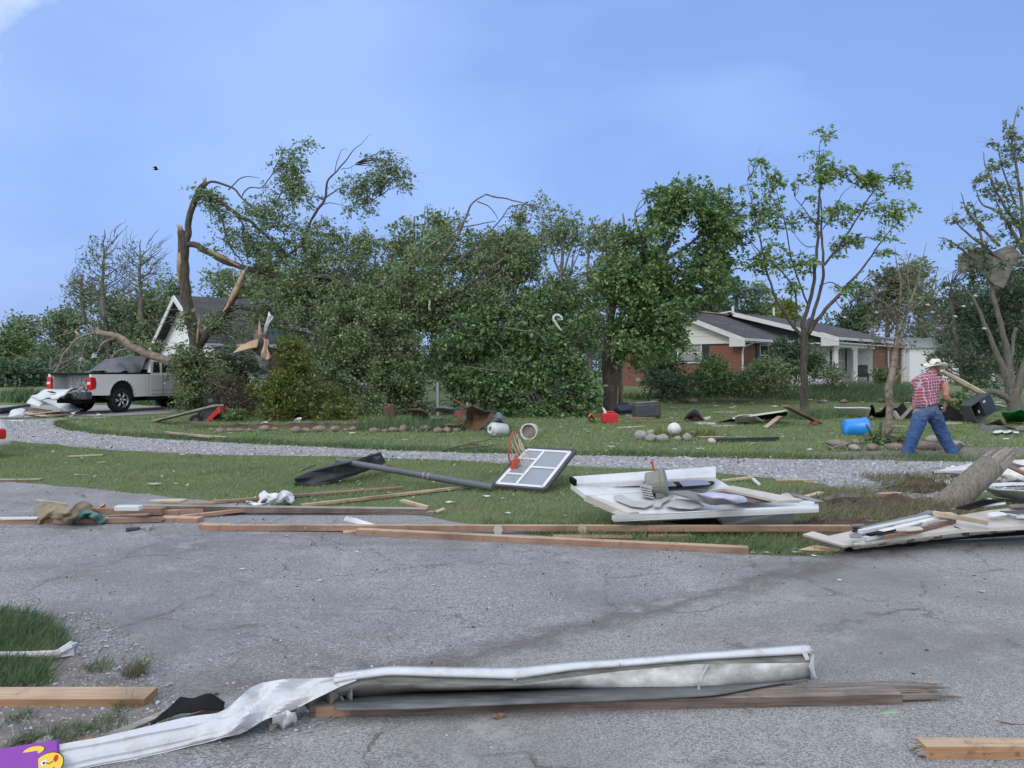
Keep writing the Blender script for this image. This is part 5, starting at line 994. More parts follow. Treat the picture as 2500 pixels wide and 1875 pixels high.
for s, nm in ((-1, 'bed_side'), (1, 'bed_side')):
    y = -.97 if s < 0 else .87
    side_poly(bed, y, .10, 'silver', nm)
    # raised fender flare
    mb = MB(); yy = s * .985
    pts = arch(1.22, .50, z0=.60); out = arch(1.22, .58, z0=.60)
    for i in range(len(pts) - 1): mb.add([(pts[i][0], yy, pts[i][1]), (pts[i + 1][0], yy, pts[i + 1][1]), (out[i + 1][0], yy - s * .03, out[i + 1][1]), (out[i][0], yy - s * .03, out[i][1])], [(0, 1, 2, 3)])
    mb.build('fender_flare', 'silver', truck, smooth=True, solid=.012)
    mb = MB(); mb.prism([(x, s * .93, z) for x, z in [(0.62, .45), (0.62, 1.18), (1.82, 1.18), (1.82, .45)]], (0, -s * .28, 0)); mb.build('wheel_well', 'black', truck)
mb = MB(); mb.box((1.2, 0, .66), (2.3, 1.74, .06)); mb.box((2.36, 0, .98), (.06, 1.74, .62)); mb.build('bed_floor', 'bed_grey', truck)
mb = MB()
for k in range(7): mb.box((2.31, -.75 + k * .25, .98), (.05, .10, .55))
for s in (-1, 1): mb.box((.35, s * .82, .95), (.55, .05, .55))
mb.build('bed_liner', 'bed_grey', truck, bevel=.01)
mb = MB(); mb.box((1.25, 0, 1.335), (2.35, 1.96, .05)); mb.box((.06, 0, 1.32), (.05, 1.80, .07)); mb.build('tonneau_cover', 'black', truck, bevel=.015)
# inner front part of the bed visible as light panel just behind opening
mb = MB(); mb.box((.62, 0, 1.0), (.04, 1.72, .62)); [mb.box((.585, y, 1.0), (.035, .13, .5)) for y in (-.6, -.2, .2, .6)]; mb.build('bed_bulkhead', 'bed_grey', truck, bevel=.01)
cab_low = [(2.42, .50), (4.36, .50)] + arch(4.86, .50, z0=.60)[0:] + [(5.42, .58), (5.75, .62), (5.80, .80), (5.78, 1.12), (5.5, 1.20), (4.35, 1.30), (2.42, 1.30)]
mb = MB(); mb.prism([(x, -.97, z) for x, z in cab_low], (0, 1.94, 0)); mb.build('cab_body', 'silver', truck, bevel=.03)
def cabring(z, x0, x1, y): return [(x0, -y, z), (x1, -y, z), (x1, y, z), (x0, y, z)]
mb = MB(); r_ = [cabring(1.30, 2.44, 4.55, .93), cabring(1.60, 2.52, 4.10, .86), cabring(1.86, 2.64, 3.72, .74), cabring(1.90, 2.80, 3.55, .66)]
for i in range(3): mb.add(r_[i] + r_[i + 1], [(j, (j + 1) % 4, 4 + (j + 1) % 4, 4 + j) for j in range(4)])
mb.add(r_[3], [(0, 1, 2, 3)]); mb.build('cab_roof', 'silver', truck, bevel=.03)
def side_glass(s, pts, nm, mat='dark_glass', off=.012):
    mb = MB(); mb.add([(x, s * (.93 - (z - 1.30) * .24 + off), z) for x, z in pts], [tuple(range(len(pts)))]); return mb.build(nm, mat, truck, solid=.012)
for s in (-1, 1):
    side_glass(s, [(3.02, 1.36), (4.18, 1.36), (3.78, 1.66), (3.62, 1.76), (3.10, 1.76)], 'side_window')
    side_glass(s, [(2.58, 1.36), (2.90, 1.36), (2.96, 1.74), (2.72, 1.74)], 'rear_side_window')
mb = MB(); mb.add([(2.455, -.80, 1.36), (2.455, .80, 1.36), (2.61, .68, 1.78), (2.61, -.68, 1.78)], [(0, 1, 2, 3)]); mb.build('rear_window', 'dark_glass', truck, solid=.02)
mb = MB(); mb.add([(4.52, -.84, 1.34), (4.52, .84, 1.34), (3.78, .68, 1.84), (3.78, -.68, 1.84)], [(0, 1, 2, 3)]); mb.build('windshield', 'dark_glass', truck, solid=.02)
for s in (-1, 1):
    mb = MB(); y = s * .975
    mb.box((3.0, y, .92), (.012, .012, .78)); mb.box((4.22, y, .92), (.012, .012, .78)); mb.box((3.4, y, .72), (1.9, .012, .012)); mb.box((3.4, y, .58), (1.9, .012, .012)); mb.build('panel_gap', 'dark_grey', truck)
    mb = MB(); mb.box((3.15, y * 1.015, 1.12), (.22, .03, .035)); mb.build('door_handle', 'chrome', truck, bevel=.01)
    mb = MB(); mb.box((3.3, s * .90, .42), (1.9, .12, .07)); mb.build('running_board', 'black', truck, bevel=.02)
    mb = MB(); mb.box((4.05, s * 1.08, 1.38), (.12, .18, .22)); mb.build('mirror', 'black', truck, bevel=.03)
    # tail light wraps the corner
    mb = MB(); mb.prism([(-.015, s * .99, 1.22), (-.015, s * .99, .80), (-.015, s * .80, .82), (-.015, s * .80, 1.22)], (.06, 0, 0)); mb.prism([(-.01, s * .992, 1.22), (.16, s * .992, 1.20), (.20, s * .992, 1.00), (.17, s * .992, .84), (-.01, s * .992, .80)], (0, -s * .05, 0)); l_ = mb.build('tail_light', 'tail_red', truck, bevel=.008)
    mb = MB(); mb.box((-.02, s * .90, 1.02), (.02, .14, .08)); mb.build('reverse_lamp', 'white_paint', l_)
    for xw in (1.22, 4.86):
        wh_ = bpy.data.objects.new('wheel', None); C.objects.link(wh_); wh_.parent = truck; wh_.location = (xw, s * .84, .42)
        mb = MB(); n = 28; prof = [(.26, -.13), (.36, -.14), (.405, -.12), (.42, -.06), (.42, .06), (.405, .12), (.36, .14), (.26, .13)]
        rows = [[(r * math.cos(2 * math.pi * i / n), y_, r * math.sin(2 * math.pi * i / n)) for i in range(n + 1)] for r, y_ in prof]; mb.grid(rows); mb.build('tyre', 'rubber', wh_, smooth=True)
        mb = MB(); yo = s * .10
        for k in range(6):
            a_ = 2 * math.pi * k / 6
            for da in (-.16, .16):
                mb.tube([(.05 * math.cos(a_), yo, .05 * math.sin(a_)), (.16 * math.cos(a_ + da * .6), yo + s * .01, .16 * math.sin(a_ + da * .6)), (.255 * math.cos(a_ + da), yo, .255 * math.sin(a_ + da))], [.03, .022, .026], 5)
        mb.tube([(0, yo - s * .02, 0), (0, yo + s * .02, 0)], .07, 12)
        rr = [[(r * math.cos(2 * math.pi * i / n), y_, r * math.sin(2 * math.pi * i / n)) for i in range(n + 1)] for r, y_ in ((.275, s * .13), (.25, s * .11), (.25, -s * .1))]; mb.grid(rr); mb.build('rim', 'chrome', wh_, smooth=True)
        mb = MB(); mb.tube([(0, s * .0, 0), (0, s * .04, 0)], .25, 20); mb.build('brake_disc', 'black', wh_)
mb = MB(); mb.box((-.08, -.62, .60), (.20, .62, .22)); mb.box((-.06, -.90, .62), (.26, .12, .24)); mb.box((-.08, .62, .60), (.20, .62, .22)); mb.box((-.10, 0, .62), (.14, .7, .12)); mb.build('bumper', 'dark_grey', truck, bevel=.03)
mb = MB(); mb.box((2.6, 0, .42), (5.2, 1.1, .14)); mb.build('chassis', 'black', truck)
# bent tailgate hanging down
mb = MB(); rows = []
for i in range(9):
    t_ = i / 8; row = []
    for j in range(11):
        v_ = -0.85 + 1.45 * j / 10; x = -.06 - .62 * t_ - .05 * math.sin(v_ * 3); z = .80 - .28 * t_ ** 1.5 + .06 * math.sin(j * 1.1 + i) * t_ + .10 * max(0, (j - 7) / 3)
        row.append((x, -v_ + .05, z))
    rows.append(row)
mb.grid(rows); tg = mb.build('tailgate', 'rv_white', truck, smooth=True, solid=.05); tg['label'] = 'white tailgate bent down and crumpled'
mb = MB(); mb.box((-.50, .15, .735), (.14, .22, .02), Matrix.Rotation(R(18), 3, 'Y')); mb.build('handle_recess', 'black', tg)
mb = MB(); rr2 = random.Random(4)
for k in range(14):
    p = Vector((-.05 + rr2.uniform(-.25, .2), -.55 + rr2.uniform(-.3, .2), .85 + rr2.uniform(-.2, .35))); q = [p + Vector((rr2.uniform(-.2, .2), rr2.uniform(-.2, .2), rr2.uniform(-.2, .2))) for _ in range(3)]; mb.add([p] + q, [(0, 1, 2), (0, 2, 3)])
o = mb.build('crumpled_metal', 'galv', truck, solid=.01); 
# tarp over cab
def cloth(name, label, cat, rows, mat, amp=.02, fr=6, solid=.008, sub=2, seed=0, group=None, parent=None):
    mb = MB(); mb.grid([[tuple(Vector(p) + Vector((mnoise.noise(Vector(p) * fr + Vector((seed, 0, 0))), mnoise.noise(Vector(p) * fr + Vector((0, seed, 7))), mnoise.noise(Vector(p) * fr + Vector((3, 0, seed))))) * amp) for p in r] for r in rows])
    o = mb.build(name, mat, parent, smooth=True, solid=solid, sub=sub, recenter=parent is None)
    return tag(o, label, cat, group) if label else o
TM = Matrix.Translation(truck.location) @ Matrix.Rotation(math.atan2(Tf.y, Tf.x), 4, 'Z') @ Matrix.Scale(1.06, 4)
rows = []
for i in range(14):
    t_ = i / 13; x = 1.15 + t_ * 1.72; row = []
    zt = 1.38 + .50 * min(1, max(0, (t_ - .05) / .36)) ** .7 + .05 * math.sin(t_ * 9); zt = min(zt, 1.93)
    for j in range(13):
        v_ = -1 + 2 * j / 12; y = v_ * (.82 - .1 * t_); ed = abs(v_) ** 3
        z = zt - ed * (zt - 1.37) * (1.0 if t_ < .62 else .25 * (1 - t_) + .1) + .04 * math.sin(j * 1.7 + i * .8) * min(1, 4 * (zt - 1.37))
        row.append(TM @ Vector((x, y - .03, max(z, 1.372) + (.01 if t_ < .6 else .02))))
    rows.append(row)
cloth('tarp', 'dark grey tarp draped over the pickup cab and bed cover', 'tarp', rows, 'tarp', .13, 2.6)
# wreckage pile behind truck
def plate(name, label, cat, pts, mat, th=.02, group=None, dz=True, n=7, curl=.0, amp=.02, seed=0, smooth=True, fr=3):
    """a bent sheet from four corners (3d), bilinear with curl"""
    a, b, c, d = [Vector(p) for p in pts]; rows = []
    for i in range(n + 1):
        s = i / n; row = []
        for j in range(n + 1):
            t_ = j / n; p = (a.lerp(b, t_)).lerp(d.lerp(c, t_), s)
            p = p + Vector((0, 0, curl * math.sin(math.pi * t_) + amp * mnoise.noise(Vector((p.x * fr, p.y * fr, seed)))))
            row.append(tuple(p))
        rows.append(row)
    mb = MB(); mb.grid(rows); o = mb.build(name, mat, smooth=smooth, solid=th, recenter=True); return tag(o, label, cat, group)
plate('metal_sheet', 'long bent white metal strip curling off the pile behind the tailgate', 'metal sheet', [Q(100, 978, .35), Q(125, 966, .6), Q(205, 1000, .12), Q(180, 1012, .05)], 'rv_white', .02, curl=.05, seed=1)
plate('metal_sheet', 'pointed white metal sheet standing up in the pile left of the tailgate', 'metal sheet', [Q(64, 984, .35), Q(84, 968, .55), Q(108, 988, .3), Q(98, 994, .25)], 'rv_white', .02, curl=.06, seed=2)
plate('metal_sheet', 'crumpled pale sheet lying at the left end of the pile', 'metal sheet', [Q(20, 1018, .1), Q(30, 1004, .25), Q(64, 1002, .25), Q(58, 1018, .08)], 'rv_white', .03, curl=.1, amp=.12, seed=3)
plate('metal_sheet', 'thin white strip on the gravel edge below the pile', 'metal sheet', [Q(20, 1026, .01), Q(60, 1025, .01), Q(58, 1028, .01), Q(22, 1028, .01)], 'rv_white', .01)
for k, (a, b_, z0, z1, w, th, m_, lab) in enumerate([((0, 1000), (70, 990), .2, .2, .12, .10, 'shutter_dark', 'dark beam lying behind the torn metal, upper'), ((0, 1008), (66, 998), .1, .1, .14, .10, 'black', 'black beam lying behind the torn metal, lower'), ((60, 996), (118, 1004), .18, .12, .3, .05, 'brown_wood', 'brown board buried in the middle of the pile'),
        ((70, 1012), (150, 1002), .08, .2, .25, .04, 'plywood', 'tan curved board on the near side of the pile'), ((118, 1010), (185, 1004), .1, .12, .25, .06, 'old_wood', 'dark broken board under the tailgate'), ((55, 1006), (110, 1016), .1, .05, .22, .03, 'plywood', 'tan panel scrap at the foot of the pile'), ((130, 1016), (200, 1012), .04, .04, .16, .04, 'brown_wood', 'short brown board lowest in the pile, nearest the wheel')]):
    mb = MB(); beam(mb, Q(*a, z0), Q(*b_, z1), w, th); tag(mb.build('broken_board', m_, recenter=True, bevel=.006), lab, 'board', 'boards in the pile behind the pickup')
# ------------------------------------------------------------------ car at left edge
car = thing('white_car', 'white car corner with red tail lamp cut by the left edge', 'car', (PX(-60, 900, 13.2).x, 13.2, 0))
co = car.location
def cp_(px, py, d): return PX(px, py, d) - co
mb = MB()
prof = [(1188, .14), (1178, .08), (1160, .03), (1120, 0), (1090, .02), (1065, .07), (1050, .12), (1030, .25), (1000, .5), (960, .8)]
# body as a rounded rear quarter: superellipse plan, bulging profile
rows = []
for (py, k) in prof:
    z = max(.22, PX(0, py, 12.3).z); row = []
    for j in range(25):
        th = -math.pi / 2 + math.pi * j / 24; ex = math.copysign(abs(math.cos(th)) ** .8, math.cos(th)); ey = math.copysign(abs(math.sin(th)) ** .55, math.sin(th))
        xr = PX(-4, 900, 13.25).x; row.append((xr - 1.7 + (1.7 - k) * ex - co.x, 13.2 + (.9 - k * .3) * ey - co.y, z))
    rows.append(row)
mb.grid(rows[3:]); mb.build('body', 'white_paint', car, smooth=True, solid=.01)
mb = MB(); mb.grid([[(x, y, z) for x, y, z in r] for r in rows[:4]]); mb.build('bumper', 'rv_white', car, smooth=True, solid=.01)
mb = MB(); mb.grid([[(x + .004, y * 1.004, z) for x, y, z in [(p[0], p[1], zz) for p in rows[1]]] for zz in (.20, .30)]); mb.build('red_trim', 'maroon', car, smooth=True, solid=.012)
mb = MB(); p = PX(0, 1062, 13.3) - co; mb.box((p.x - .14, p.y, p.z), (.26, .45, .22)); mb.build('tail_light', 'tail_red', car, bevel=.06)
for y_ in (-.7, .7):
    mb = MB(); mb.tube([(-.85, y_ - .12, .32), (-.85, y_ + .12, .32)], .32, 20); mb.build('wheel', 'rubber', car, bevel=.02)
# ------------------------------------------------------------------ basketball hoop
hoop = thing('basketball_hoop', 'toppled portable basketball hoop lying on the grass, orange red rim in the air', 'basketball hoop', tuple(Q(1040, 1170, 0)))
ho = hoop.location.copy()
Lp = Q(1202, 1186, .05); Tp = PX(1284, 1095, 10.75); Bp = Q(1321, 1198, .04); ey = (Bp - Lp); 
ex = (Tp - Lp); ex_n = ex.normalized(); ey = ey - ex_n * ey.dot(ex_n); ey_n = ey.normalized(); wy = .76; wx = ex.length
nn_ = ex_n.cross(ey_n); nn_ = nn_ if nn_.z > 0 else -nn_
rotb = Matrix((ex_n, ey_n, nn_)).transposed()
def bb(u_, v_, h_=0): return Lp + ex_n * (u_ * wx) + ey_n * (v_ * wy) + nn_ * h_ - ho
def frame_rect(mb, u0, u1, v0, v1, w, h_, th):
    for (a, b_) in (((u0, v0), (u1, v0)), ((u0, v1), (u1, v1)), ((u0, v0), (u0, v1)), ((u1, v0), (u1, v1))): beam(mb, bb(*a, h_), bb(*b_, h_), w, th, 0, nn_)
mb = MB(); mb.box(bb(.5, .5, 0), (wx, wy, .018), rotb); bbd = mb.build('backboard', 'panel_glass', hoop)
mb = MB(); frame_rect(mb, 0, 1, 0, 1, .045, 0, .045); mb.build('backboard_frame', 'dark_grey', bbd)
mb = MB(); frame_rect(mb, .05, .95, .06, .94, .055, .014, .006); beam(mb, bb(.05, .42, .0145), bb(.95, .42, .0145), .04, .006, 0, nn_); frame_rect(mb, .30, .70, .08, .42, .04, .0155, .006); beam(mb, bb(.5, .42, .016), bb(.5, .93, .016), .04, .006, 0, nn_)
mb.build('white_lines', 'white_paint', bbd)
rc = PX(1253, 1090, 10.35) - ho; ax1 = Vector((.12, .05, 1)).normalized() * .212; ax2 = Vector((.28, .95, -.05)).normalized() * .212
mb = MB(); pts = [rc + ax1 * math.cos(2 * math.pi * k / 28) + ax2 * math.sin(2 * math.pi * k / 28) for k in range(29)]; mb.tube(pts, .012, 6)
br_ = PX(1252, 1132, 10.2) - ho
mb.tube([br_, rc - ax1 + ax2 * .3], .014, 5); mb.tube([br_, rc - ax1 * .95 - ax2 * .35], .014, 5)
mb.tube([br_ + Vector((-.03, 0, -.02)), rc - ax1 * .8 - ax2 * .62], .010, 5)
rim = mb.build('rim', 'rim_red', hoop, smooth=True)
mb = MB(); mb.box(br_ + Vector((.03, 0, -.0)), (.085, .08, .17), Matrix.Rotation(R(25), 3, 'Y')); mb.build('rim_bracket', 'rim_red', hoop, bevel=.01)
mb = MB(); nd = PX(1292, 1128, 10.25) - ho - rc
def netp(k, r_, s_): 
    an = 2 * math.pi * k / 12; return rc + (ax1 * math.cos(an) + ax2 * math.sin(an)) * r_ + nd * s_ + Vector((0, 0, -.07 * s_ * s_)) + Vector((mnoise.noise(Vector((k, s_ * 3, 0))), 0, mnoise.noise(Vector((k, s_ * 3, 9))))) * .03 * s_
rg = [(1.0, 0), (.82, .25), (.6, .5), (.5, .75), (.42, 1.0), (.40, 1.25)]
for i in range(len(rg) - 1):
    for k in range(12):
        for dk in (0.5, -0.5): mb.tube([netp(k + .5 * (i % 2), *rg[i]), netp(k + .5 * (i % 2) + dk, *rg[i + 1])], .0035, 3, cap=False)
mb.build('net', 'net_cord', rim)
pa = Q(822, 1124, .30) - ho; pb = Q(1203, 1190, .06) - ho; pm = Q(1075, 1163, .16) - ho
mb = MB(); mb.tube([pa, pm.lerp(pa, .0) if False else pa.lerp(pb, .65)], .043, 12); mb.tube([pa.lerp(pb, .6), pb], .050, 12); pole = mb.build('pole', 'pole_grey', hoop, smooth=False)
mb = MB()
for k in (.585, .615): mb.tube([pa.lerp(pb, k - .002), pa.lerp(pb, k + .002)], .054, 12)
mb.build('pole_band', 'galv', pole)
# base tank (a curved hollow wedge)
mb = MB(); topc = [(718, 1170, .12), (760, 1150, .20), (810, 1138, .27), (870, 1126, .30), (900, 1116, .30)]; botc = [(718, 1184, .01), (770, 1186, .01), (820, 1176, .03), (870, 1160, .05), (912, 1142, .10)]
r0 = [Q(*q) - ho for q in topc]; r1 = [Q(*q) - ho for q in botc]
bk = Vector((.12, .42, .02)); rows = [[p + bk for p in r1], [p + bk * .9 + Vector((0, 0, .015)) for p in r0], [p + Vector((0, .03, .02)) for p in r0], [p for p in r0], [(p + q) / 2 + Vector((0, .07, 0)) for p, q in zip(r0, r1)], [p.lerp(q, .75) + Vector((0, -.01, 0)) for p, q in zip(r0, r1)], r1, [p + bk for p in r1]]
mb.grid(rows); k_ = len(rows[0]); mb.add([r[0] for r in rows[:-1]], [tuple(range(len(rows) - 1))]); mb.add([r[-1] for r in rows[:-1]], [tuple(range(len(rows) - 1))[::-1]])
base_ = mb.build('base', 'dark_grey', hoop, bevel=.015)
mb = MB(); rr_ = [Q(795, 1160, .12) - ho, Q(850, 1150, .14) - ho, Q(893, 1128, .22) - ho]; mb.tube(rr_, .03, 6); mb.tube([Q(770, 1135, .30) - ho, Q(735, 1150, .26) - ho], .012, 5); mb.box(Q(910, 1125, .22) - ho, (.16, .3, .16), Matrix.Rotation(R(20), 3, 'Y')); mb.build('base_rib', 'dark_grey', base_, bevel=.02)
# ------------------------------------------------------------------ camper wall panel
rv = thing('camper_wall', 'white camper wall panel with a dark window and grey stripes lying on the grass', 'wall panel', tuple(Q(1600, 1240, 0)))
ro = rv.location.copy()
def lp(px, py, z): return Q(px, py, z) - ro
def flat_panel(pts, th, mat, name, parent=rv, bev=None):
    p = [lp(*q) for q in pts]; n = (p[1] - p[0]).cross(p[2] - p[0]).normalized(); n = -n if n.z > 0 else n
    mb = MB(); mb.prism(p, n * th); return mb.build(name, mat, parent, bevel=bev)
skin = flat_panel([(1394, 1182, .40), (1730, 1157, .42), (1786, 1190, .33), (1430, 1209, .32)], .05, 'rv_white', 'upper_skin')
flat_panel([(1392, 1163, .48), (1748, 1138, .50), (1748, 1162, .46), (1396, 1182, .405)], .06, 'rv_white', 'roof_edge', bev=.01)
flat_panel([(1390, 1164, .49), (1397, 1163, .49), (1397, 1178, .42), (1390, 1178, .42)], .07, 'black', 'edge_cap')
flat_panel([(1430, 1210, .315), (1786, 1191, .325), (1925, 1222, .26), (1990, 1222, .24), (1985, 1238, .22), (1530, 1255, .22)], .05, 'rv_white', 'lower_skin')
win = flat_panel([(1568, 1180, .392), (1586, 1176, .40), (1715, 1169, .405), (1732, 1172, .40), (1744, 1182, .375), (1735, 1186, .37), (1600, 1192, .37), (1580, 1190, .375)], -.02, 'black', 'window_frame')
g1 = flat_panel([(1655, 1175, .425), (1712, 1172, .425), (1724, 1174, .42), (1735, 1182, .40), (1730, 1184, .395), (1668, 1188, .395)], -.005, 'rv_glass', 'pane', win)
g2 = flat_panel([(1590, 1179, .42), (1640, 1176, .42), (1652, 1187, .40), (1604, 1190, .395)], -.005, 'rv_glass', 'pane', win)
# swoosh stripes
def stripe_panel(pts, z, mat, name):
    p = [lp(a, b_, zz) for a, b_, zz in pts]; mb = MB(); mb.add(p, [tuple(range(len(p)))]); return mb.build(name, mat, rv, solid=.006)
def zl(px, py): return .325 - (py - 1200) * .0019 + .012
def zl2(a, b_): return (a, b_, zl(a, b_))
stripe_panel([zl2(*q) for q in [(1500, 1210), (1518, 1208), (1545, 1222), (1600, 1228), (1575, 1240), (1540, 1236), (1505, 1222)]], 0, 'rv_grey', 'stripe')
stripe_panel([zl2(*q) for q in [(1595, 1238), (1600, 1226), (1625, 1214), (1645, 1213), (1618, 1228), (1612, 1238)]], 0, 'rv_grey', 'stripe')
stripe_panel([zl2(*q) for q in [(1622, 1234), (1650, 1217), (1700, 1222), (1720, 1236), (1690, 1243), (1655, 1241)]], 0, 'rv_grey', 'stripe')
hole = flat_panel([(1690, 1204, .345), (1770, 1199, .35), (1905, 1225, .28), (1830, 1230, .275)], -.012, 'old_wood', 'torn_opening')
flat_panel([(1632, 1204, .36), (1680, 1202, .365), (1790, 1230, .30), (1735, 1233, .295)], -.02, 'sheet_grey', 'loose_flap')
edge = flat_panel([(1492, 1256, .23), (1940, 1234, .27), (1998, 1228, .28), (2000, 1240, .25), (1945, 1243, .24), (1498, 1263, .20)], .05, 'rv_white', 'lower_rail', bev=.01)
flat_panel([(1430, 1208, .33), (1442, 1208, .33), (1560, 1250, .24), (1530, 1252, .23)], .07, 'cream_board', 'edge_batten')
flat_panel([(1565, 1263, .18), (1745, 1253, .18), (1745, 1259, .15), (1565, 1268, .15)], .03, 'cream_board', 'inner_rail')
flat_panel([(1744, 1248, .20), (1942, 1242, .22), (1935, 1280, .02), (1768, 1282, .02), (1760, 1268, .08)], .02, 'rv_white', 'hanging_flap')
flat_panel([(1600, 1268, .10), (1745, 1262, .10), (1765, 1284, .01), (1690, 1285, .01)], .02, 'black', 'under_gap_shade')  # black sheet paints in the dark gap beneath the propped panel
flat_panel([(1728, 1203, .36), (1786, 1191, .36), (1960, 1225, .30), (1900, 1229, .29), (1770, 1199, .355)], -.025, 'cream_board', 'torn_edge_strip')
mb = MB(); 
for k, (a, b_) in enumerate([((1906, 1207), (1930, 1226)), ((1920, 1206), (1990, 1225))]): mb.add([lp(a[0], a[1], .34), lp(a[0] + 18, a[1] - 3, .36), lp(b_[0] + 22, b_[1], .30), lp(b_[0], b_[1], .30)], [(0, 1, 2, 3)])
mb.build('bent_corner', 'galv', rv, solid=.01)
pb_ = [lp(1705, 1196, .42), lp(1740, 1192, .50), lp(1780, 1198, .44), lp(1810, 1226, .31), lp(1760, 1230, .31), lp(1715, 1212, .36)]
rows = [[Q(1700 + j * 16 + i * 10, 1206 + i * 7 + (j % 2), .36 - i * .02 + .10 * math.sin(math.pi * j / 6) * math.sin(math.pi * (i + .6) / 4)) for j in range(7)] for i in range(4)]
cloth('crumpled_cloth', 'pale lilac cloth bunched in the torn opening of the camper wall', 'cloth', rows, 'lilac_cloth', .05, 9)
# vent housing on panel
vt = thing('vent_housing', 'olive grey metal blower housing sitting on the camper wall', 'blower housing', tuple(Q(1612, 1205, .36)))
vo = vt.location.copy(); axv = Vector((.86, -.25, .18)).normalized(); c0 = PX(1606, 1178, 7.55) - vo
a_ = axv.orthogonal().normalized(); b_ = axv.cross(a_)
mb = MB(); mb.etube([(c0 - axv * 0.122, a_ * 0.074, b_ * 0.074), (c0 - axv * 0.108, a_ * 0.115, b_ * 0.115), (c0 + axv * 0.036, a_ * 0.126, b_ * 0.126), (c0 + axv * 0.043, a_ * 0.141, b_ * 0.141), (c0 + axv * 0.079, a_ * 0.148, b_ * 0.148), (c0 + axv * 0.086, a_ * 0.126, b_ * 0.126)], 20); mb.box(c0 + Vector((.02, -.03, -.125)), (.11, .10, .06)); mb.build('housing', 'olive_metal', vt, bevel=.01)
mb = MB(); 
for k in range(5): mb.box(c0 + Vector((-.15 + .009 * k, -.09, -.07 - .025 * k + .045)), (.10, .09, .013), Matrix.Rotation(R(12), 3, 'Y'))
mb.box(c0 + Vector((-.12, -.06, -.07)), (.08, .08, .12), Matrix.Rotation(R(12), 3, 'Y')); mb.build('cooling_fins', 'rv_grey', vt)
mb = MB(); mb.tube([c0 + Vector((-.03, .0, .10)), c0 + Vector((-.06, .0, .20))], .010, 6); mb.tube([c0 + Vector((-.06, .0, .20)), c0 + Vector((-.065, .0, .215))], .02, 6); mb.build('red_handle', 'rim_red', vt)
# ------------------------------------------------------------------ utility pole stub
ps = thing('broken_pole', 'thick leaning wooden utility pole stub snapped off with long splinters', 'utility pole', tuple(Q(2305, 1243, 0)))
pso = ps.location.copy(); b0 = Q(2308, 1236, .0); t0 = PX(2436, 1122, 8.75); ax = (t0 - b0); 
mb = MB(); mb.tube([b0 - pso - ax * .15, b0 - pso, b0 - pso + ax * .5, b0 - pso + ax * .88], [.155, .15, .15, .145], 20); shaft = mb.build('shaft', 'pole_wood', ps, smooth=True)
mb = MB(); rg_ = np.random.default_rng(3); axn = ax.normalized(); a_ = axn.orthogonal().normalized(); b_ = axn.cross(a_)
for k in range(46):
    th = 2 * math.pi * k / 23 + rg_.normal() * .1; rr_ = .115 if k < 23 else rg_.uniform(.02, .10); L = rg_.uniform(.04, .15) + (.16 if math.cos(th - 2.2) > .6 else 0) + (.1 if k in (3, 17) else 0)
    q = b0 - pso + ax * .86 + (a_ * math.cos(th) + b_ * math.sin(th)) * rr_; mb.tube([q, q + axn * L * .6, q + axn * L], [.028, .022, .003], 4)
for (e_, r1_) in (((2500, 1096), .020), ((2478, 1098), .016), ((2498, 1110), .012)):
    q = b0 - pso + ax * .86 + a_ * .04; mb.tube([q, (PX(*e_, 8.7) - pso + q) / 2, PX(*e_, 8.7) - pso], [.04, r1_, .004], 4)
mb.build('splinters', 'grey_wood', ps)
# ------------------------------------------------------------------ big wall wreck at right
wk = thing('collapsed_wall_panel', 'broken cream wall panel with torn white insulation lying on the road edge', 'wall panel', tuple(Q(2250, 1320, 0)))
ro_save = ro; ro = wk.location.copy()
flat_panel([(2010, 1311, .14), (2105, 1290, .16), (2280, 1268, .22), (2420, 1245, .26), (2640, 1222, .28), (2640, 1278, .24), (2345, 1292, .20), (2080, 1325, .12)], .03, 'cream_board', 'top_sheet', wk)
flat_panel([(1960, 1304, .15), (1985, 1297, .17), (2090, 1328, .11), (2060, 1332, .10)], .02, 'cream_board', 'torn_corner', wk)
flat_panel([(1956, 1302, .14), (2060, 1331, .095), (2050, 1340, .06), (1962, 1312, .10)], .02, 'sheet_grey', 'layer_edge', wk)
flat_panel([(1950, 1342, .05), (1990, 1330, .06), (2050, 1340, .05), (2030, 1347, .01), (1965, 1350, .01)], .015, 'plywood', 'paper_facing', wk)
rr3 = random.Random(7); mb = MB()
rows = []
for i in range(5):
    row = []
    for j in range(40):
        t_ = j / 39; px = 2080 + t_ * 560; y0 = 1325 - 47 * t_ - 18 * math.sin(t_ * 1.4); yb = 1338 - 50 * t_ - 10 * math.sin(t_ * 2); z0 = .12 + .12 * t_
        p = Q(px, y0, z0).lerp(Q(px, yb, z0 - .10), i / 4); p += Vector((0, -.03 - .03 * math.sin(math.pi * i / 4) * (1 + mnoise.noise(Vector((j * .9, i, 0)))), .015 * mnoise.noise(Vector((j * .8, i, 4))))); row.append(p - ro)
    rows.append(row)
mb.grid(rows); mb.build('insulation', 'insulation', wk, smooth=True, solid=.02)
flat_panel([(2060, 1342, .01), (2300, 1315, .03), (2640, 1292, .05), (2640, 1286, .09), (2300, 1308, .07), (2070, 1336, .05)], .02, 'black', 'shadow_gap_strip', wk)  # black strip stands in for the shadow gap under the raised panel
mb = MB()
for k in range(9):
    t_ = k / 8; px = 2090 + 540 * t_; y0 = 1322 - 45 * t_ - 14 * math.sin(t_ * 1.5); z0 = .13 + .11 * t_; a0_ = Q(px, y0, z0) - ro; mb.box(a0_ + Vector((0, .03, -.035)), (.05, .06, .06))
mb.build('stud_ends', 'old_wood', wk)
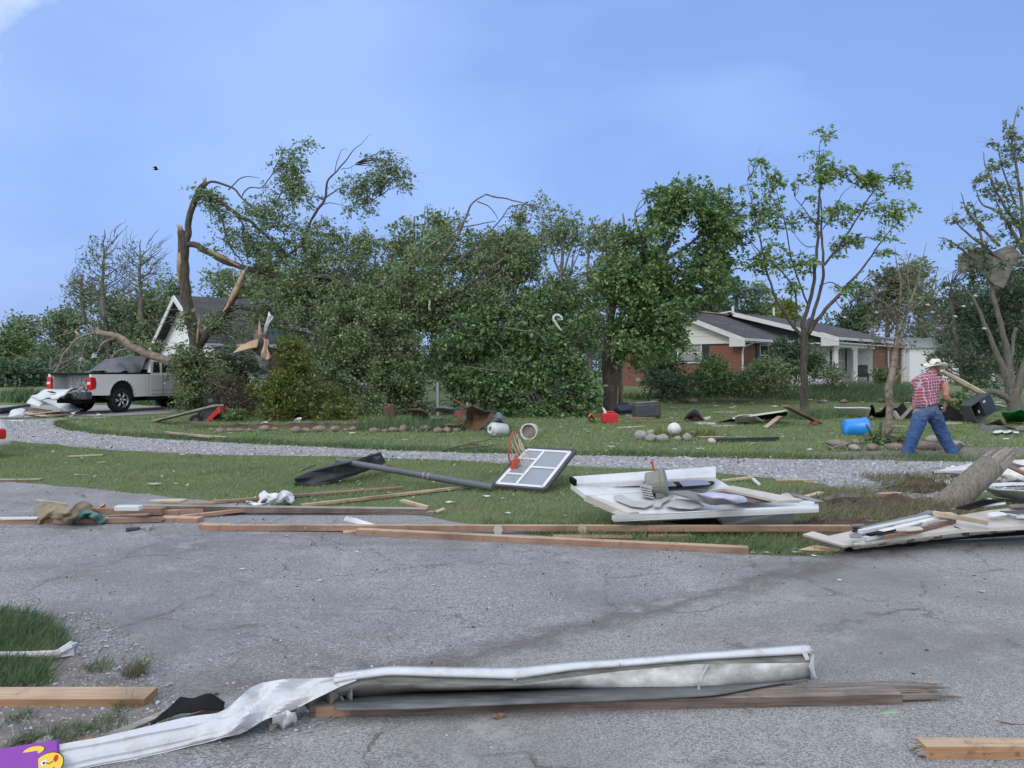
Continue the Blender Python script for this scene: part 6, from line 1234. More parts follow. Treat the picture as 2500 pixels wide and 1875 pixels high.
flat_panel([(2095, 1288, .19), (2240, 1255, .25), (2265, 1245, .26), (2282, 1248, .26), (2240, 1268, .23), (2125, 1295, .18)], .02, 'sheet_grey', 'grey_sheet', wk)
for k, (a, b_, z0, z1, m_, w) in enumerate([((2100, 1298), (2270, 1262), .19, .25, 'rv_white', .05), ((2150, 1300), (2285, 1268), .19, .24, 'insulation', .06), ((2112, 1315), (2310, 1278), .16, .22, 'rv_white', .04), ((2120, 1308), (2200, 1292), .18, .20, 'black', .05), ((2160, 1312), (2330, 1272), .18, .235, 'brown_wood', .035)]):
    mb = MB(); beam(mb, Q(*a, z0) - ro, Q(*b_, z1) - ro, w, .03); mb.build('broken_lath', m_, wk)
mb = MB(); beam(mb, Q(2278, 1252, .30) - ro, Q(2412, 1277, .26) - ro, .05, .035); mb.build('loose_batten', 'pale_wood', wk)
flat_panel([(2330, 1284, .215), (2345, 1290, .205), (2338, 1298, .18), (2326, 1291, .19)], .02, 'black', 'torn_hole', wk)
flat_panel([(2440, 1250, .285), (2640, 1244, .285), (2640, 1256, .275), (2500, 1258, .275)], -.01, 'dark_grey', 'dark_slot', wk)
rr9 = random.Random(31)
for k in range(22):
    t_ = rr9.uniform(0, 1); px = 2070 + t_ * 420; py = 1318 - 52 * t_ - rr9.uniform(0, 34); z0 = .15 + .11 * t_ + .02; m_ = rr9.choice(['cream_board', 'insulation', 'rv_white', 'sheet_grey', 'plywood', 'grey_wood', 'black']); a0_ = Q(px, py, z0) - ro; an = rr9.uniform(-.5, .7); L = rr9.uniform(.08, .30); w = rr9.uniform(.02, .07)
    u1 = Vector((math.cos(an), math.sin(an), rr9.uniform(-.05, .15))) * L; u2 = Vector((-math.sin(an), math.cos(an), rr9.uniform(-.1, .3))) * w; mb = MB(); mb.prism([a0_, a0_ + u1 * .5 - u2 * rr9.uniform(0, .4), a0_ + u1, a0_ + u1 * .9 + u2, a0_ + u1 * .4 + u2 * 1.3, a0_ + u2 * .8], (0, 0, .008)); mb.build('torn_layer', m_, wk)
ro = ro_save
def loose(name, label, cat, pts, th, mat, group=None, bev=None, up=False):
    p = [Q(*q) for q in pts]; n = (p[1] - p[0]).cross(p[2] - p[0]).normalized(); n = -n if n.z > 0 else n
    mb = MB(); mb.prism(p, n * th); return tag(mb.build(name, mat, recenter=True, bevel=bev), label, cat, group)
loose('white_board', 'curved black backed board sticking out behind the cream wall panel', 'board', [(2330, 1240, .3), (2400, 1218, .36), (2445, 1220, .33), (2360, 1244, .28)], .02, 'black')
loose('white_board', 'narrow white board leaning behind the cream wall panel', 'board', [(2318, 1243, .28), (2418, 1215, .34), (2422, 1218, .33), (2330, 1244, .27)], .02, 'cream_board')
loose('white_board', 'thin white strip behind the panel at the right edge', 'board', [(2400, 1232, .30), (2455, 1226, .31), (2455, 1230, .30), (2402, 1236, .29)], .01, 'rv_white')
loose('wall_sheet', 'flat white sheet on the gravel behind the broken pole', 'sheet', [(2280, 1150, .14), (2400, 1125, .18), (2620, 1118, .22), (2620, 1138, .18), (2370, 1146, .14)], .03, 'rv_white')
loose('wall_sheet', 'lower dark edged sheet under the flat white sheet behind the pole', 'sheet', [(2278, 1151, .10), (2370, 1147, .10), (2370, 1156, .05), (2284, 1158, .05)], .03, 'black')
loose('wall_sheet', 'thin cream sheet slipped out below the flat white sheet', 'sheet', [(2285, 1153, .12), (2375, 1150, .12), (2375, 1157, .08), (2290, 1160, .06)], .01, 'cream_board')
loose('broken_window', 'dark window strip on the white sheet at the right edge', 'window', [(2465, 1128, .23), (2620, 1122, .24), (2620, 1136, .21), (2480, 1138, .20)], .01, 'dark_grey')
plate('white_siding', 'long white siding piece curving past the foot of the pole', 'siding', [Q(2402, 1190, .20), Q(2650, 1195, .16), Q(2650, 1222, .06), Q(2430, 1212, .02)], 'rv_white', .01, curl=-.03, seed=6)
plate('white_siding', 'flattened white strip between the gravel and the torn earth', 'siding', [Q(2210, 1174, .03), Q(2330, 1172, .03), Q(2345, 1182, .01), Q(2250, 1178, .01)], 'rv_white', .01, seed=7)
plate('white_siding', 'pale sheet piece lying left of the pole shaft', 'siding', [Q(2318, 1172, .10), Q(2345, 1166, .14), Q(2352, 1178, .05), Q(2320, 1182, .03)], 'rv_white', .01, seed=8, amp=.06)
plate('white_siding', 'broad pale strip right of the pole on the gravel', 'siding', [Q(2400, 1180, .04), Q(2650, 1176, .05), Q(2650, 1184, .02), Q(2400, 1187, .02)], 'rv_white', .01, seed=9)
mb = MB(); mb.tube([Q(2078, 1206, .03), Q(2140, 1192, .06), Q(2212, 1177, .06)], .012, 5); tag(mb.build('metal_rod', 'galv', recenter=True), 'thin bent metal rod on the gravel by the torn earth', 'rod')
mb = MB(); mb.tube([Q(2455, 1135, .30), Q(2520, 1165, .18)], .03, 6); tag(mb.build('brown_stick', 'brown_wood', recenter=True), 'brown stick leaning from the pole top over white fluff', 'stick')
def blob(name, label, cat, px, py, r, mat, z=0, sq=(1, 1, .7), seed=0, amp=.35, group=None, fr=2.2, sub=3, cut=None):
    bm = bmesh.new(); bmesh.ops.create_icosphere(bm, subdivisions=sub, radius=1)
    for v in bm.verts:
        k = 1 + amp * mnoise.fractal(v.co * fr + Vector((seed, seed * .7, 0)), .8, 2, 3); v.co = Vector((v.co.x * sq[0] * k, v.co.y * sq[1] * k, v.co.z * sq[2] * k)) * r
    me = bpy.data.meshes.new(name); bm.to_mesh(me); bm.free(); me.materials.append(M[mat]); me.polygons.foreach_set('use_smooth', [True] * len(me.polygons))
    o = link(me, name); p = G(px, py) if z == 0 else Q(px, py, z); o.location = p + Vector((0, 0, r * sq[2] * .75 if z == 0 else 0)); o.rotation_euler = (0, 0, seed); return tag(o, label, cat, group)
blob('insulation_clump', 'big fluffy white insulation clump right of the pole', 'insulation', 2450, 1175, .16, 'insulation', sq=(1.6, 1, .7), seed=2, amp=.5)
blob('insulation_clump', 'white insulation clump cut by the right edge', 'insulation', 2500, 1168, .2, 'insulation', sq=(1.3, 1, .7), seed=3, amp=.5)
blob('insulation_clump', 'small cream insulation tuft beside the big clump', 'insulation', 2420, 1178, .1, 'cream_board', sq=(1.2, 1, .8), seed=4, amp=.5)
blob('insulation_clump', 'white insulation wad left of the pole shaft', 'insulation', 2325, 1162, .09, 'insulation', sq=(1.2, 1, .9), seed=5, amp=.5)
# ------------------------------------------------------------------ walking man
MD = 13.7
man = thing('person', 'man in white cowboy hat, sleeveless red plaid shirt and jeans, walking with bent right arm', 'person', tuple(Vector((PX(2262, 900, MD).x, MD, 0))))
mo = man.location.copy()
def mp_(px, py, dd=0.0):
    k = MD; p = PX(px, py, k) - mo; p.y = dd; return p       # figure-plane point, dd metres behind
def chain(mb, pts, n=12, flat=1.0, capr=True):
    """limb of elliptical rings: (point, radius side, radius depth)"""
    P = [Vector(p) for p, *_ in pts]; rings = []
    for i, (p, ra, rb) in enumerate(pts):
        t_ = (P[min(i + 1, len(P) - 1)] - P[max(i - 1, 0)]).normalized(); yv = Vector((0, 1, 0)); a = t_.cross(yv)
        a = a.normalized() if a.length > 1e-4 else Vector((1, 0, 0)); b = a.cross(t_).normalized()
        rings.append((P[i], a * ra, b * rb))
    mb.etube(rings, n)
def remesh(o, v=.012, sm=4):
    md = o.modifiers.new('remesh', 'REMESH'); md.mode = 'VOXEL'; md.voxel_size = v; md.use_smooth_shade = True
    md = o.modifiers.new('smooth', 'SMOOTH'); md.iterations = sm; md.factor = .5
# torso axis leans a little to the right; he faces right and away (his right side is nearer)
mb = MB()
chain(mb, [(mp_(2263, 1000), .17, .12), (mp_(2261, 985), .19, .14), (mp_(2262, 960), .20, .14), (mp_(2264, 938), .205, .13), (mp_(2267, 924), .17, .11), (mp_(2272, 917), .09, .08), (mp_(2276, 908), .065, .068), (mp_(2280, 900), .075, .09), (mp_(2284, 892), .085, .105), (mp_(2285, 884), .075, .09), (mp_(2285, 878), .03, .04)], 16)
# face: nose, chin, ear, brow - he looks to the right, away from us
chain(mb, [(mp_(2286, 901, .02), .06, .06), (mp_(2292, 905, .03), .05, .05), (mp_(2296, 908, .04), .028, .03)], 10)          # jaw and chin
chain(mb, [(mp_(2292, 895, .05), .03, .03), (mp_(2298, 898, .06), .018, .018), (mp_(2299.5, 900, .062), .008, .010)], 8)      # nose
chain(mb, [(mp_(2292, 903, .055), .022, .022), (mp_(2297, 904, .06), .012, .016)], 8)                                          # mouth
chain(mb, [(mp_(2287, 897, -.075), .012, .022), (mp_(2287, 900, -.092), .018, .010), (mp_(2286, 903, -.085), .010, .010)], 8)   # right ear
# right arm, bent
chain(mb, [(mp_(2290, 930, -.06), .08, .08), (mp_(2297, 936, -.10), .075, .075), (mp_(2299, 950, -.13), .062, .065), (mp_(2297, 964, -.15), .055, .055), (mp_(2299, 970, -.14), .052, .052), (mp_(2308, 974, -.08), .047, .047), (mp_(2317, 977, -.02), .036, .034), (mp_(2320, 978, 0), .030, .030)], 12)
# right hand: palm, four fingers of unequal length curled, thumb from the side
h0 = mp_(2320, 978, 0)
chain(mb, [(h0, .028, .030), (h0 + Vector((.035, .02, .004)), .032, .040), (h0 + Vector((.07, .035, 0)), .028, .040)], 10)
for k, (l, dy, dz) in enumerate([(.070, -.028, .018), (.080, -.010, .022), (.075, .010, .020), (.058, .030, .012)]):
    f0 = h0 + Vector((.065, .035 + dy, dz * .4)); f1 = f0 + Vector((l * .45, .01, dz * .5)); f2 = f1 + Vector((l * .30, .006, -l * .35)); f3 = f2 + Vector((-.004, .0, -l * .30))
    chain(mb, [(f0, .0095, .0095), (f1, .0088, .0088), (f2, .008, .008), (f3, .006, .006)], 8)
t0 = h0 + Vector((.03, -.02, .02)); chain(mb, [(t0, .014, .014), (t0 + Vector((.03, -.02, .022)), .012, .012), (t0 + Vector((.062, -.018, .020)), .009, .009)], 8)
# left arm, mostly hidden behind the body
chain(mb, [(mp_(2240, 932, .10), .075, .075), (mp_(2252, 950, .24), .055, .06), (mp_(2270, 966, .30), .048, .05), (mp_(2295, 972, .30), .036, .036)], 10)
h1 = mp_(2297, 972, .30); chain(mb, [(h1, .028, .03), (h1 + Vector((.06, 0, -.01)), .028, .038)], 8)
for k in range(4):
    f0 = h1 + Vector((.055, -.028 + .019 * k, 0)); chain(mb, [(f0, .009, .009), (f0 + Vector((.035, 0, -.008)), .0085, .0085), (f0 + Vector((.045, 0, -.035)), .007, .007)], 6)
t1 = h1 + Vector((.02, -.03, .01)); chain(mb, [(t1, .012, .012), (t1 + Vector((.045, -.01, .012)), .009, .009)], 6)
# legs
LL = [(mp_(2247, 1003, -.01), .125, .13), (mp_(2240, 1030, -.03), .11, .115), (mp_(2231, 1058, -.02), .075, .085), (mp_(2222, 1080, 0), .07, .08), (mp_(2217, 1104, .03), .05, .055), (mp_(2217, 1109, .03), .045, .05)]
RL = [(mp_(2277, 1003, .02), .125, .13), (mp_(2288, 1030, .03), .11, .115), (mp_(2303, 1056, .06), .075, .085), (mp_(2313, 1080, .03), .07, .08), (mp_(2325, 1102, -.02), .05, .055), (mp_(2329, 1106, -.02), .045, .05)]
chain(mb, LL, 14); chain(mb, RL, 14)
body = mb.build('body', 'skin', man, smooth=True); remesh(body, .0085, 3)
# jeans
mb = MB()
chain(mb, [(mp_(2262, 984, 0), .172, .145), (mp_(2262, 990, 0), .185, .160), (mp_(2262, 1003, 0), .195, .175), (mp_(2262, 1014, 0), .17, .15), (mp_(2262, 1022, 0), .08, .08)], 20)
chain(mb, [(mp_(2249, 1000, -.01), .115, .155), (mp_(2246, 1012, -.02), .135, .165), (mp_(2239, 1035, -.03), .125, .135), (mp_(2231, 1058, -.02), .112, .12), (mp_(2224, 1080, 0), .108, .11), (mp_(2217, 1102, .03), .098, .105), (mp_(2216, 1113, .03), .090, .10)], 18)
chain(mb, [(mp_(2275, 1000, .02), .115, .155), (mp_(2281, 1012, .02), .135, .165), (mp_(2293, 1035, .04), .125, .135), (mp_(2304, 1058, .05), .112, .12), (mp_(2313, 1080, .03), .105, .11), (mp_(2323, 1102, -.02), .10, .105), (mp_(2326, 1113, -.03), .092, .10)], 18)
for i, v in enumerate(mb.v):
    p = Vector(v); nz = mnoise.fractal(Vector((p.x * 9, p.y * 9, p.z * 5)), .8, 2, 3) * .013; c_ = Vector((p.x - 0, p.y, 0)).normalized(); mb.v[i] = tuple(p + c_ * nz)
j = mb.build('jeans', 'denim', man, smooth=True); remesh(j, .012, 3)
md = j.modifiers.new('wrinkle', 'DISPLACE'); tx = bpy.data.textures.new('wrinkle', 'CLOUDS'); tx.noise_scale = .055; md.texture = tx; md.strength = .034; md.mid_level = .5
mb = MB(); mb.box(mp_(2252, 1001, -.165), (.11, .012, .13), Matrix.Rotation(R(8), 3, 'Y')); mb.build('back_pocket', 'denim', j, bevel=.005); mb = MB(); mb.box(mp_(2280, 1002, -.155), (.11, .012, .13), Matrix.Rotation(R(-8), 3, 'Y')); mb.build('back_pocket', 'denim', j, bevel=.005)
# shoes
mb = MB()
s0 = mp_(2218, 1112, .02); s0.z = .045
chain(mb, [(s0 + Vector((-.06, .02, .0)), .042, .045), (s0, .05, .05), (s0 + Vector((.10, -.01, -.008)), .04, .048), (s0 + Vector((.17, -.02, -.015)), .028, .04)], 10)
s1 = mp_(2330, 1108, -.02); s1.z = .09
chain(mb, [(s1 + Vector((-.04, 0, -.02)), .05, .05), (s1 + Vector((.04, .02, .01)), .05, .05), (s1 + Vector((.11, .05, .07)), .045, .05), (s1 + Vector((.15, .07, .125)), .03, .04)], 10)
sh = mb.build('shoes', 'dark_grey', man, smooth=True); remesh(sh, .01, 2)
# sleeveless shirt
mb = MB()
chain(mb, [(mp_(2261, 989, 0), .235, .18), (mp_(2260, 984, 0), .232, .185), (mp_(2260, 976, 0), .222, .178), (mp_(2261, 960, 0), .226, .172), (mp_(2263, 945, 0), .240, .165), (mp_(2265, 933, -.005), .232, .155), (mp_(2268, 925, -.01), .20, .14), (mp_(2270, 919, -.01), .14, .12), (mp_(2273, 913, -.005), .088, .092), (mp_(2274, 909, 0), .082, .086)], 22)
chain(mb, [(mp_(2281, 926, -.05), .08, .08), (mp_(2289, 931, -.075), .087, .087), (mp_(2294, 935, -.095), .086, .088)], 14)
chain(mb, [(mp_(2250, 926, .05), .08, .08), (mp_(2241, 936, .10), .085, .09)], 14)
for i, v in enumerate(mb.v):
    p = Vector(v); mb.v[i] = tuple(p + Vector((p.x, p.y, 0)).normalized() * mnoise.fractal(Vector((p.x * 7, p.y * 7, p.z * 7)), .8, 2, 3) * .014)
s_ = mb.build('shirt', 'plaid', man, smooth=True); remesh(s_, .012, 2)
md = s_.modifiers.new('wrinkle', 'DISPLACE'); md.texture = tx; md.strength = .028; md.mid_level = .5
mb = MB(); chain(mb, [(mp_(2273, 912, 0), .095, .098), (mp_(2275, 907, 0), .088, .092)], 18); mb.build('collar', 'plaid', s_, smooth=True, bevel=.004)
mb = MB(); chain(mb, [(mp_(2281, 903, -.01), .070, .082), (mp_(2283, 896, -.01), .088, .108), (mp_(2284, 889, -.01), .088, .11), (mp_(2285, 884, -.01), .07, .09)], 14); o = mb.build('hair', 'hair_grey', man, smooth=True)
for v in o.data.vertices:
    if v.co.x > mp_(2288, 900).x: v.co.x = mp_(2288, 900).x - .002
# hat: curled brim, creased crown
mb = MB(); hc = mp_(2284, 893, .0); rows = []
hd = Vector((.88, .42, 0)).normalized(); hs = Vector((-hd.y, hd.x, 0))    # hat front direction
for r_, up in ((.090, .0), (.12, -.002), (.15, .002), (.175, .014), (.19, .026)):
    row = []
    for k in range(41):
        th = 2 * math.pi * k / 40; f_ = math.cos(th); s2 = math.sin(th)
        row.append(tuple(hc + hd * f_ * r_ * 1.18 + hs * s2 * r_ * .98 + Vector((0, 0, up * 2.2 * s2 * s2 - (r_ - .09) * .55 * max(0, f_) - (r_ - .09) * .22 * max(0, -f_) + .008))))
    rows.append(row)
crown = []
for r_, z in ((.090, .0), (.092, .03), (.088, .07), (.080, .105), (.066, .122), (.03, .112), (.0, .100)):
    row = []
    for k in range(41):
        th = 2 * math.pi * k / 40; f_ = math.cos(th); s2 = math.sin(th); pinch = 1 - .12 * max(0, f_) * (z / .12)
        row.append(tuple(hc + hd * f_ * r_ * 1.15 * (1 if z < .06 else .98) + hs * s2 * r_ * .92 * pinch + Vector((.0, 0, z + .008))))
    crown.append(row)
mb.grid(rows[::-1] + crown); hat = mb.build('cowboy_hat', 'straw_hat', man, smooth=True, solid=.006, sub=1); hat.rotation_euler = (0, 0, 0)
mb = MB(); mb.grid([[tuple(Vector(p) + Vector((0, 0, z)) + (Vector(p) - hc).normalized() * .004) for p in crown[0]] for z in (.006, .022)]); mb.build('hat_band', 'cream_board', hat, smooth=True, solid=.004)
mb = MB(); mb.tube([mp_(2240 + 46 * k / 12, 987 - .2 * k, -.17 * math.sin(math.pi * (k + .8) / 13.6)) for k in range(13)], .014, 6); mb.build('belt', 'black', man)
mb = MB(); mb.box(mp_(2284, 993, -.16), (.055, .05, .10)); pch = mb.build('phone_holster', 'black', man, bevel=.01)
mb = MB(); mb.box(mp_(2285, 994.5, -.188), (.028, .008, .022)); mb.build('holster_clip', 'white_paint', pch, bevel=.003)
rows = [[mp_(2290 + 3.2 * j, 985 + 5 * i, -.10 + .05 * math.sin(j * 1.3 + i)) for j in range(5)] for i in range(5)]
mb = MB(); mb.grid([[tuple(p) for p in r] for r in rows]); mb.build('hanging_rag', 'brown_wood', man, smooth=True, solid=.02, sub=1)
# ------------------------------------------------------------------ foreground: twisted gutter
def curve_rail(pts, n):
    P = [Q(*p) for p in pts]; L = [0]
    for a, b in zip(P, P[1:]): L.append(L[-1] + abs(b.x - a.x) + .3 * abs(b.z - a.z) + 1e-4)
    out = []
    for i in range(n + 1):
        s = L[-1] * i / n; k = max(j for j in range(len(L)) if L[j] <= s + 1e-9); k = min(k, len(P) - 2); t = (s - L[k]) / (L[k + 1] - L[k])
        p0 = P[max(k - 1, 0)]; p1 = P[k]; p2 = P[k + 1]; p3 = P[min(k + 2, len(P) - 1)]
        # gentle tangent-limited blend
        m1 = (p2 - p0) * .5; m2 = (p3 - p1) * .5; t2 = t * t; t3 = t2 * t
        out.append(p1 * (2 * t3 - 3 * t2 + 1) + m1 * (t3 - 2 * t2 + t) + p2 * (-2 * t3 + 3 * t2) + m2 * (t3 - t2))
    return out
def px_rail(stations, xs):   # stations: (px, py, z) sorted; sample at xs
    st = sorted(stations); out = []
    for x in xs:
        k = 0
        while k < len(st) - 2 and st[k + 1][0] < x: k += 1
        a, b = st[k], st[k + 1]; t = min(1, max(0, (x - a[0]) / (b[0] - a[0]))); out.append(Q(x, a[1] + (b[1] - a[1]) * t, a[2] + (b[2] - a[2]) * t))
    return out
gutter = thing('torn_gutter', 'long torn white metal gutter, twisted flat at its left end, lying across the foreground', 'gutter', tuple(Q(1300, 1720, 0)))
gg = gutter.location.copy()
XS = [810 + (1985 - 810) * i / 60 for i in range(61)]
rA = px_rail([(800, 1656, .175), (950, 1637, .185), (1100, 1640, .18), (1260, 1641, .17), (1400, 1626, .175), (1500, 1620, .175), (1520, 1619, .17), (1700, 1604, .175), (1980, 1582, .18)], XS)
rB = px_rail([(800, 1672, .155), (855, 1660, .165), (950, 1648, .17), (1100, 1653, .16), (1260, 1657, .15), (1400, 1636, .16), (1500, 1629, .155), (1520, 1628, .15), (1700, 1612, .155), (1980, 1596, .16)], XS)
rC = px_rail([(800, 1690, .12), (870, 1670, .14), (1000, 1668, .135), (1260, 1672, .125), (1500, 1640, .135), (1700, 1621, .14), (1980, 1618, .13)], XS)
rD = px_rail([(800, 1705, .065), (1000, 1692, .067), (1260, 1684, .067), (1500, 1678, .066), (1700, 1676, .06), (1980, 1659, .035)], XS)
rE = px_rail([(800, 1728, .070), (850, 1730, .073), (1000, 1727, .073), (1260, 1715, .073), (1500, 1707, .074), (1700, 1697, .074), (1760, 1692, .074), (1860, 1672, .075), (1985, 1655, .070)], XS)
rF = [e + Vector((0, -.005, -.007)) for e in rE]
def sm(r): return [tuple(((r[max(i - 1, 0)] + r[i] * 2 + r[min(i + 1, len(r) - 1)]) / 4) - gg) for i in range(len(r))]
back = [Vector(a) + Vector((0, .045, -.01)) for a in rA]
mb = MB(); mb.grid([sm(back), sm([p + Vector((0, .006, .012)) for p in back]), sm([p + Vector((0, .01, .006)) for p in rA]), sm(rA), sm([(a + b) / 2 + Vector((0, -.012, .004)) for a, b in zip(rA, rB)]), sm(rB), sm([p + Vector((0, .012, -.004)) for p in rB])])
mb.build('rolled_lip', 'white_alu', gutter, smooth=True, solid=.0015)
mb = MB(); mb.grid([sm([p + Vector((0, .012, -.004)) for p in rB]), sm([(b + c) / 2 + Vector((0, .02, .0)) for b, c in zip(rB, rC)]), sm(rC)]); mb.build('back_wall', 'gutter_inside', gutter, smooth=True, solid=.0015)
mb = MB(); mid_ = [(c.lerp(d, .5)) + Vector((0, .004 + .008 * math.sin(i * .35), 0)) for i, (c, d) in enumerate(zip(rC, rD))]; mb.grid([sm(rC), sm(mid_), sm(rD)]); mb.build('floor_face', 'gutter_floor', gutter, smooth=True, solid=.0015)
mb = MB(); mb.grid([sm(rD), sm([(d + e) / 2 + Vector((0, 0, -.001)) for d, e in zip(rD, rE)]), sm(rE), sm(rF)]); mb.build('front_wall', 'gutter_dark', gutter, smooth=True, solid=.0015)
mb = MB(); c_ = [Vector(r[-1]) - gg for r in (rB, rC, rD, rE)]; ec = [p + Vector((.003, 0, 0)) for p in c_] + [Q(1990, 1655, .07) - gg, Q(1975, 1628, .14) - gg]
mb.add(ec, [(0, 1, 2, 3, 4, 5)]); mb.build('end_cap', 'white_alu', gutter, solid=.003)
mb = MB(); q = [Q(1960, 1597, .165), Q(1972, 1597, .165), Q(1996, 1657, .05), Q(1987, 1657, .05)]; mb.prism([p - gg for p in q], (0, .012, 0)); mb.build('end_flange', 'white_alu', gutter)
for (a, b_, c__) in (((1727, 1621, .14), (1704, 1672, .05), (1706, 1693, .05)), ((1256, 1657, .145), (1256, 1680, .05), (1256, 1706, .045)), ((822, 1672, .15), (832, 1700, .06), (842, 1728, .04))):
    mb = MB(); A_ = Q(*a) - gg; B_ = Q(*b_) - gg; C_ = Q(*c__) - gg; mb.tube([A_ + Vector((0, -.004, 0)), B_ + Vector((0, -.015, .02)), C_ + Vector((0, -.004, .012))], [.007, .006, .008], 6); beam(mb, A_ + Vector((.006, -.006, 0)), B_ + Vector((.006, -.018, .02)), .014, .002); mb.box(C_ + Vector((0, -.008, .004)), (.045, .012, .006)); mb.build('hanger_bracket', 'galv', gutter)
# twisted left half: outer face
ST = [ # px, top(y,z), ridge(y,z), lower(y,z), bottom(y,z)
 (100, (1826, .085), (1840, .080), (1895, .018), (1900, .006)),
 (145, (1818, .085), (1832, .080), (1884, .018), (1890, .006)),
 (240, (1800, .085), (1814, .080), (1862, .018), (1870, .006)),
 (350, (1776, .085), (1793, .080), (1838, .020), (1848, .006)),
 (450, (1752, .085), (1775, .078), (1815, .025), (1826, .008)),
 (520, (1742, .090), (1756, .085), (1796, .040), (1810, .012)),
 (556, (1728, .100), (1748, .090), (1785, .060), (1800, .020)),
 (585, (1705, .130), (1738, .095), (1768, .085), (1793, .025)),
 (612, (1680, .160), (1722, .105), (1745, .105), (1778, .035)),
 (640, (1664, .180), (1705, .120), (1738, .080), (1765, .040)),
 (680, (1660, .185), (1690, .135), (1724, .095), (1750, .050)),
 (730, (1658, .180), (1680, .145), (1708, .115), (1726, .085)),
 (780, (1655, .178), (1668, .155), (1690, .130), (1702, .115)),
 (830, (1653, .180), (1660, .165), (1668, .155), (1676, .145)),
 (870, (1646, .183), (1652, .172), (1657, .166), (1661, .162))]
XS2 = [100 + (870 - 100) * i / 90 for i in range(91)]
rails = [px_rail([(s[0], s[k][0], s[k][1]) for s in ST], XS2) for k in (1, 2, 3, 4)]
rows = []
for a, (k0, k1) in enumerate(((0, 1), (1, 2), (2, 3))):
    for s in range(4 if a < 2 else 5):
        row = []
        for i in range(len(XS2)):
            t = s / 4; x = XS2[i]; cr = max(0, 1 - abs(x - 640) / 190)
            p = rails[k0][i].lerp(rails[k1][i], t); q_ = Vector((p.x * 3.4 + p.z * 5, p.y * 2, p.z * 6 - p.x * 1.5)); nz = mnoise.fractal(q_, .8, 2, 4); rdg = abs(mnoise.noise(q_ * 1.3 + Vector((5, 2, 1)))) * 2 - .5; fold = abs(((x * .0085 + s * .11 + a * .45) % 1) * 2 - 1) * 2 - 1
            row.append(tuple(p + Vector((0, -cr * (.022 * fold + .03 * rdg + .012 * nz), cr * (.014 * fold + .016 * rdg) + .004 * rdg * (x < 560))) + (Vector((0, .012, .004)) * (x < 600) if (a, s) in ((1, 1), (2, 0), (2, 3)) else Vector((0, 0, 0))) - gg))
        rows.append(row)
rows.insert(0, [tuple(Vector(p) + Vector((0, .05, -.02))) for p in rows[0]]); rows.insert(0, [tuple(Vector(p) + Vector((0, .01, -.05))) for p in rows[0]])
rows.append([tuple(Vector(p) + Vector((0, .05, -.0))) for p in rows[-1]])
mb = MB(); mb.grid(rows); mb.build('twisted_end', 'white_alu', gutter, smooth=False, solid=.0015)
# inner crumpled face seen under the fold
rows = []
for s in range(6):
    t = s / 5; row = []
    for i in range(26):
        x = 655 + (860 - 655) * i / 25; y0 = 1745 - (1745 - 1662) * (i / 25) ** .9; y1 = 1790 - (1790 - 1728) * min(1, i / 9) + 6 * math.sin(i * 1.1); z0 = .05 + .10 * (i / 25); y_ = y0 + (y1 - y0) * t; z_ = z0 * (1 - t) + .03 * t
        row.append(tuple(Q(x, y_, z_) + Vector((0, .02 * math.sin(i * .9) + .012, .0)) - gg))
    rows.append(row)
mb = MB(); mb.grid(rows); mb.build('crumpled_inside', 'gutter_floor', gutter, smooth=True, solid=.0015, sub=1)
rows = [[tuple(Q(668 + j * 9, 1738 + i * 12 + 3 * math.sin(j), .09 - i * .025) + Vector((0, -.02 * math.sin(j * 1.5 + i), 0)) - gg) for j in range(7)] for i in range(4)]
mb = MB(); mb.grid(rows); mb.build('torn_tab', 'white_alu', gutter, smooth=True, solid=.0015)
rivets = MB()
for x in (1982, 1514): p = Q(x, 1590 if x > 1900 else 1624, .178) - gg; rivets.tube([p, p + Vector((0, -.004, .006))], .006, 8)
rivets.build('rivet', 'galv', gutter)
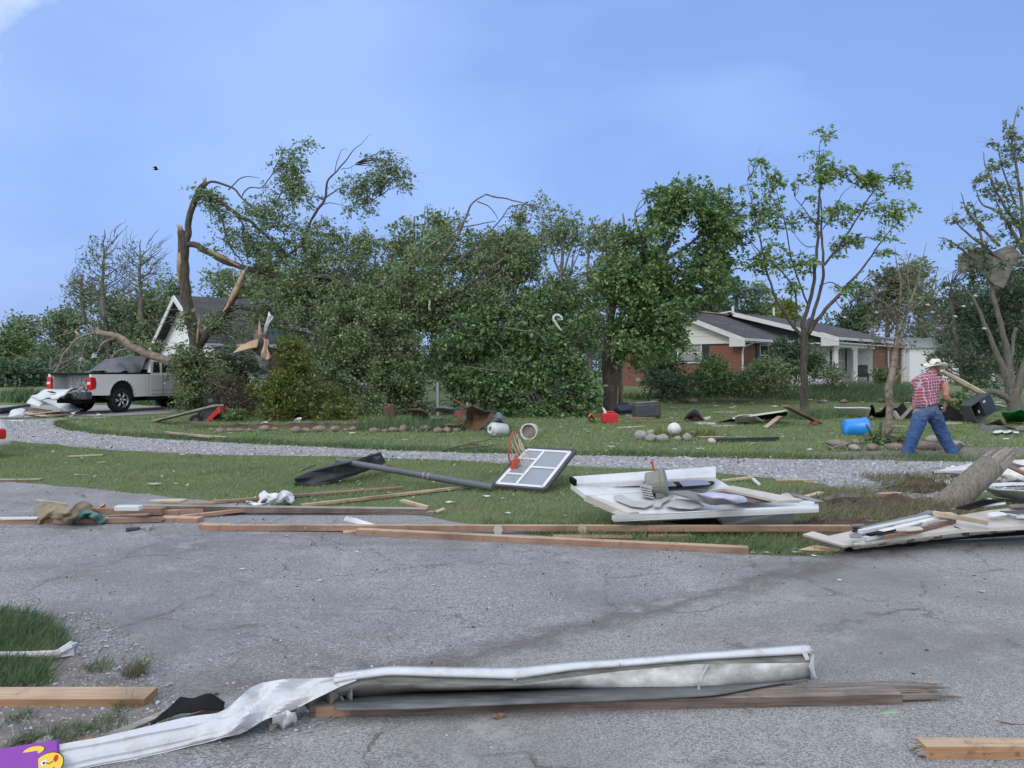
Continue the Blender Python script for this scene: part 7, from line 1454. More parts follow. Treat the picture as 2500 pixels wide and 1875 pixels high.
# ------------------------------------------------------------------ boards
def board(name, label, p0, p1, w, h, mat, mtop=None, z=.0, z1=None, cat='board', group=None, bev=.002, lean=0.0, seg=1, ends=None, sag=0.0):
    """a real board between two ground points seen at p0 and p1 (front bottom edge)"""
    a = Q(p0[0], p0[1], z + .002); b = Q(p1[0], p1[1], (z if z1 is None else z1) + .002); ax = b - a; L = ax.length; ux = ax.normalized(); uy = Vector((0, 0, 1)).cross(ux).normalized()
    if uy.y < 0: uy = -uy
    uz = ux.cross(uy); uz = uz if uz.z > 0 else -uz
    nseg = max(2, int(L / .25)); mb = MB(); rows = []; rnd = random.Random(int(p0[0] * 7 + p0[1]))
    for i in range(nseg + 1):
        t = i / nseg; wob = mnoise.noise(Vector((a.x + t * L * .6, a.y, 3))) * .008 * min(L, 3); s_ = -sag * 4 * t * (1 - t)
        rows.append([tuple(Vector((t * L, y + wob, zz + s_))) for y, zz in ((0, 0), (w, 0), (w, h), (0, h))])
    vs = [p for r in rows for p in r]; fs = []; ms = []
    for i in range(nseg):
        for j in range(4): fs.append((i * 4 + j, i * 4 + (j + 1) % 4, (i + 1) * 4 + (j + 1) % 4, (i + 1) * 4 + j)); ms.append(1 if (j == 2 and mtop) else 0)
    fs += [(3, 2, 1, 0), tuple(nseg * 4 + j for j in range(4))]; ms += [0, 0]
    k = len(mb.v); mb.v += vs; mb.f += [list(f) for f in fs]; mb.m += ms
    if ends:     # splintered far end
        for q in range(ends):
            y = w * (q + .5) / ends; l = rnd.uniform(.10, .34) if L > 1.5 else rnd.uniform(.03, .08); zz = h * rnd.uniform(.3, .8)
            mb.tube([(L - .05, y, zz), (L + l * .5, y + rnd.uniform(-.01, .01), zz), (L + l, y + rnd.uniform(-.02, .02), zz * .8)], [min(h * .5, w / ends * .6), h * .3, .002], 4, 1 if mtop else 0)
    o = mb.build(name, [mat, mtop] if mtop else mat, bevel=bev)
    mw = Matrix((ux, uy, uz)).transposed().to_4x4(); mw.translation = a; o.matrix_world = mw
    return tag(o, label, cat, group)
old = board('split_board', 'long dark weathered board with a splintered right end under the gutter', (755, 1751), (2200, 1720), .14, .055, 'old_wood', 'split_top', ends=5)
old.data.materials[0] = M['old_wood']
board('split_board_core', 'reddish split board lying against the front of the weathered one below the gutter', (770, 1752), (1720, 1722), .03, .05, 'stud_red', 'stud_red', cat='board')
b1 = board('nailed_board', 'short pine board with two upright nails at the left edge', (-160, 1731), (352, 1730), .135, .045, 'orange_pine', 'pine')
for (px, py) in ((309, 1693), (320, 1705)):
    mb = MB(); p = Q(px, py, .047); q = Vector((-.002 if px < 315 else .012, .0, .045)); inv = b1.matrix_world.inverted(); mb.tube([inv @ p, inv @ (p + q * .9), inv @ (p + q)], [.0018, .0018, .0035], 6); n_ = mb.build('nail', 'galv', b1)
b2 = board('pine_stud', 'pine stud with a chewed end and a dark knot at the lower right corner', (2262, 1858), (2700, 1858), .075, .058, 'orange_pine', 'pine')
for (px, py, r_) in ((2400, 1838, .004), (2487, 1843, .009), (2262, 1829, .004), (2424, 1848, .002)):
    mb = MB(); p = b2.matrix_world.inverted() @ Q(px, py, .03); mb.tube([(p.x, -.0015, p.z), (p.x, .002, p.z)], r_, 10); mb.build('knot', 'brown_wood', b2)
rr5 = random.Random(9); mb = MB()
for k in range(16): y = rr5.uniform(.005, .07); zz = rr5.uniform(.008, .05); mb.tube([(.01, y, zz), (-.018 - rr5.uniform(0, .02), y + rr5.uniform(-.006, .006), zz + rr5.uniform(-.006, .006))], [.008, .003], 4)
mb.build('chewed_end', 'grey_wood', b2)
loose('slate_piece', 'dark flat shingle piece under the pine stud at the lower right', 'shingle', [(2292, 1860, .006), (2400, 1858, .006), (2390, 1880, .006), (2310, 1880, .006)], .005, 'shingle')
mb = MB(); mb.tube([Q(2432, 1760, .006), Q(2455, 1765, .012), (Q(2480, 1769, .008)), Q(2540, 1771, .006)], .004, 5); tag(mb.build('twig', 'brown_wood', recenter=True), 'thin brown twig near the lower right corner', 'twig')
mb = MB(); lf = [(2140, 1745), (2150, 1741), (2158, 1735), (2166, 1737), (2180, 1732), (2190, 1737), (2204, 1741), (2196, 1745), (2180, 1746), (2172, 1744), (2160, 1747)]
mb.prism([Q(a, b_, .006 + .004 * (i % 2)) for i, (a, b_) in enumerate(lf)], (0, 0, -.002)); tag(mb.build('fallen_leaf', 'pale_green_leaf', recenter=True), 'pale green fallen leaf below the splintered board end', 'leaf')
mb = MB()
for k in range(5): an = k * .9 + .4; p = Q(1222, 1752, .012); mb.add([p, p + Vector((math.cos(an) * .035, math.sin(an) * .02, .012)), p + Vector((math.cos(an + .5) * .045, math.sin(an + .5) * .02, .004)), p + Vector((math.cos(an + .8) * .02, math.sin(an + .8) * .02, .01))], [(0, 1, 2, 3)])
tag(mb.build('dry_leaf', 'dry_leaf', recenter=True, solid=.001), 'curled brown dry leaf at the foot of the weathered board', 'leaf')
# torn black felt + shards at left of gutter
plate('torn_felt', 'torn black roofing felt curling up behind the twisted gutter', 'roofing felt', [Q(365, 1765, .03), Q(545, 1738, .05), Q(550, 1716, .07), Q(440, 1705, .09)], 'black', .003, curl=.02, amp=.03, seed=3, fr=12, n=12)
plate('wood_shard', 'orange brown wood shard under the black felt', 'wood', [Q(430, 1758, .02), Q(548, 1736, .03), Q(550, 1726, .045), Q(500, 1735, .04)], 'brown_wood', .006, seed=4)
loose('flat_sliver', 'grey flat wood sliver on the weedy shoulder beside the gutter', 'wood', [(250, 1795, .02), (420, 1725, .03), (425, 1732, .03), (300, 1790, .02)], .006, 'grey_wood')
loose('flat_sliver', 'small brown flat sliver just above the purple box', 'wood', [(140, 1812, .014), (225, 1795, .016), (228, 1802, .016), (150, 1822, .014)], .006, 'brown_wood')
loose('grey_slab', 'flat rounded grey slab behind the purple box', 'slab', [(60, 1830, .03), (95, 1800, .03), (120, 1793, .03), (132, 1799, .03), (120, 1812, .03), (75, 1835, .03)], .018, 'grey_stone', bev=.004)
mb = MB(); rr6 = random.Random(2)
for k in range(26): x0 = rr6.uniform(0, 60); mb.tube([Q(x0 - 10, 1845 - x0 * .6, .015), Q(x0 + 25, 1815 - x0 * .25, .03 + rr6.uniform(0, .02)), Q(x0 + 50, 1795 + rr6.uniform(-4, 8), .02)], [.0012, .0014, .0006], 3)
tag(mb.build('dry_straw', 'grass_dry', recenter=True), 'tuft of dry straw behind the purple box', 'straw')
# purple box with yellow faces
px_ = [(-60, 1838, .10), (0, 1829, .105), (140, 1808, .11)]
box_ = thing('purple_box', 'purple printed gift box corner with yellow smiley faces at the lower left corner', 'box', tuple(Q(60, 1890, 0))); bo = box_.location.copy()
def bp(px, py, z): return Q(px, py, z) - bo
mb = MB(); f = [bp(-120, 1850, .10), bp(138, 1807, .115), bp(142, 1905, .012), bp(-120, 1945, .012)]; mb.prism(f, Vector((0, .02, -.005))); mb.build('box_shell', 'purple_print', box_, bevel=.003)
fn = (f[1] - f[0]).cross(f[2] - f[0]).normalized(); fn = fn if fn.y < 0 else -fn; fu = (f[1] - f[0]).normalized(); fv = fn.cross(fu); fv = fv if fv.z > 0 else -fv
def proj(px, py):   # ray from the eye through the pixel onto the box face
    o_ = Vector((0, 0, CZ)) - bo; d_ = PX(px, py, 1) - Vector((0, 0, CZ)); t = (f[0] - o_).dot(fn) / d_.dot(fn); return o_ + d_ * t
def disc(px, py, r, mat, h_=.0025, sx=1.0, sy=1.0, parent=box_, name='printed_face', a0=0, a1=360, r_in=0):
    c_ = proj(px, py) + fn * h_; n = 28; mb = MB(); cs = [(math.cos(R(a0 + (a1 - a0) * k / n)), math.sin(R(a0 + (a1 - a0) * k / n))) for k in range(n + (0 if a1 - a0 == 360 else 1))]
    if r_in: 
        o1 = [c_ + fu * x * r * sx + fv * y * r * sy for x, y in cs]; o2 = [c_ + fu * x * r_in * sx + fv * y * r_in * sy for x, y in cs]; m_ = len(cs); mb.add(o1 + o2, [(i, i + 1, m_ + i + 1, m_ + i) for i in range(m_ - 1)])
    else: mb.add([c_ + fu * x * r * sx + fv * y * r * sy for x, y in cs], [tuple(range(len(cs)))])
    return mb.build(name, mat, parent)
s_ = 3.0 / F
for (px, py, r) in ((52, 1864, 27), (118, 1868, 31), (83, 1833, 22), (-2, 1858, 9)):
    disc(px, py, (r + 2) * s_, 'black', .0020, 1, .9 if py > 1840 else .45, name='face_outline'); fc = disc(px, py, r * s_, 'yellow_print', .0028, 1, .9 if py > 1840 else .45)
    if r > 20 and py > 1840:
        e1 = disc(px - r * .35, py - r * .15, r * .22 * s_, 'white_paint', .0036, parent=fc, name='eye'); e1 = disc(px - r * .33, py - r * .13, r * .09 * s_, 'black', .0042, parent=fc, name='pupil')
        if r < 30: disc(px + r * .35, py - r * .25, r * .22 * s_, 'white_paint', .0036, parent=fc, name='eye'); disc(px + r * .35, py - r * .22, r * .09 * s_, 'black', .0042, parent=fc, name='pupil')
        else: disc(px + r * .1, py - r * .35, r * .26 * s_, 'black', .0036, parent=fc, name='closed_eye', a0=200, a1=340, r_in=r * .20 * s_)
        disc(px, py + r * .1, r * .5 * s_, 'black', .0036, parent=fc, name='smile', a0=200, a1=340, r_in=r * .42 * s_)
disc(137, 1852, 8 * s_, 'tail_red', .0045, .6, 1, name='red_heart')
# bent downspout at left
dsp = thing('bent_downspout', 'thin white bent pipe with a crushed open end lying through the left grass patch', 'pipe', tuple(Q(60, 1600, .01))); do = dsp.location.copy()
mb = MB(); mb.tube([Q(-200, 1600, .03) - do, Q(0, 1597, .035) - do, Q(70, 1597, .045) - do, Q(130, 1597, .045) - do, Q(150, 1594, .045) - do], [.012, .014, .016, .022, .024], 8); mb.build('pipe_body', 'white_alu', dsp)
mb = MB(); rows = []
for s, (px, py, r_) in enumerate([(148, 1594, .022), (158, 1590, .027), (168, 1586, .032), (178, 1582, .040)]):
    c_ = Q(px, py, .05) - do; rows.append([tuple(c_ + Vector((.012 * math.sin(3 * k * 2 * math.pi / 12), math.cos(2 * math.pi * k / 12) * r_ * .7, math.sin(2 * math.pi * k / 12) * r_ * (1 + .3 * math.sin(k * 2.1))))) for k in range(13)])
mb.grid(rows); mb.build('crushed_end', 'white_alu', dsp, solid=.002)
# ------------------------------------------------------------------ long studs and board heap
LB = [ # name,label,p0,p1,w,h,mat,mtop,z,z1,ends
 ('long_stud', 'longest reddish stud with pale top edge, dotted with nail holes, running across the middle', (492, 1296), (2105, 1299), .06, .055, 'stud_red', 'pine', 0, .06, None),
 ('long_stud', 'second long stud slanting down right along the asphalt edge', (868, 1307), (1828, 1354), .09, .055, 'stud_red', 'pine', 0, 0, None),
 ('split_stud', 'short pale split stud end sticking out left of the longest stud', (484, 1292), (560, 1292), .06, .05, 'stud_red', 'raw_wood', 0, 0, 2),
 ('flat_plank', 'flat brown plank half hidden in the grass between the two long studs', (1350, 1322), (1545, 1324), .12, .04, 'brown_wood', 'stud_red', 0, 0, None),
 ('flat_plank', 'short reddish plank piece in the grass right of the flat brown plank', (1585, 1316), (1690, 1315), .06, .03, 'stud_red', 'stud_red', 0, 0, 2),
 ('heap_board', 'reddish board along the near left side of the heap, cut by the left edge', (-100, 1281), (330, 1275), .05, .07, 'stud_red', 'pine', 0, 0, None),
 ('heap_board', 'white thin strip behind the left reddish board', (-60, 1270), (90, 1268), .04, .03, 'white_paint', 'white_paint', .05, .05, None),
 ('heap_board', 'dark grey topped beam, longest at the back of the heap', (282, 1248), (1042, 1257), .11, .085, 'old_wood', 'grey_wood', .06, .0, None),
 ('heap_board', 'pale flat board behind the dark grey topped beam', (362, 1228), (440, 1228), .16, .03, 'pine', 'pale_wood', .05, .05, None),
 ('heap_board', 'reddish thick board in the middle of the heap under the tan cloth', (200, 1258), (394, 1258), .12, .10, 'stud_red', 'stud_red', .03, .03, None),
 ('heap_board', 'pale topped board end pointing left in the middle of the heap', (394, 1262), (600, 1250), .10, .09, 'stud_red', 'pine', .0, .02, None),
 ('heap_board', 'reddish board with torn pale tip along the front of the heap', (130, 1279), (395, 1275), .05, .07, 'stud_red', 'grey_wood', .01, .01, 3),
 ('heap_board', 'pale pine block end at the front right of the heap', (385, 1276), (482, 1278), .13, .07, 'stud_red', 'pine', .0, .0, None),
 ('heap_board', 'thin brown slat lying inside the heap', (265, 1264), (360, 1260), .05, .03, 'brown_wood', 'grey_wood', .06, .08, None),
 ('heap_board', 'slanting red board from the heap toward the white sack', (440, 1268), (660, 1243), .05, .05, 'stud_red', 'pine', .0, .05, None),
 ('heap_board', 'pale splintered plank pointing up left behind the tan cloth', (165, 1236), (100, 1226), .12, .03, 'pale_wood', 'pale_wood', .10, .16, 2),
 ('heap_board', 'short yellow wood sliver below the teal cloth', (182, 1279), (222, 1278), .04, .02, 'raw_wood', 'raw_wood', .0, .0, None),
 ('heap_board', 'brown thick short board behind the middle of the heap', (440, 1236), (520, 1234), .10, .04, 'stud_red', 'stud_red', .05, .06, None),
 ('lawn_board', 'thin reddish strip on the lawn reaching right from the white sack', (520, 1228), (985, 1193), .06, .025, 'stud_red', 'stud_red', .02, .01, None),
 ('lawn_board', 'long pale pine strip slanting up across the lawn below the hoop pole', (740, 1238), (1160, 1190), .06, .03, 'pine', 'pine', .02, .01, None),
 ('heap_board', 'grey topped board at the right end of the heap', (830, 1252), (1058, 1258), .08, .05, 'grey_wood', 'pine', .0, .0, None),
 ('pine_scrap', 'short pale splintered stick pointing up left at the right end of the heap', (1040, 1243), (978, 1226), .05, .03, 'pine', 'pale_wood', .05, .09, 2),
 ('pine_scrap', 'pale wood chip on the grass right of the heap', (1065, 1253), (1087, 1245), .05, .02, 'pale_wood', 'pale_wood', .01, .04, None),
 ('pine_scrap', 'bent pale wood scrap under the longest stud', (838, 1303), (880, 1298), .07, .02, 'pale_wood', 'pale_wood', .0, .01, None),
 ('lawn_plank', 'pale pair of planks lying on the lawn edge by the drive, left of the golden bush, longer one', (430, 1064), (543, 1072), .14, .05, 'grey_wood', 'pale_wood', .0, .0, None),
 ('lawn_plank', 'shorter plank of the pair on the lawn edge by the drive', (400, 1058), (510, 1070), .10, .04, 'grey_wood', 'pine', .06, .06, None),
 ('lawn_plank', 'white plank propped up on the red machine at the left', (370, 1030), (523, 992), .25, .05, 'grey_wood', 'white_paint', .02, .62, None),
 ('lawn_plank', 'flat wooden plank beside the white car at the left edge', (-40, 1177), (95, 1176), .12, .03, 'brown_wood', 'grey_wood', .0, .0, None),
 ('lawn_plank', 'thin pale lath on the front lawn, nearest the gravel at the left', (165, 1116), (250, 1112), .05, .02, 'pale_wood', 'pale_wood', .01, .02, None),
 ('lawn_plank', 'rusty brown plank leaning at the slender tree foot', (1925, 994), (2010, 1036), .22, .07, 'brown_wood', 'stud_red', .55, .02, None),
 ('lawn_plank', 'short dark plank tilted up left of the slender tree', (1875, 1048), (1910, 1020), .14, .05, 'old_wood', 'pine', .0, .25, None),
 ('lawn_plank', 'dark green long plank lying on the lawn near the rocks', (1755, 1081), (1902, 1077), .12, .09, 'shutter_dark', 'shutter_dark', .0, .0, None),
 ('lawn_plank', 'brown plank lying in the rock edged bed', (1710, 1074), (1775, 1073), .22, .06, 'brown_wood', 'grey_wood', .0, .0, None),
 ('lawn_plank', 'tan plank lying in front of the dark grey bin', (1530, 1025), (1600, 1026), .14, .08, 'brown_wood', 'pine', .0, .0, None),
 ('lawn_plank', 'brown plank between the orange funnel and the red fuel can', (1452, 1022), (1480, 1020), .16, .12, 'brown_wood', 'brown_wood', .0, .0, None),
 ('lawn_plank', 'long thin brown lath behind the white ball', (1480, 1036), (1660, 1032), .07, .04, 'brown_wood', 'brown_wood', .0, .0, None),
 ('lawn_plank', 'pale lath in front of the brown lath near the white ball', (1510, 1046), (1580, 1042), .08, .03, 'pale_wood', 'pale_wood', .0, .02, None),
 ('lawn_plank', 'cream narrow board on the lawn left of the black fascia', (1740, 1042), (1795, 1041), .08, .03, 'cream_board', 'cream_board', .0, .0, None),
 ('lawn_plank', 'pale long strip on the far lawn before the shrubs', (1795, 985), (1860, 984), .25, .05, 'cream_board', 'cream_board', .0, .0, None),
 ('lawn_plank', 'white short strip on the far lawn above the black fascia', (1745, 1008), (1800, 1007), .15, .03, 'cream_board', 'cream_board', .0, .0, None),
 ('lawn_plank', 'tan plank on the grass between sapling and walking man', (2172, 1044), (2215, 1044), .12, .05, 'pine', 'pine', .0, .0, None),
 ('lawn_plank', 'pale strip lying in the grass right of the camper wall', (1765, 1177), (1842, 1168), .05, .03, 'pale_wood', 'pale_wood', .0, .04, None),
 ('lawn_plank', 'long thin pale strip at the drive edge right of the camper wall', (1895, 1176), (2000, 1176), .04, .03, 'pine', 'pale_wood', .0, .0, None),
 ('lawn_plank', 'small bent white strip right of the camper wall top', (1842, 1172), (1858, 1187), .04, .03, 'white_paint', 'white_paint', .03, .0, None),
 ('lawn_plank', 'pale stick on the torn earth right of the camper wall', (1965, 1220), (2012, 1207), .07, .03, 'pale_wood', 'pale_wood', .03, .06, None),
 ('lawn_plank', 'thin reddish fallen board beside the torn earth', (2150, 1214), (2205, 1212), .08, .04, 'stud_red', 'pine', .08, .08, None),
 ('lawn_plank', 'light blue white strip under the long stud near the wall panel flap', (1772, 1297), (1880, 1297), .04, .02, 'white_paint', 'white_paint', .0, .0, None),
 ('long_pole_piece', 'pale broken pole leaning behind the walking man', (2405, 967), (2300, 900.6), .1, .1, 'pale_wood', None, 0, 0, None),
]
for (nm, lab, p0, p1, w, h, m_, mt, z, z1, en) in LB:
    if nm == 'long_pole_piece':
        mb = MB(); mb.tube([PX(2412, 968, 22), PX(2350, 935, 21.5), PX(2298, 905, 21)], [.07, .09, .05], 6); tag(mb.build('broken_branch', 'pale_wood', recenter=True), lab, 'branch'); continue
    board(nm, lab, p0, p1, w, h * (.72 if nm == 'heap_board' else 1), m_, mt, z * (.8 if nm == 'heap_board' else 1), z1, ends=en)
# nail holes and gusset plates on the long stud
for k, px in enumerate((655, 735, 745, 810, 820, 965, 1052, 1062, 1110, 1175, 1353, 1505, 1545, 1563, 1715, 1776, 1900)):
    mb = MB(); p = Q(px, 1284 + (k % 3) * 2, .05); mb.add([p + Vector((-.008, -.004, -.012)), p + Vector((.010, -.003, -.008)), p + Vector((.004, -.004, .014))], [(0, 1, 2)])
    tag(mb.build('nail_chip', 'pale_wood', recenter=True, solid=.003), 'tiny pale torn chip on the front face of the longest stud', 'wood chip', 'torn chips on the longest stud')
for lab, px, py, m_ in (('small torn white cardboard piece hung on the long stud at the left', 1216, 1292, 'cream_board'), ('round flat tan disc leaning on the long stud below the camper wall', 1421, 1291, 'plywood')):
    mb = MB(); c_ = Q(px, py, .06); mb.prism([c_ + Vector((math.cos(k * .785) * .045, -.035, math.sin(k * .785) * .055)) for k in range(8)], (0, .004, 0)); tag(mb.build('cardboard_scrap', m_, recenter=True), lab, 'scrap')
plate('paper_roll', 'crumpled white wrapper standing behind the longest stud', 'wrapper', [Q(838, 1272, .07), Q(850, 1262, .12), Q(918, 1280, .06), Q(905, 1292, .03)], 'white_cloth', .004, curl=.02, seed=2)
# cloths and sack
def heap_cloth(name, lab, x0, x1, y0, y1, zt, mat, seed, amp=.05, nx=12, ny=8):
    rows = [[Q(x0 + (x1 - x0) * j / nx, y0 + (y1 - y0) * i / ny + 4 * math.sin(j * .9 + seed), .01 + zt * (math.sin(math.pi * (j + .3) / (nx + .6)) ** .6) * (1 - (i / ny) ** 2 * .9) + .02 * math.sin(j * 1.9 + i)) for j in range(nx + 1)] for i in range(ny + 1)]
    return cloth(name, lab, 'cloth', rows, mat, amp, 10, seed=seed)
heap_cloth('tan_cloth', 'crumpled tan jacket like cloth thrown over the left end of the board heap', 92, 232, 1232, 1274, .20, 'tan_cloth', 2, .07)
heap_cloth('teal_cloth', 'bunched teal cloth in front of the tan one on the board heap', 145, 264, 1250, 1272, .13, 'teal_cloth', 5, .06)
heap_cloth('pink_rag', 'small pale pink frayed rag behind the middle of the heap', 232, 266, 1232, 1244, .12, 'peach_cloth', 7, .05, 6, 4)
heap_cloth('white_sack', 'puffy white plastic sack on the lawn edge behind the heap', 632, 716, 1203, 1230, .16, 'white_cloth', 9, .05)
heap_cloth('white_sheet', 'crumpled thin white sheet on the ground below the white sack', 600, 665, 1226, 1234, .04, 'white_cloth', 11, .03, 6, 4)
mb = MB(); beam(mb, Q(284, 1240, .14), Q(344, 1240, .14), .10, .05); tag(mb.build('white_box', 'rv_white', recenter=True, bevel=.008), 'small white metal box lying on the dark beam of the heap', 'box')
# hammer
hm = thing('hammer', 'dark handled hammer lying on the asphalt in front of the heap', 'hammer', tuple(Q(345, 1290, .0))); hmo = hm.location.copy()
mb = MB(); mb.tube([Q(308, 1294, .02) - hmo, Q(330, 1291, .02) - hmo, Q(342, 1289, .02) - hmo], [.022, .018, .012], 8); mb.build('grip', 'dark_grey', hm)
mb = MB(); mb.tube([Q(342, 1289, .02) - hmo, Q(368, 1286, .02) - hmo], .009, 6); mb.build('handle', 'galv', hm)
mb = MB(); mb.tube([Q(362, 1289, .025) - hmo, Q(368, 1286, .03) - hmo, Q(376, 1281, .03) - hmo], [.016, .014, .006], 8); mb.tube([Q(360, 1291, .025) - hmo, Q(363, 1289, .025) - hmo], .02, 10); mb.build('head', 'galv', hm)
# ------------------------------------------------------------------ rocks
def rock(lab, px, py, wpx, mat, seed, group, sq=(1, .7, .55)):
    p = G(px, py); r = wpx / 2 * p.y / F; return blob('rock', lab, 'rock', px, py, r / 1.05, mat, sq=sq, seed=seed, amp=.30, group=group, fr=1.3, sub=2)
grp = 'edging rocks along the bed under the golden bush'
for i, (px, w) in enumerate([(520, 22), (535, 30), (560, 20), (585, 26), (612, 20), (640, 28), (668, 24), (722, 34), (750, 22), (782, 40), (815, 30), (842, 22), (862, 26), (915, 26), (935, 26), (958, 28), (985, 30), (1012, 28), (1040, 30), (1066, 24), (1090, 34), (1115, 22)]):
    rock('flat brown edging rock in the long row bordering the lawn bed left of the buckets', px + (i * 7) % 9 - 4, 1055 + (i * 5) % 6 - 3, w * (.75 + .5 * ((i * 37) % 11) / 11), 'brown_stone', i + 1, grp)
for (px, py, w, lab) in [(1565, 1073, 38, 'large grey rock at the left of the middle rock ring'), (1590, 1078, 32, 'grey boulder in front of the largest one in the middle ring'), (1618, 1080, 34, 'brown grey rock third from the left in the middle ring'), (1588, 1062, 22, 'small rock behind the first two of the middle ring'), (1655, 1076, 20, 'pale small rock in the centre of the middle ring'), (1678, 1076, 30, 'pointed dark rock right of the yellow plants'), (1690, 1064, 22, 'rock behind the pointed dark one'), (1738, 1083, 22, 'white round rock left of the dark green plank')]:
    rock(lab, px, py, w, 'grey_stone' if w != 22 or px < 1700 else 'cream_board', int(px * .37) % 50, 'rocks of the middle ring', (1, .8, .75))
for (px, py, w, lab) in [(2045, 1092, 56, 'flat stacked brown stone at the left end of the sapling bed'), (2085, 1100, 46, 'brown stone second from the left in the sapling bed wall'), (2130, 1100, 52, 'long stone left of the sapling trunk'), (2185, 1099, 52, 'pale long stone at the sapling foot'), (2262, 1100, 66, 'large stone between the walking man legs'), (2275, 1080, 50, 'stone behind the walking man knees'), (2090, 1085, 40, 'upper brown stone behind the bed wall'), (2330, 1092, 50, 'stone behind the walking man right foot'), (2190, 1072, 30, 'dark stone behind the sapling foot')]:
    rock(lab, px, py, w, 'brown_stone' if w > 51 or w < 45 else 'grey_stone', int(px * .61) % 60, 'stones of the sapling bed', (1, .55, .42))
for (px, py, w, lab) in [(1690, 984, 40, 'far flat rock at the shrub edge below the gable window'), (1600, 982, 24, 'small far rock at the shrub edge'), (2010, 985, 30, 'far rock right of the slender tree'), (2060, 984, 30, 'far rock right of the first behind the slender tree'), (2150, 982, 30, 'far pale rock behind the sapling')]: rock(lab, px, py, w, 'brown_stone', px % 30, 'far rocks at the shrub edge', (1, .6, .35))
# ------------------------------------------------------------------ wheelbarrow
wb = thing('wheelbarrow', 'overturned rusty wheelbarrow with red frame at the edge of the fallen maple', 'wheelbarrow', tuple(Q(1165, 1050, 0))); wo_ = wb.location.copy(); wd = wo_.y
def wp(px, py, dd=0): return PX(px, py, wd + dd) - wo_
out = [(1130, 1040), (1134, 1028), (1140, 1020), (1139, 1005), (1143, 994), (1152, 990), (1168, 998), (1182, 1003), (1200, 1005), (1203, 1018), (1192, 1032), (1180, 1042), (1170, 1049), (1142, 1050)]
mb = MB(); c_ = wp(1166, 1024, .55); P_ = [wp(a, b_, .15 * math.sin(i)) for i, (a, b_) in enumerate(out)]; inn = [c_.lerp(p, .5) + Vector((0, -.0, 0)) for p in P_]; k = len(P_)
mb.add(P_ + inn, [(i, (i + 1) % k, k + (i + 1) % k, k + i) for i in range(k)] + [tuple(range(k, 2 * k))]); mb.build('tray', 'rust', wb, smooth=False, solid=.015, bevel=.01)
mb = MB(); mb.tube(P_ + [P_[0]], .022, 6); mb.build('tray_rim', 'dark_grey', wb)
mb = MB(); mb.tube([wp(1106, 974, .5), wp(1140, 996, .3), wp(1160, 1012, .7)], .03, 6); mb.tube([wp(1110, 1012, .3), wp(1136, 1030, .1)], .028, 6); mb.tube([wp(1108, 1015, .5), wp(1145, 1003, .4)], .03, 6); mb.build('frame', 'maroon', wb)
mb = MB(); mb.prism([wp(1108, 1016, .2), wp(1112, 1003, .3), wp(1138, 1002, .4), wp(1136, 1012, .3)], (0, .3, 0)); mb.build('red_brace', 'maroon', wb)
def lathe(name, lab, cat, base_p, axis, prof, mat, n=24, group=None, inner=None):
    ax = Vector(axis).normalized(); a = ax.orthogonal().normalized(); b = ax.cross(a); t = thing(name, lab, cat, tuple(base_p), 0, group) if inner else None; mb = MB()
    rows = [[tuple(ax * h + (a * math.cos(2 * math.pi * k / n) + b * math.sin(2 * math.pi * k / n)) * r) for k in range(n + 1)] for h, r in prof]; mb.grid(rows)
    o = mb.build('shell' if inner else name, mat, t, smooth=True, solid=.006)
    if inner:
        mb = MB(); h, r = inner[1]; mb.add([tuple(ax * h + (a * math.cos(2 * math.pi * k / n) + b * math.sin(2 * math.pi * k / n)) * r) for k in range(n)], [tuple(range(n))]); mb.build(inner[2], inner[0], t, solid=.01); return t
    o.location = base_p; return tag(o, lab, cat, group)
p = Q(1213, 1049, .17); lathe('gas_cylinder', 'white round tank lying on its side right of the wheelbarrow', 'tank', p, (-.75, -.6, .1), [(-.30, .02), (-.29, .10), (-.24, .155), (.08, .165), (.14, .155), (.15, .115), (.20, .11), (.20, .05)], 'white_alu', inner=('grey_stone', (.17, .09), 'collar'))
p = Q(1293, 1053, .18); lathe('white_bucket', 'white bucket lying with its dirt filled mouth toward us, behind the hoop rim', 'bucket', p, (-.25, -1, -.05), [(-.30, .0), (-.30, .14), (-.1, .165), (.10, .185), (.12, .19), (.12, .17), (.0, .15)], 'white_paint', inner=('brown_stone', (.06, .15), 'dirt_fill'))
heap_cloth('grey_plastic', 'grey white plastic sheet crumpled between wheelbarrow and white tank', 1203, 1238, 1012, 1046, .5, 'blue_grey_siding', 21, .1, 7, 6)
p = Q(1646, 1048, .17); lathe('white_ball', 'white round float lying on the lawn above the rocks', 'ball', p, (0, 0, 1), [(.155 * -math.cos(math.pi * k / 10), .155 * math.sin(math.pi * k / 10) + .0005) for k in range(11)], 'white_paint')
# blue bin
p = Q(2063, 1044, .19); bin_ = lathe('blue_bin', 'bright blue plastic bin lying on its side on the lawn', 'bin', p, (1, .05, .02), [(0, .0), (0, .185), (.02, .195), (.44, .215), (.45, .235), (.50, .235), (.50, .215), (.42, .19)], 'blue_plastic', inner=('white_paint', (.49, .06), 'label_scrap'))
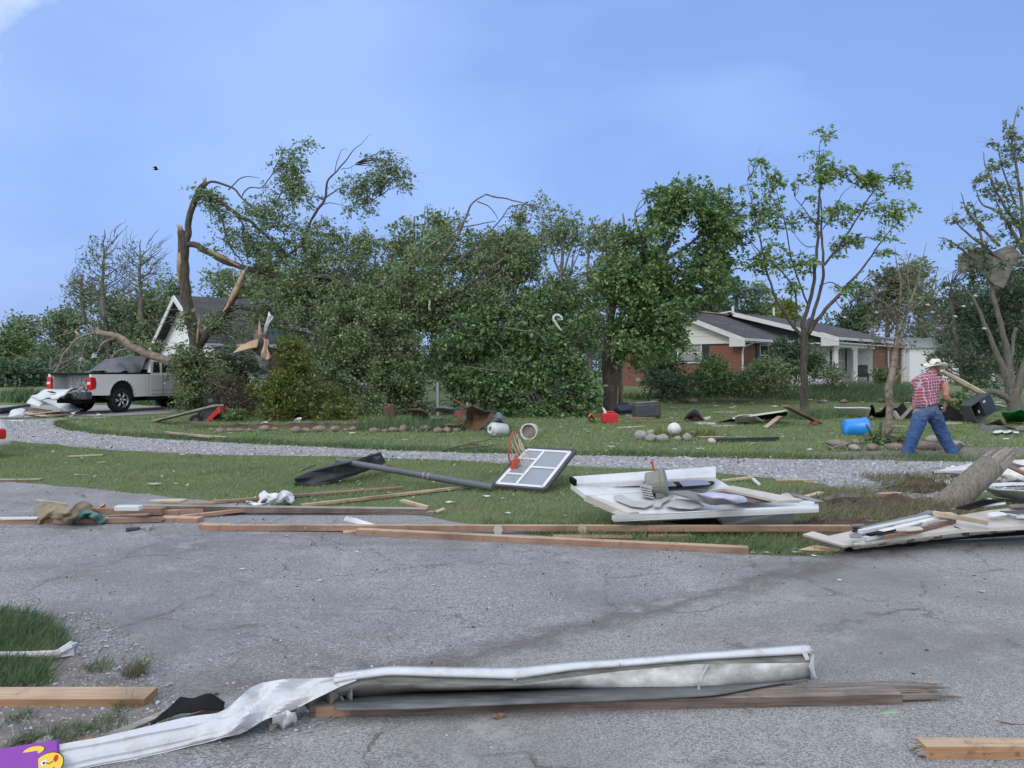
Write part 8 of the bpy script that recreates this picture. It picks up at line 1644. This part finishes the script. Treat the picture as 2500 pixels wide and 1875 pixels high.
# red fuel can
fc_ = thing('fuel_can', 'red plastic fuel can with a white spout on the lawn below the leafy maple', 'fuel can', tuple(Q(1488, 1033, 0))); 
mb = MB(); mb.box((0, 0, .16), (.46, .28, .28)); mb.box((.02, 0, .33), (.26, .07, .05)); mb.box((.13, 0, .30), (.05, .07, .08)); mb.build('can_body', 'red_plastic', fc_, bevel=.06)
mb = MB(); mb.tube([(-.12, 0, .28), (-.14, 0, .36), (-.20, 0, .46)], [.05, .04, .02], 8); mb.build('spout', 'white_paint', fc_)
plate('orange_funnel', 'small orange plastic piece left of the red fuel can', 'plastic piece', [Q(1436, 1026, .02), Q(1452, 1026, .02), Q(1449, 1018, .2), Q(1438, 1016, .26)], 'orange', .03, curl=.08, seed=2)
# dark bag, bin, hood
blob('dark_bag', 'dark navy bag slumped behind the red fuel can', 'bag', 1523, 1012, .36, 'navy', sq=(1.3, .8, .65), seed=4, amp=.3)
db = thing('storage_tub', 'dark grey mottled tub lying behind the tan plank', 'tub', tuple(Q(1580, 1022, 0)), .1)
mb = MB(); mb.box((0, .1, .26), (.86, .5, .50), Matrix.Rotation(R(-4), 3, 'Y')); mb.build('tub_body', 'dark_grey', db, bevel=.09)
mb = MB(); mb.box((0, .1, .52), (.7, .45, .03), Matrix.Rotation(R(-4), 3, 'Y')); mb.build('tub_lid', 'sheet_grey', db, bevel=.01)
plate('grey_hood', 'bent grey hood like plate on the lawn between tub and black fascia', 'plate', [Q(1668, 1026, .02), Q(1720, 1028, .02), Q(1706, 1004, .34), Q(1682, 1006, .34)], 'sheet_grey', .02, curl=.10, seed=5)
plate('grey_hood', 'tan and grey board leaning under the grey hood like plate', 'plate', [Q(1678, 1034, .0), Q(1728, 1030, .0), Q(1716, 1018, .12), Q(1680, 1020, .10)], 'brown_wood', .02, seed=6)
# fallen fascia
fs_ = thing('fallen_fascia', 'long black and white eave piece fallen on the lawn beside the slender tree', 'eave piece', tuple(Q(1830, 1030, 0))); fso = fs_.location.copy()
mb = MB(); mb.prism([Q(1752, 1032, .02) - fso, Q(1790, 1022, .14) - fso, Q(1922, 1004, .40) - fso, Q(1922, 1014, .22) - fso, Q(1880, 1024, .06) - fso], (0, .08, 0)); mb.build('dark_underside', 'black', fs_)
mb = MB(); beam(mb, Q(1790, 1021, .17) - fso, Q(1922, 1002, .44) - fso, .12, .05); mb.build('white_edge', 'white_paint', fs_)
plate('white_bag', 'crumpled white plastic bag in front of the black fascia', 'bag', [Q(1796, 1032, .02), Q(1870, 1032, .02), Q(1862, 1022, .16), Q(1794, 1017, .26)], 'white_cloth', .02, curl=.06, amp=.12, seed=7)
plate('cardboard_flap', 'tan cardboard flap beside the white bag', 'cardboard', [Q(1855, 1028, .04), Q(1880, 1020, .06), Q(1888, 1010, .26), Q(1876, 1016, .2)], 'plywood', .02, seed=8)
loose('white_strip', 'torn white strip in the grass left of the black fascia', 'strip', [(1690, 1028, .02), (1745, 1032, .02), (1750, 1036, .02), (1700, 1034, .02)], .02, 'rv_white')
loose('white_strip', 'cream strip left of the black fascia tip', 'strip', [(1715, 1019, .10), (1735, 1016, .14), (1732, 1023, .06), (1718, 1025, .05)], .02, 'cream_board')
plate('pink_tray', 'dull pink tray at the foot of the rusty brown plank', 'tray', [Q(1972, 1040, .02), Q(2000, 1038, .02), Q(1998, 1026, .16), Q(1980, 1030, .1)], 'maroon', .02, curl=.03, seed=9)
plate('white_cabinet_side', 'large white sheet lying tilted behind the blue bin', 'sheet', [Q(2050, 1008, .25), Q(2118, 1022, .06), Q(2126, 996, .42), Q(2036, 994, .45)], 'rv_white', .03, seed=10)
plate('white_cabinet_side', 'curved white bottom edge of siding right of the big white sheet', 'sheet', [Q(2118, 1022, .02), Q(2138, 1020, .02), Q(2134, 998, .38), Q(2124, 996, .40)], 'black', .03, curl=.1, seed=11)
for k, (pts, m_, lab) in enumerate([([(2130, 1022, .0), (2230, 1024, .0), (2228, 998, .3), (2140, 1002, .3)], 'black', 'black crumpled roofing sheet behind the sapling'), ([(2300, 1030, .0), (2355, 1032, .0), (2350, 1008, .28), (2302, 1004, .3)], 'black', 'black crumpled sheet right of the walking man hip')]): plate('roofing_sheet', lab, 'roofing felt', [Q(*q) for q in pts], m_, .03, curl=.1, amp=.25, seed=12 + k)
for (a, b_, lab) in [((2182, 1005), (2196, 1026), 'left leg of the fallen wooden brace behind the walking man'), ((2196, 1026), (2230, 990), 'right leg of the fallen wooden brace behind the walking man')]:
    mb = MB(); beam(mb, PX(*a, 23.0), PX(*b_, 22.8), .10, .10); tag(mb.build('wooden_brace', 'grey_wood', recenter=True), lab, 'beam', 'wooden brace pieces')
loose('white_strip', 'white strip under the black sheet by the walking man', 'strip', [(2300, 1018, .1), (2330, 1008, .2), (2325, 1014, .15), (2300, 1026, .05)], .02, 'rv_white')
loose('white_strip', 'low white strip on the grass right of the walking man', 'strip', [(2306, 1030, .02), (2350, 1030, .02), (2350, 1034, .02), (2306, 1034, .02)], .02, 'cream_board')
# black cabinet
cb = thing('black_cabinet', 'tipped black two part cabinet with small white stickers at the right', 'cabinet', tuple(PX(2390, 1030, 21.5)), R(10)); cb.location.z = .02; cb.rotation_euler = (0, R(-28), R(12))
mb = MB(); mb.box((0, 0, .38), (.95, .45, .06)); mb.box((-.46, 0, .05), (.05, .45, .62)); mb.box((.46, 0, .05), (.05, .45, .62)); mb.box((.0, 0, .05), (.05, .46, .66)); mb.box((0, 0, -.26), (.95, .45, .05)); mb.box((0, .2, .05), (.92, .03, .62)); mb.build('cabinet_frame', 'dark_grey', cb, bevel=.01)
mb = MB(); mb.box((.24, -.22, .06), (.42, .03, .58)); dr = mb.build('cabinet_door', 'navy', cb)
mb = MB(); mb.box((.12, -.24, .26), (.12, .006, .08)); mb.build('sticker', 'cream_board', dr)
mb = MB(); mb.box((-.22, .16, .0), (.40, .02, .5)); mb.build('inner_back', 'black', cb)
mb = MB(); mb.box((-.12, -.10, -.02), (.04, .02, .10)); mb.build('white_tag', 'white_paint', cb)
cb.location.z = .42; cb.scale = (.82, .82, .82)
plate('white_sheet_piece', 'white torn sheet right of the black cabinet', 'sheet', [Q(2418, 1002, .2), Q(2436, 1006, .15), Q(2458, 992, .38), Q(2416, 983, .5)], 'rv_white', .02, amp=.05, seed=14)
plate('green_cloth', 'bright green tarp at the right edge beside the pale tree trunk', 'tarp', [Q(2456, 1030, .02), Q(2560, 1036, .02), Q(2560, 1018, .25), Q(2444, 1004, .42)], 'green_cloth', .015, curl=.05, amp=.12, seed=15, n=12)
plate('grey_tarp', 'dark blue grey tarp crumpled on the lawn below the green one', 'tarp', [Q(2385, 1052, .0), Q(2480, 1050, .0), Q(2478, 1040, .12), Q(2392, 1040, .1)], 'tarp', .02, amp=.15, seed=16, n=12, fr=5)
plate('grey_tarp', 'brown grey flat sheet between cabinet and green tarp', 'tarp', [Q(2405, 1040, .02), Q(2462, 1038, .02), Q(2440, 1022, .25), Q(2418, 1026, .2)], 'brown_wood', .02, amp=.08, seed=17)
rows = [[Q(2427 + j * 7, 1050 + i * 2, .06 + .05 * math.sin(j * 1.9 + i * 2)) for j in range(9)] for i in range(4)]; cloth('white_garland', 'tangled white netting on the lawn at the right edge', 'netting', rows, 'white_cloth', .1, 12)
rock('tan rock at the right edge beside the green tarp', 2492, 1054, 30, 'brown_stone', 7, 'stones of the sapling bed')
# white papers by stones
plate('printed_paper', 'white crumpled paper against the left stones of the sapling bed', 'paper', [Q(2036, 1100, .0), Q(2066, 1098, .0), Q(2064, 1088, .10), Q(2038, 1090, .1)], 'white_cloth', .004, amp=.05, seed=18)
plate('printed_paper', 'small white paper scrap at the far left of the sapling bed', 'paper', [Q(2020, 1098, .0), Q(2034, 1099, .0), Q(2032, 1092, .06), Q(2021, 1091, .08)], 'white_cloth', .004, amp=.05, seed=19)
# red machine, left
rm = thing('red_mower', 'overturned black and red machine with two wheels beside the snapped tree', 'machine', tuple(PX(505, 900, 22.5))); rm.location.z = 0; rmo = rm.location.copy()
def rp(px, py, dd=0): return PX(px, py, 22.5 + dd) - rmo
for (px, py, r_) in ((478, 1028, .19), (514, 980, .20)):
    ax = Vector((.35, -.8, .35)).normalized(); c_ = rp(px, py); w_ = bpy.data.objects.new('wheel', None); C.objects.link(w_); w_.parent = rm; w_.location = c_
    mb = MB(); a_ = ax.orthogonal().normalized(); b_ = ax.cross(a_); mb.etube([(ax * -.07, a_ * r_ * .8, b_ * r_ * .8), (ax * -.05, a_ * r_, b_ * r_), (ax * .05, a_ * r_, b_ * r_), (ax * .07, a_ * r_ * .8, b_ * r_ * .8)], 20); mb.build('tyre', 'rubber', w_, smooth=False)
    mb = MB(); mb.etube([(ax * .06, a_ * r_ * .45, b_ * r_ * .45), (ax * .085, a_ * r_ * .35, b_ * r_ * .35)], 12); mb.build('hub', 'dark_grey', w_)
mb = MB(); mb.prism([rp(492, 1038), rp(500, 1040), rp(540, 1004), rp(536, 994), rp(530, 996)], (0, .5, 0)); mb.build('red_shell', 'red_plastic', rm, bevel=.02)
mb = MB(); mb.prism([rp(470, 1015, .1), rp(500, 1038, .1), rp(530, 998, .1), rp(510, 992, .1)], (0, .45, 0)); mb.build('deck', 'dark_grey', rm, bevel=.02)
mb = MB(); mb.prism([rp(508, 1040, .2), rp(545, 1040, .2), rp(544, 1018, .2), rp(534, 1006, .2)], (0, .4, 0)); mb.build('grass_bag', 'navy', rm, bevel=.03)
mb = MB(); mb.tube([rp(482, 1015), rp(500, 992), rp(560, 988, .3)], .025, 6); mb.build('handlebar', 'black', rm)
# grey white car piece behind (right of machine)
fd = thing('buried_car', 'low grey car front glimpsed behind the reddish shrub', 'car', tuple(PX(560, 900, 29))); fd.location.z = .0; fdo = fd.location.copy()
mb = MB(); mb.prism([PX(a, b_, 29) - fdo for a, b_ in [(524, 1003), (524, 968), (530, 962), (600, 964), (612, 975), (612, 1003)]], (0, 1.6, 0)); mb.build('body', 'silver', fd, bevel=.06)
mb = MB(); mb.prism([PX(a, b_, 28.98) - fdo for a, b_ in [(524, 1003), (524, 984), (612, 986), (612, 1003)]], (0, .1, 0)); mb.build('bumper', 'black', fd, bevel=.02)
mb = MB(); mb.prism([PX(a, b_, 28.97) - fdo for a, b_ in [(556, 982), (554, 966), (598, 968), (596, 982)]], (0, .05, 0)); mb.build('grille', 'dark_grey', fd)
# white post under tree, red thing, wooden piece
wpst = Q(1070, 1020, 0); mb = MB(); mb.tube([(0, 0, 0), (0, 0, 1.15)], .05, 10); 
for z in (.45, .62): mb.tube([(0, 0, z), (0, 0, z + .05)], .073, 10)
o = mb.build('white_post', 'galv'); o.location = (PX(1069, 900, 25.2).x, 25.2, 0); tag(o, 'white post standing under the toppled crown left of the wheelbarrow', 'post')
for (pts, m_, lab, nm) in [([(945, 1032, 0), (965, 1030, 0), (960, 985, .55), (938, 995, .45)], 'rust', 'dark red cover in the shade left of the small trunk', 'red_cover'), ([(1005, 1026, 0), (1050, 1028, 0), (1045, 1006, .35), (1004, 996, .5)], 'rust', 'dark red cover in the shade right of the small trunk', 'red_cover'), ([(1042, 1032, 0), (1088, 1032, 0), (1086, 1020, .2), (1056, 1018, .25)], 'sheet_grey', 'folded grey flat stack left of the wheelbarrow', 'grey_stack'), ([(1085, 1046, .0), (1130, 1046, .0), (1130, 1036, .18), (1085, 1036, .18)], 'brown_wood', 'short wooden block left of the wheelbarrow tray', 'wood_block'), ([(1060, 1005, .3), (1110, 1010, .25), (1108, 996, .45), (1065, 992, .5)], 'blue_grey_siding', 'blue grey plastic sheet behind the wheelbarrow', 'blue_sheet')]:
    plate(nm, lab, nm.replace('_', ' '), [Q(*q) for q in pts], m_, .05, amp=.08, seed=len(lab))
# white wire frame bits in the golden bush bed
for (x0, y0, lab) in ((632, 1040, 'bent white wire rack at the foot of the golden bush'), (715, 1030, 'small curved white frame under the golden bush')):
    mb = MB(); rr7 = random.Random(x0)
    for k in range(6): mb.tube([PX(x0 + k * 3, y0 + 6, 21.5), PX(x0 + 6 + k * 2.5 + rr7.uniform(-3, 3), y0 - 6, 21.4), PX(x0 + 14 + k * 1.5, y0 - 10, 21.5)], .012, 4)
    tag(mb.build('wire_rack', 'white_paint', recenter=True), lab, 'wire rack')
# ------------------------------------------------------------------ cloth in trees, sheet metal, hook strip, torn wood on garage
def hang(name, lab, cat, pts, d, mat, amp=.05, seed=0, solid=.006):
    a, b_, c_, dd = [PX(x, y, d) for x, y in pts]; rows = []
    for i in range(9):
        s = i / 8; rows.append([(a.lerp(b_, j / 5)).lerp(dd.lerp(c_, j / 5), s) + Vector((0, .10 * math.sin(j * 1.6 + i * .7), 0)) for j in range(6)])
    return cloth(name, lab, cat, rows, mat, amp, 4, solid, 1, seed)
hang('white_rag', 'torn white cloth hanging from the leaning trunk before the garage roof', 'cloth', [(654, 758), (668, 775), (652, 805), (643, 818)], 26.3, 'white_cloth', .08, 1)
hang('peach_rag', 'dangling peach coloured torn cloth below the white one', 'cloth', [(644, 826), (652, 830), (660, 876), (639, 878)], 26.2, 'peach_cloth', .1, 3)
hang('plastic_scrap', 'small white plastic scrap hooked above the pickup bed', 'plastic scrap', [(225, 862), (236, 864), (238, 872), (228, 874)], 27.5, 'white_cloth', .04, 5)
hang('plastic_scrap', 'tiny white scrap hanging on a thin branch left of the pickup cab', 'plastic scrap', [(195, 872), (199, 873), (199, 881), (195, 882)], 27.5, 'white_cloth', .03, 6)
plate('torn_wood_sheet', 'long orange raw wood panel jutting out below the hanging cloth', 'wood panel', [PX(568, 862, 27), PX(628, 848, 26.8), PX(632, 828, 27), PX(590, 842, 27.2)], 'raw_wood', .05, seed=3, amp=.05)
mb = MB(); mb.tube([PX(635, 818, 26.9), PX(634, 800, 26.9), PX(633, 782, 26.9)], [.06, .05, .01], 5); tag(mb.build('wood_splinter', 'raw_wood', recenter=True), 'upright orange wood splinter beside the hanging white cloth', 'wood')
blob('splintered_stump', 'dark torn stump where the leaning trunk meets the orange panel', 'stump', 640, 845, .35, 'old_wood', z=0, sq=(.8, .6, 1.3), seed=6, amp=.5); bpy.data.objects['splintered_stump'].location = PX(637, 838, 27.2)
mb = MB(); mb.tube([PX(x, y, 23.9) for x, y in [(1372, 808), (1366, 802), (1359, 792), (1352, 782), (1351, 774), (1356, 769), (1364, 769), (1371, 775), (1373, 781)]], [.015, .03, .035, .04, .04, .04, .04, .04, .03], 6); tag(mb.build('curled_strip', 'white_alu', recenter=True), 'white curled strip hooked in the fallen maple', 'metal strip')
hang('plastic_scrap', 'thin white scrap high in the toppled crown', 'plastic scrap', [(1046, 735), (1049, 735), (1052, 758), (1048, 758)], 25, 'white_cloth', .03, 7)
plate('wrapped_metal_sheet', 'crumpled grey roofing metal sheet wrapped in the tree at the right', 'metal sheet', [PX(2340, 672, 27.6), PX(2450, 692, 27.2), PX(2505, 622, 27.4), PX(2338, 630, 27.8)], 'rust_sheet', .02, curl=.25, amp=.45, seed=8, n=16, fr=1.6)
hang('blue_scrap', 'small bright blue scrap caught in the twigs right of the sapling', 'plastic scrap', [(2258, 770), (2268, 771), (2268, 779), (2259, 778)], 24, 'blue_plastic', .03, 9)
rr8 = random.Random(12)
for k, (x, y) in enumerate([(2292, 717), (2274, 760), (2262, 742), (2312, 700), (2350, 745), (2290, 800), (2380, 720), (2138, 760), (2060, 772), (2330, 770), (2240, 690), (2400, 800), (1812, 730), (1527, 835), (1550, 842)]):
    hang('foam_scrap', ['white scrap caught beside the top of the walking man hat, high in the dark leaves', 'white scrap just left of the blue scrap in the twigs', 'white scrap above the blue scrap in the twigs', 'white scrap between the blue scrap and the wrapped metal sheet', 'white scrap in the shaggy tree below the metal sheet', 'white scrap over the far right end of the brick house', 'white scrap closest under the wrapped metal sheet', 'white scrap left of the sapling, over the ranch roof', 'white scrap just right of the slender tree limbs', 'white scrap in the middle of the shaggy tree', 'highest white scrap above the bare sapling twigs', 'white scrap left of the pale right hand trunk', 'white scrap in the treetop behind the brick chimney', 'white scrap low in the leafy maple above the wheel tub', 'white scrap in the leafy maple next to the gable'][k], 'scrap', [(x, y), (x + 4, y + 1), (x + 4, y + 5), (x, y + 4)], 23.5 if x > 1900 else 26, 'white_cloth', .02, k, solid=.01)
    bpy.context.view_layer.objects  # keep
for o in C.objects:
    if o.name.startswith('foam_scrap'): o['group'] = 'white scraps caught in the trees'
# bird
bd = thing('bird', 'small dark bird flying with raised wings in the open sky at the left', 'bird', tuple(PX(381, 414, 60)))
mb = MB(); chain_pts = [(-.28, 0, .02, .01), (-.15, 0, .01, .06), (0, 0, 0, .085), (.14, 0, .02, .07), (.22, 0, .035, .05), (.27, 0, .035, .02), (.33, 0, .03, .006)]
mb.tube([p[:3] for p in chain_pts], [p[3] for p in chain_pts], 8)
mb.add([(-.25, -.03, .02), (-.25, .03, .02), (-.48, .08, .02), (-.5, -.08, .02)], [(0, 1, 2, 3)])
for s in (-1, 1): mb.add([(.12, s * .04, .03), (-.08, s * .04, .03), (-.16, s * .30, .22), (.10, s * .32, .24), (-.30, s * .62, .30), (-.12, s * .66, .33)], [(0, 1, 2, 3), (3, 2, 4, 5)])
mb.build('body', 'black', bd, solid=.01); bd.rotation_euler = (R(8), R(-10), R(35)); bd.scale = (.7, .7, .7)
# ------------------------------------------------------------------ small scraps
USED = set()
LM = [(2090, 1045, 'the blue bin'), (1488, 1030, 'the red fuel can'), (1580, 1010, 'the dark grey tub'), (1646, 1045, 'the white ball'), (1590, 1075, 'the big grey rocks'), (1830, 1020, 'the black fascia'), (1965, 1000, 'the slender tree trunk'), (2170, 1090, 'the bare sapling'), (2262, 1110, 'the walking man'), (2390, 1030, 'the black cabinet'), (2430, 1050, 'the dark tarp'), (2490, 1030, 'the green tarp'), (1490, 1000, 'the leafy maple trunk'), (1293, 1053, 'the white bucket'), (1213, 1049, 'the white tank'), (1165, 1040, 'the wheelbarrow'), (1825, 1080, 'the dark green plank'), (1700, 1020, 'the grey hood plate'), (2050, 1095, 'the stacked brown stones'), (1980, 1035, 'the pink tray'), (1735, 975, 'the window shrub'), (2310, 1235, 'the broken pole foot'), (2160, 1230, 'the torn earth hole'), (2070, 1290, 'the wall wreck corner'), (1960, 1240, 'the camper wall corner'), (2250, 1185, 'the flattened white strip'), (1300, 1130, 'the backboard'), (1100, 1160, 'the hoop pole'), (780, 1150, 'the hoop base'), (670, 1215, 'the white sack'), (200, 1250, 'the tan cloth'), (500, 1260, 'the board heap'), (1000, 1255, 'the heap right end'), (345, 1290, 'the hammer'), (1421, 1290, 'the tan disc'), (1216, 1290, 'the torn cardboard'), (845, 1300, 'the bent wood scrap'), (1600, 1240, 'the camper wall'), (1828, 1354, 'the slanting stud end'), (740, 1050, 'the golden bush'), (520, 1040, 'the red machine'), (480, 1068, 'the lawn edge planks'), (210, 1114, 'the pale lath'), (10, 1120, 'the white car'), (90, 1000, 'the torn metal pile'), (180, 1010, 'the pickup bumper'), (280, 1005, 'the pickup rear wheel'), (325, 1640, 'the brown weed clump'), (60, 1500, 'the near grass patch'), (640, 1790, 'the gutter twist'), (900, 1760, 'the weathered board left end'), (1225, 1745, 'the dry leaf'), (1700, 1750, 'the gutter bracket'), (2200, 1720, 'the splintered board end'), (2380, 1850, 'the corner pine stud'), (1040, 1070, 'the fallen thin branches'), (2450, 1110, 'the pole splinters')]
def scrap(lab, grp_, pts, mats, s0, s1, seed, name='debris_scrap'):
    rnd = random.Random(seed)
    for (px, py) in pts:
        p = G(px, py); s = rnd.uniform(s0, s1); mb = MB(); th = rnd.uniform(-.6, .6); k = rnd.randint(4, 6); ca = math.cos(th); sa = math.sin(th); P = []
        for i in range(k):
            a = 2 * math.pi * i / k + rnd.uniform(-.25, .25); x = math.cos(a) * s * rnd.uniform(.8, 1.5); y = math.sin(a) * s * rnd.uniform(.4, .8); P.append(Vector((x * ca - y * sa, x * sa + y * ca, rnd.uniform(.0, .35) * s)))
        mb.prism(P, (0, 0, max(.003, s * .12))); o = mb.build(name, rnd.choice(mats)); o.location = (p.x, p.y, p.z + .006 + s * .1)
        mt_ = o.data.materials[0].name; cn = {'white_cloth': 'white', 'rv_white': 'white', 'white_paint': 'white', 'cream_board': 'cream', 'pale_wood': 'pale wood', 'grey_wood': 'grey wood', 'brown_wood': 'brown wood', 'soil': 'dark soil', 'shingle': 'black', 'grey_stone': 'grey', 'brown_stone': 'brown', 'pale_green_leaf': 'green', 'plywood': 'tan'}.get(mt_, '')
        q = min(LM, key=lambda l: abs(l[0] - px) + 1.6 * abs(l[1] - py)); dx = px - q[0]; dy = py - q[1]
        side = ('just left of' if dx < -14 else 'just right of' if dx > 14 else 'close to') if abs(dx) > abs(dy) * 1.2 else ('just beyond' if dy < -4 else 'just this side of' if dy > 4 else 'close to')
        szn = 'tiny' if s < s0 + (s1 - s0) * .33 else 'small' if s < s0 + (s1 - s0) * .66 else 'larger'
        lb_ = ('%s %s %s %s %s' % (szn, cn, {'debris_scrap': 'scrap', 'leaf_piece': 'leaf shred'}[name], side, q[2])).replace('  ', ' ')
        if lb_ in USED: bpy.data.objects.remove(o); continue
        USED.add(lb_); tag(o, lb_, 'scrap', grp_)
W = ['white_cloth', 'rv_white', 'cream_board']; rnd = random.Random(77)
scrap('white scrap lying on the bare asphalt', 'white scraps on the asphalt', [(50, 1300), (128, 1306), (590, 1393), (95, 1262), (430, 1282), (330, 1276), (1370, 1290), (700, 1310), (960, 1305), (870, 1350), (540, 1265), (880, 1412), (2395, 1448), (2050, 1420), (620, 1257), (780, 1420), (1060, 1430)], W, .012, .03, 3)
scrap('white pebble sized scrap at the asphalt corner by the wall wreck', 'white bits at the asphalt corner', [(1838, 1352), (1872, 1352), (1940, 1343), (1835, 1322), (1942, 1352), (1990, 1360)], W, .02, .04, 4)
scrap('small white block on the asphalt just beyond the left grass patch', 'block by the grass patch', [(62, 1506)], ['white_paint'], .018, .019, 5)
scrap('tiny white chip on the foreground asphalt below the gutter', 'chips below the gutter', [(1268, 1732), (590, 1852), (620, 1813), (700, 1805), (760, 1810), (820, 1806), (1090, 1800), (1120, 1790), (720, 1822), (850, 1790), (660, 1830), (1200, 1830), (1690, 1766), (2230, 1735)], W, .003, .007, 6)
scrap('white scrap on the front lawn between drive and parking', 'white scraps on the front lawn', [(215, 1163), (232, 1165), (253, 1166), (380, 1185), (430, 1183), (205, 1112), (300, 1092), (445, 1112), (540, 1114), (1100, 1230), (1190, 1215), (950, 1205), (1230, 1220), (1070, 1150), (1460, 1240), (1430, 1225), (620, 1130), (1370, 1215), (1380, 1262), (1240, 1255), (900, 1170)], W, .02, .05, 7)
scrap('cream wood chip on the front lawn left part', 'cream chips on the front lawn', [(250, 1132), (381, 1186), (195, 1163)], ['pale_wood'], .06, .10, 8)
pts = [(rnd.uniform(1180, 2480), rnd.uniform(1000, 1100)) for _ in range(150)]
scrap('pale scrap lying on the lawn before the brick house', 'pale scraps on the back lawn', pts, W + ['pale_wood', 'grey_wood'], .025, .07, 9)
scrap('pale scrap on the far lawn near the shrubs of the brick house', 'pale scraps on the far lawn', [(rnd.uniform(1520, 2480), rnd.uniform(972, 1000)) for _ in range(60)], W, .05, .14, 10)
scrap('pale chip in the torn earth beside the broken pole', 'chips in the torn earth', [(rnd.uniform(1930, 2300), rnd.uniform(1190, 1300)) for _ in range(46)], ['pale_wood', 'cream_board', 'grey_wood', 'brown_wood', 'grey_stone'], .012, .045, 11)
scrap('dark clod in the torn earth beside the broken pole', 'clods in the torn earth', [(rnd.uniform(2000, 2290), rnd.uniform(1200, 1300)) for _ in range(34)], ['soil', 'shingle'], .02, .06, 12)
scrap('dark or pale bit on the dirt at the walking man feet', 'bits on the bare dirt', [(rnd.uniform(2040, 2500), rnd.uniform(1104, 1124)) for _ in range(34)], ['grey_wood', 'brown_stone', 'cream_board'], .015, .04, 13)
scrap('white scrap on the left lawn tongue by the bush', 'white scraps on the left lawn', [(190, 1031), (650, 1064), (742, 1062), (385, 1038), (400, 1042), (330, 1050), (860, 1060), (470, 1058), (560, 1060), (990, 1075), (1020, 1068)], W, .03, .07, 14)
scrap('shredded leaf piece scattered on the lawn near the hoop rim', 'leaf pieces near the rim', [(rnd.uniform(1100, 1300), rnd.uniform(1062, 1100)) for _ in range(30)], ['pale_green_leaf'], .02, .05, 15, 'leaf_piece')
scrap('scrap near the pile of torn metal behind the pickup', 'scraps near the torn metal', [(rnd.uniform(10, 260), rnd.uniform(1000, 1024)) for _ in range(22)], W + ['plywood', 'brown_wood'], .04, .14, 16)
# fallen thin branches on the lawn near the rim
for k, (pts_, lab) in enumerate([([(1080, 1100), (1130, 1088), (1200, 1072)], 'thin fallen branch on the lawn left of the hoop rim, longest'), ([(1105, 1098), (1170, 1092), (1215, 1086)], 'thin fallen twig below the longest one by the drive'), ([(1150, 1082), (1180, 1090), (1230, 1102)], 'thin fallen twig crossing toward the hoop rim')]):
    mb = MB(); mb.tube([Q(a, b_, .03 + .03 * (i == 1)) for i, (a, b_) in enumerate(pts_)], [.018, .014, .006], 5); tag(mb.build('fallen_twig', 'bark', recenter=True), lab, 'branch')
mb = MB(); mb.tube([Q(2010, 1222, .08), Q(2050, 1214, .12), Q(2098, 1216, .08)], [.03, .06, .05], 6); mb.tube([Q(2045, 1216, .1), Q(2080, 1232, .06)], [.03, .02], 5); tag(mb.build('fallen_twig', 'bark_grey', recenter=True), 'grey thick root piece in the torn earth', 'root')
# wipe helper leftovers: every mesh part keeps a plain kind name
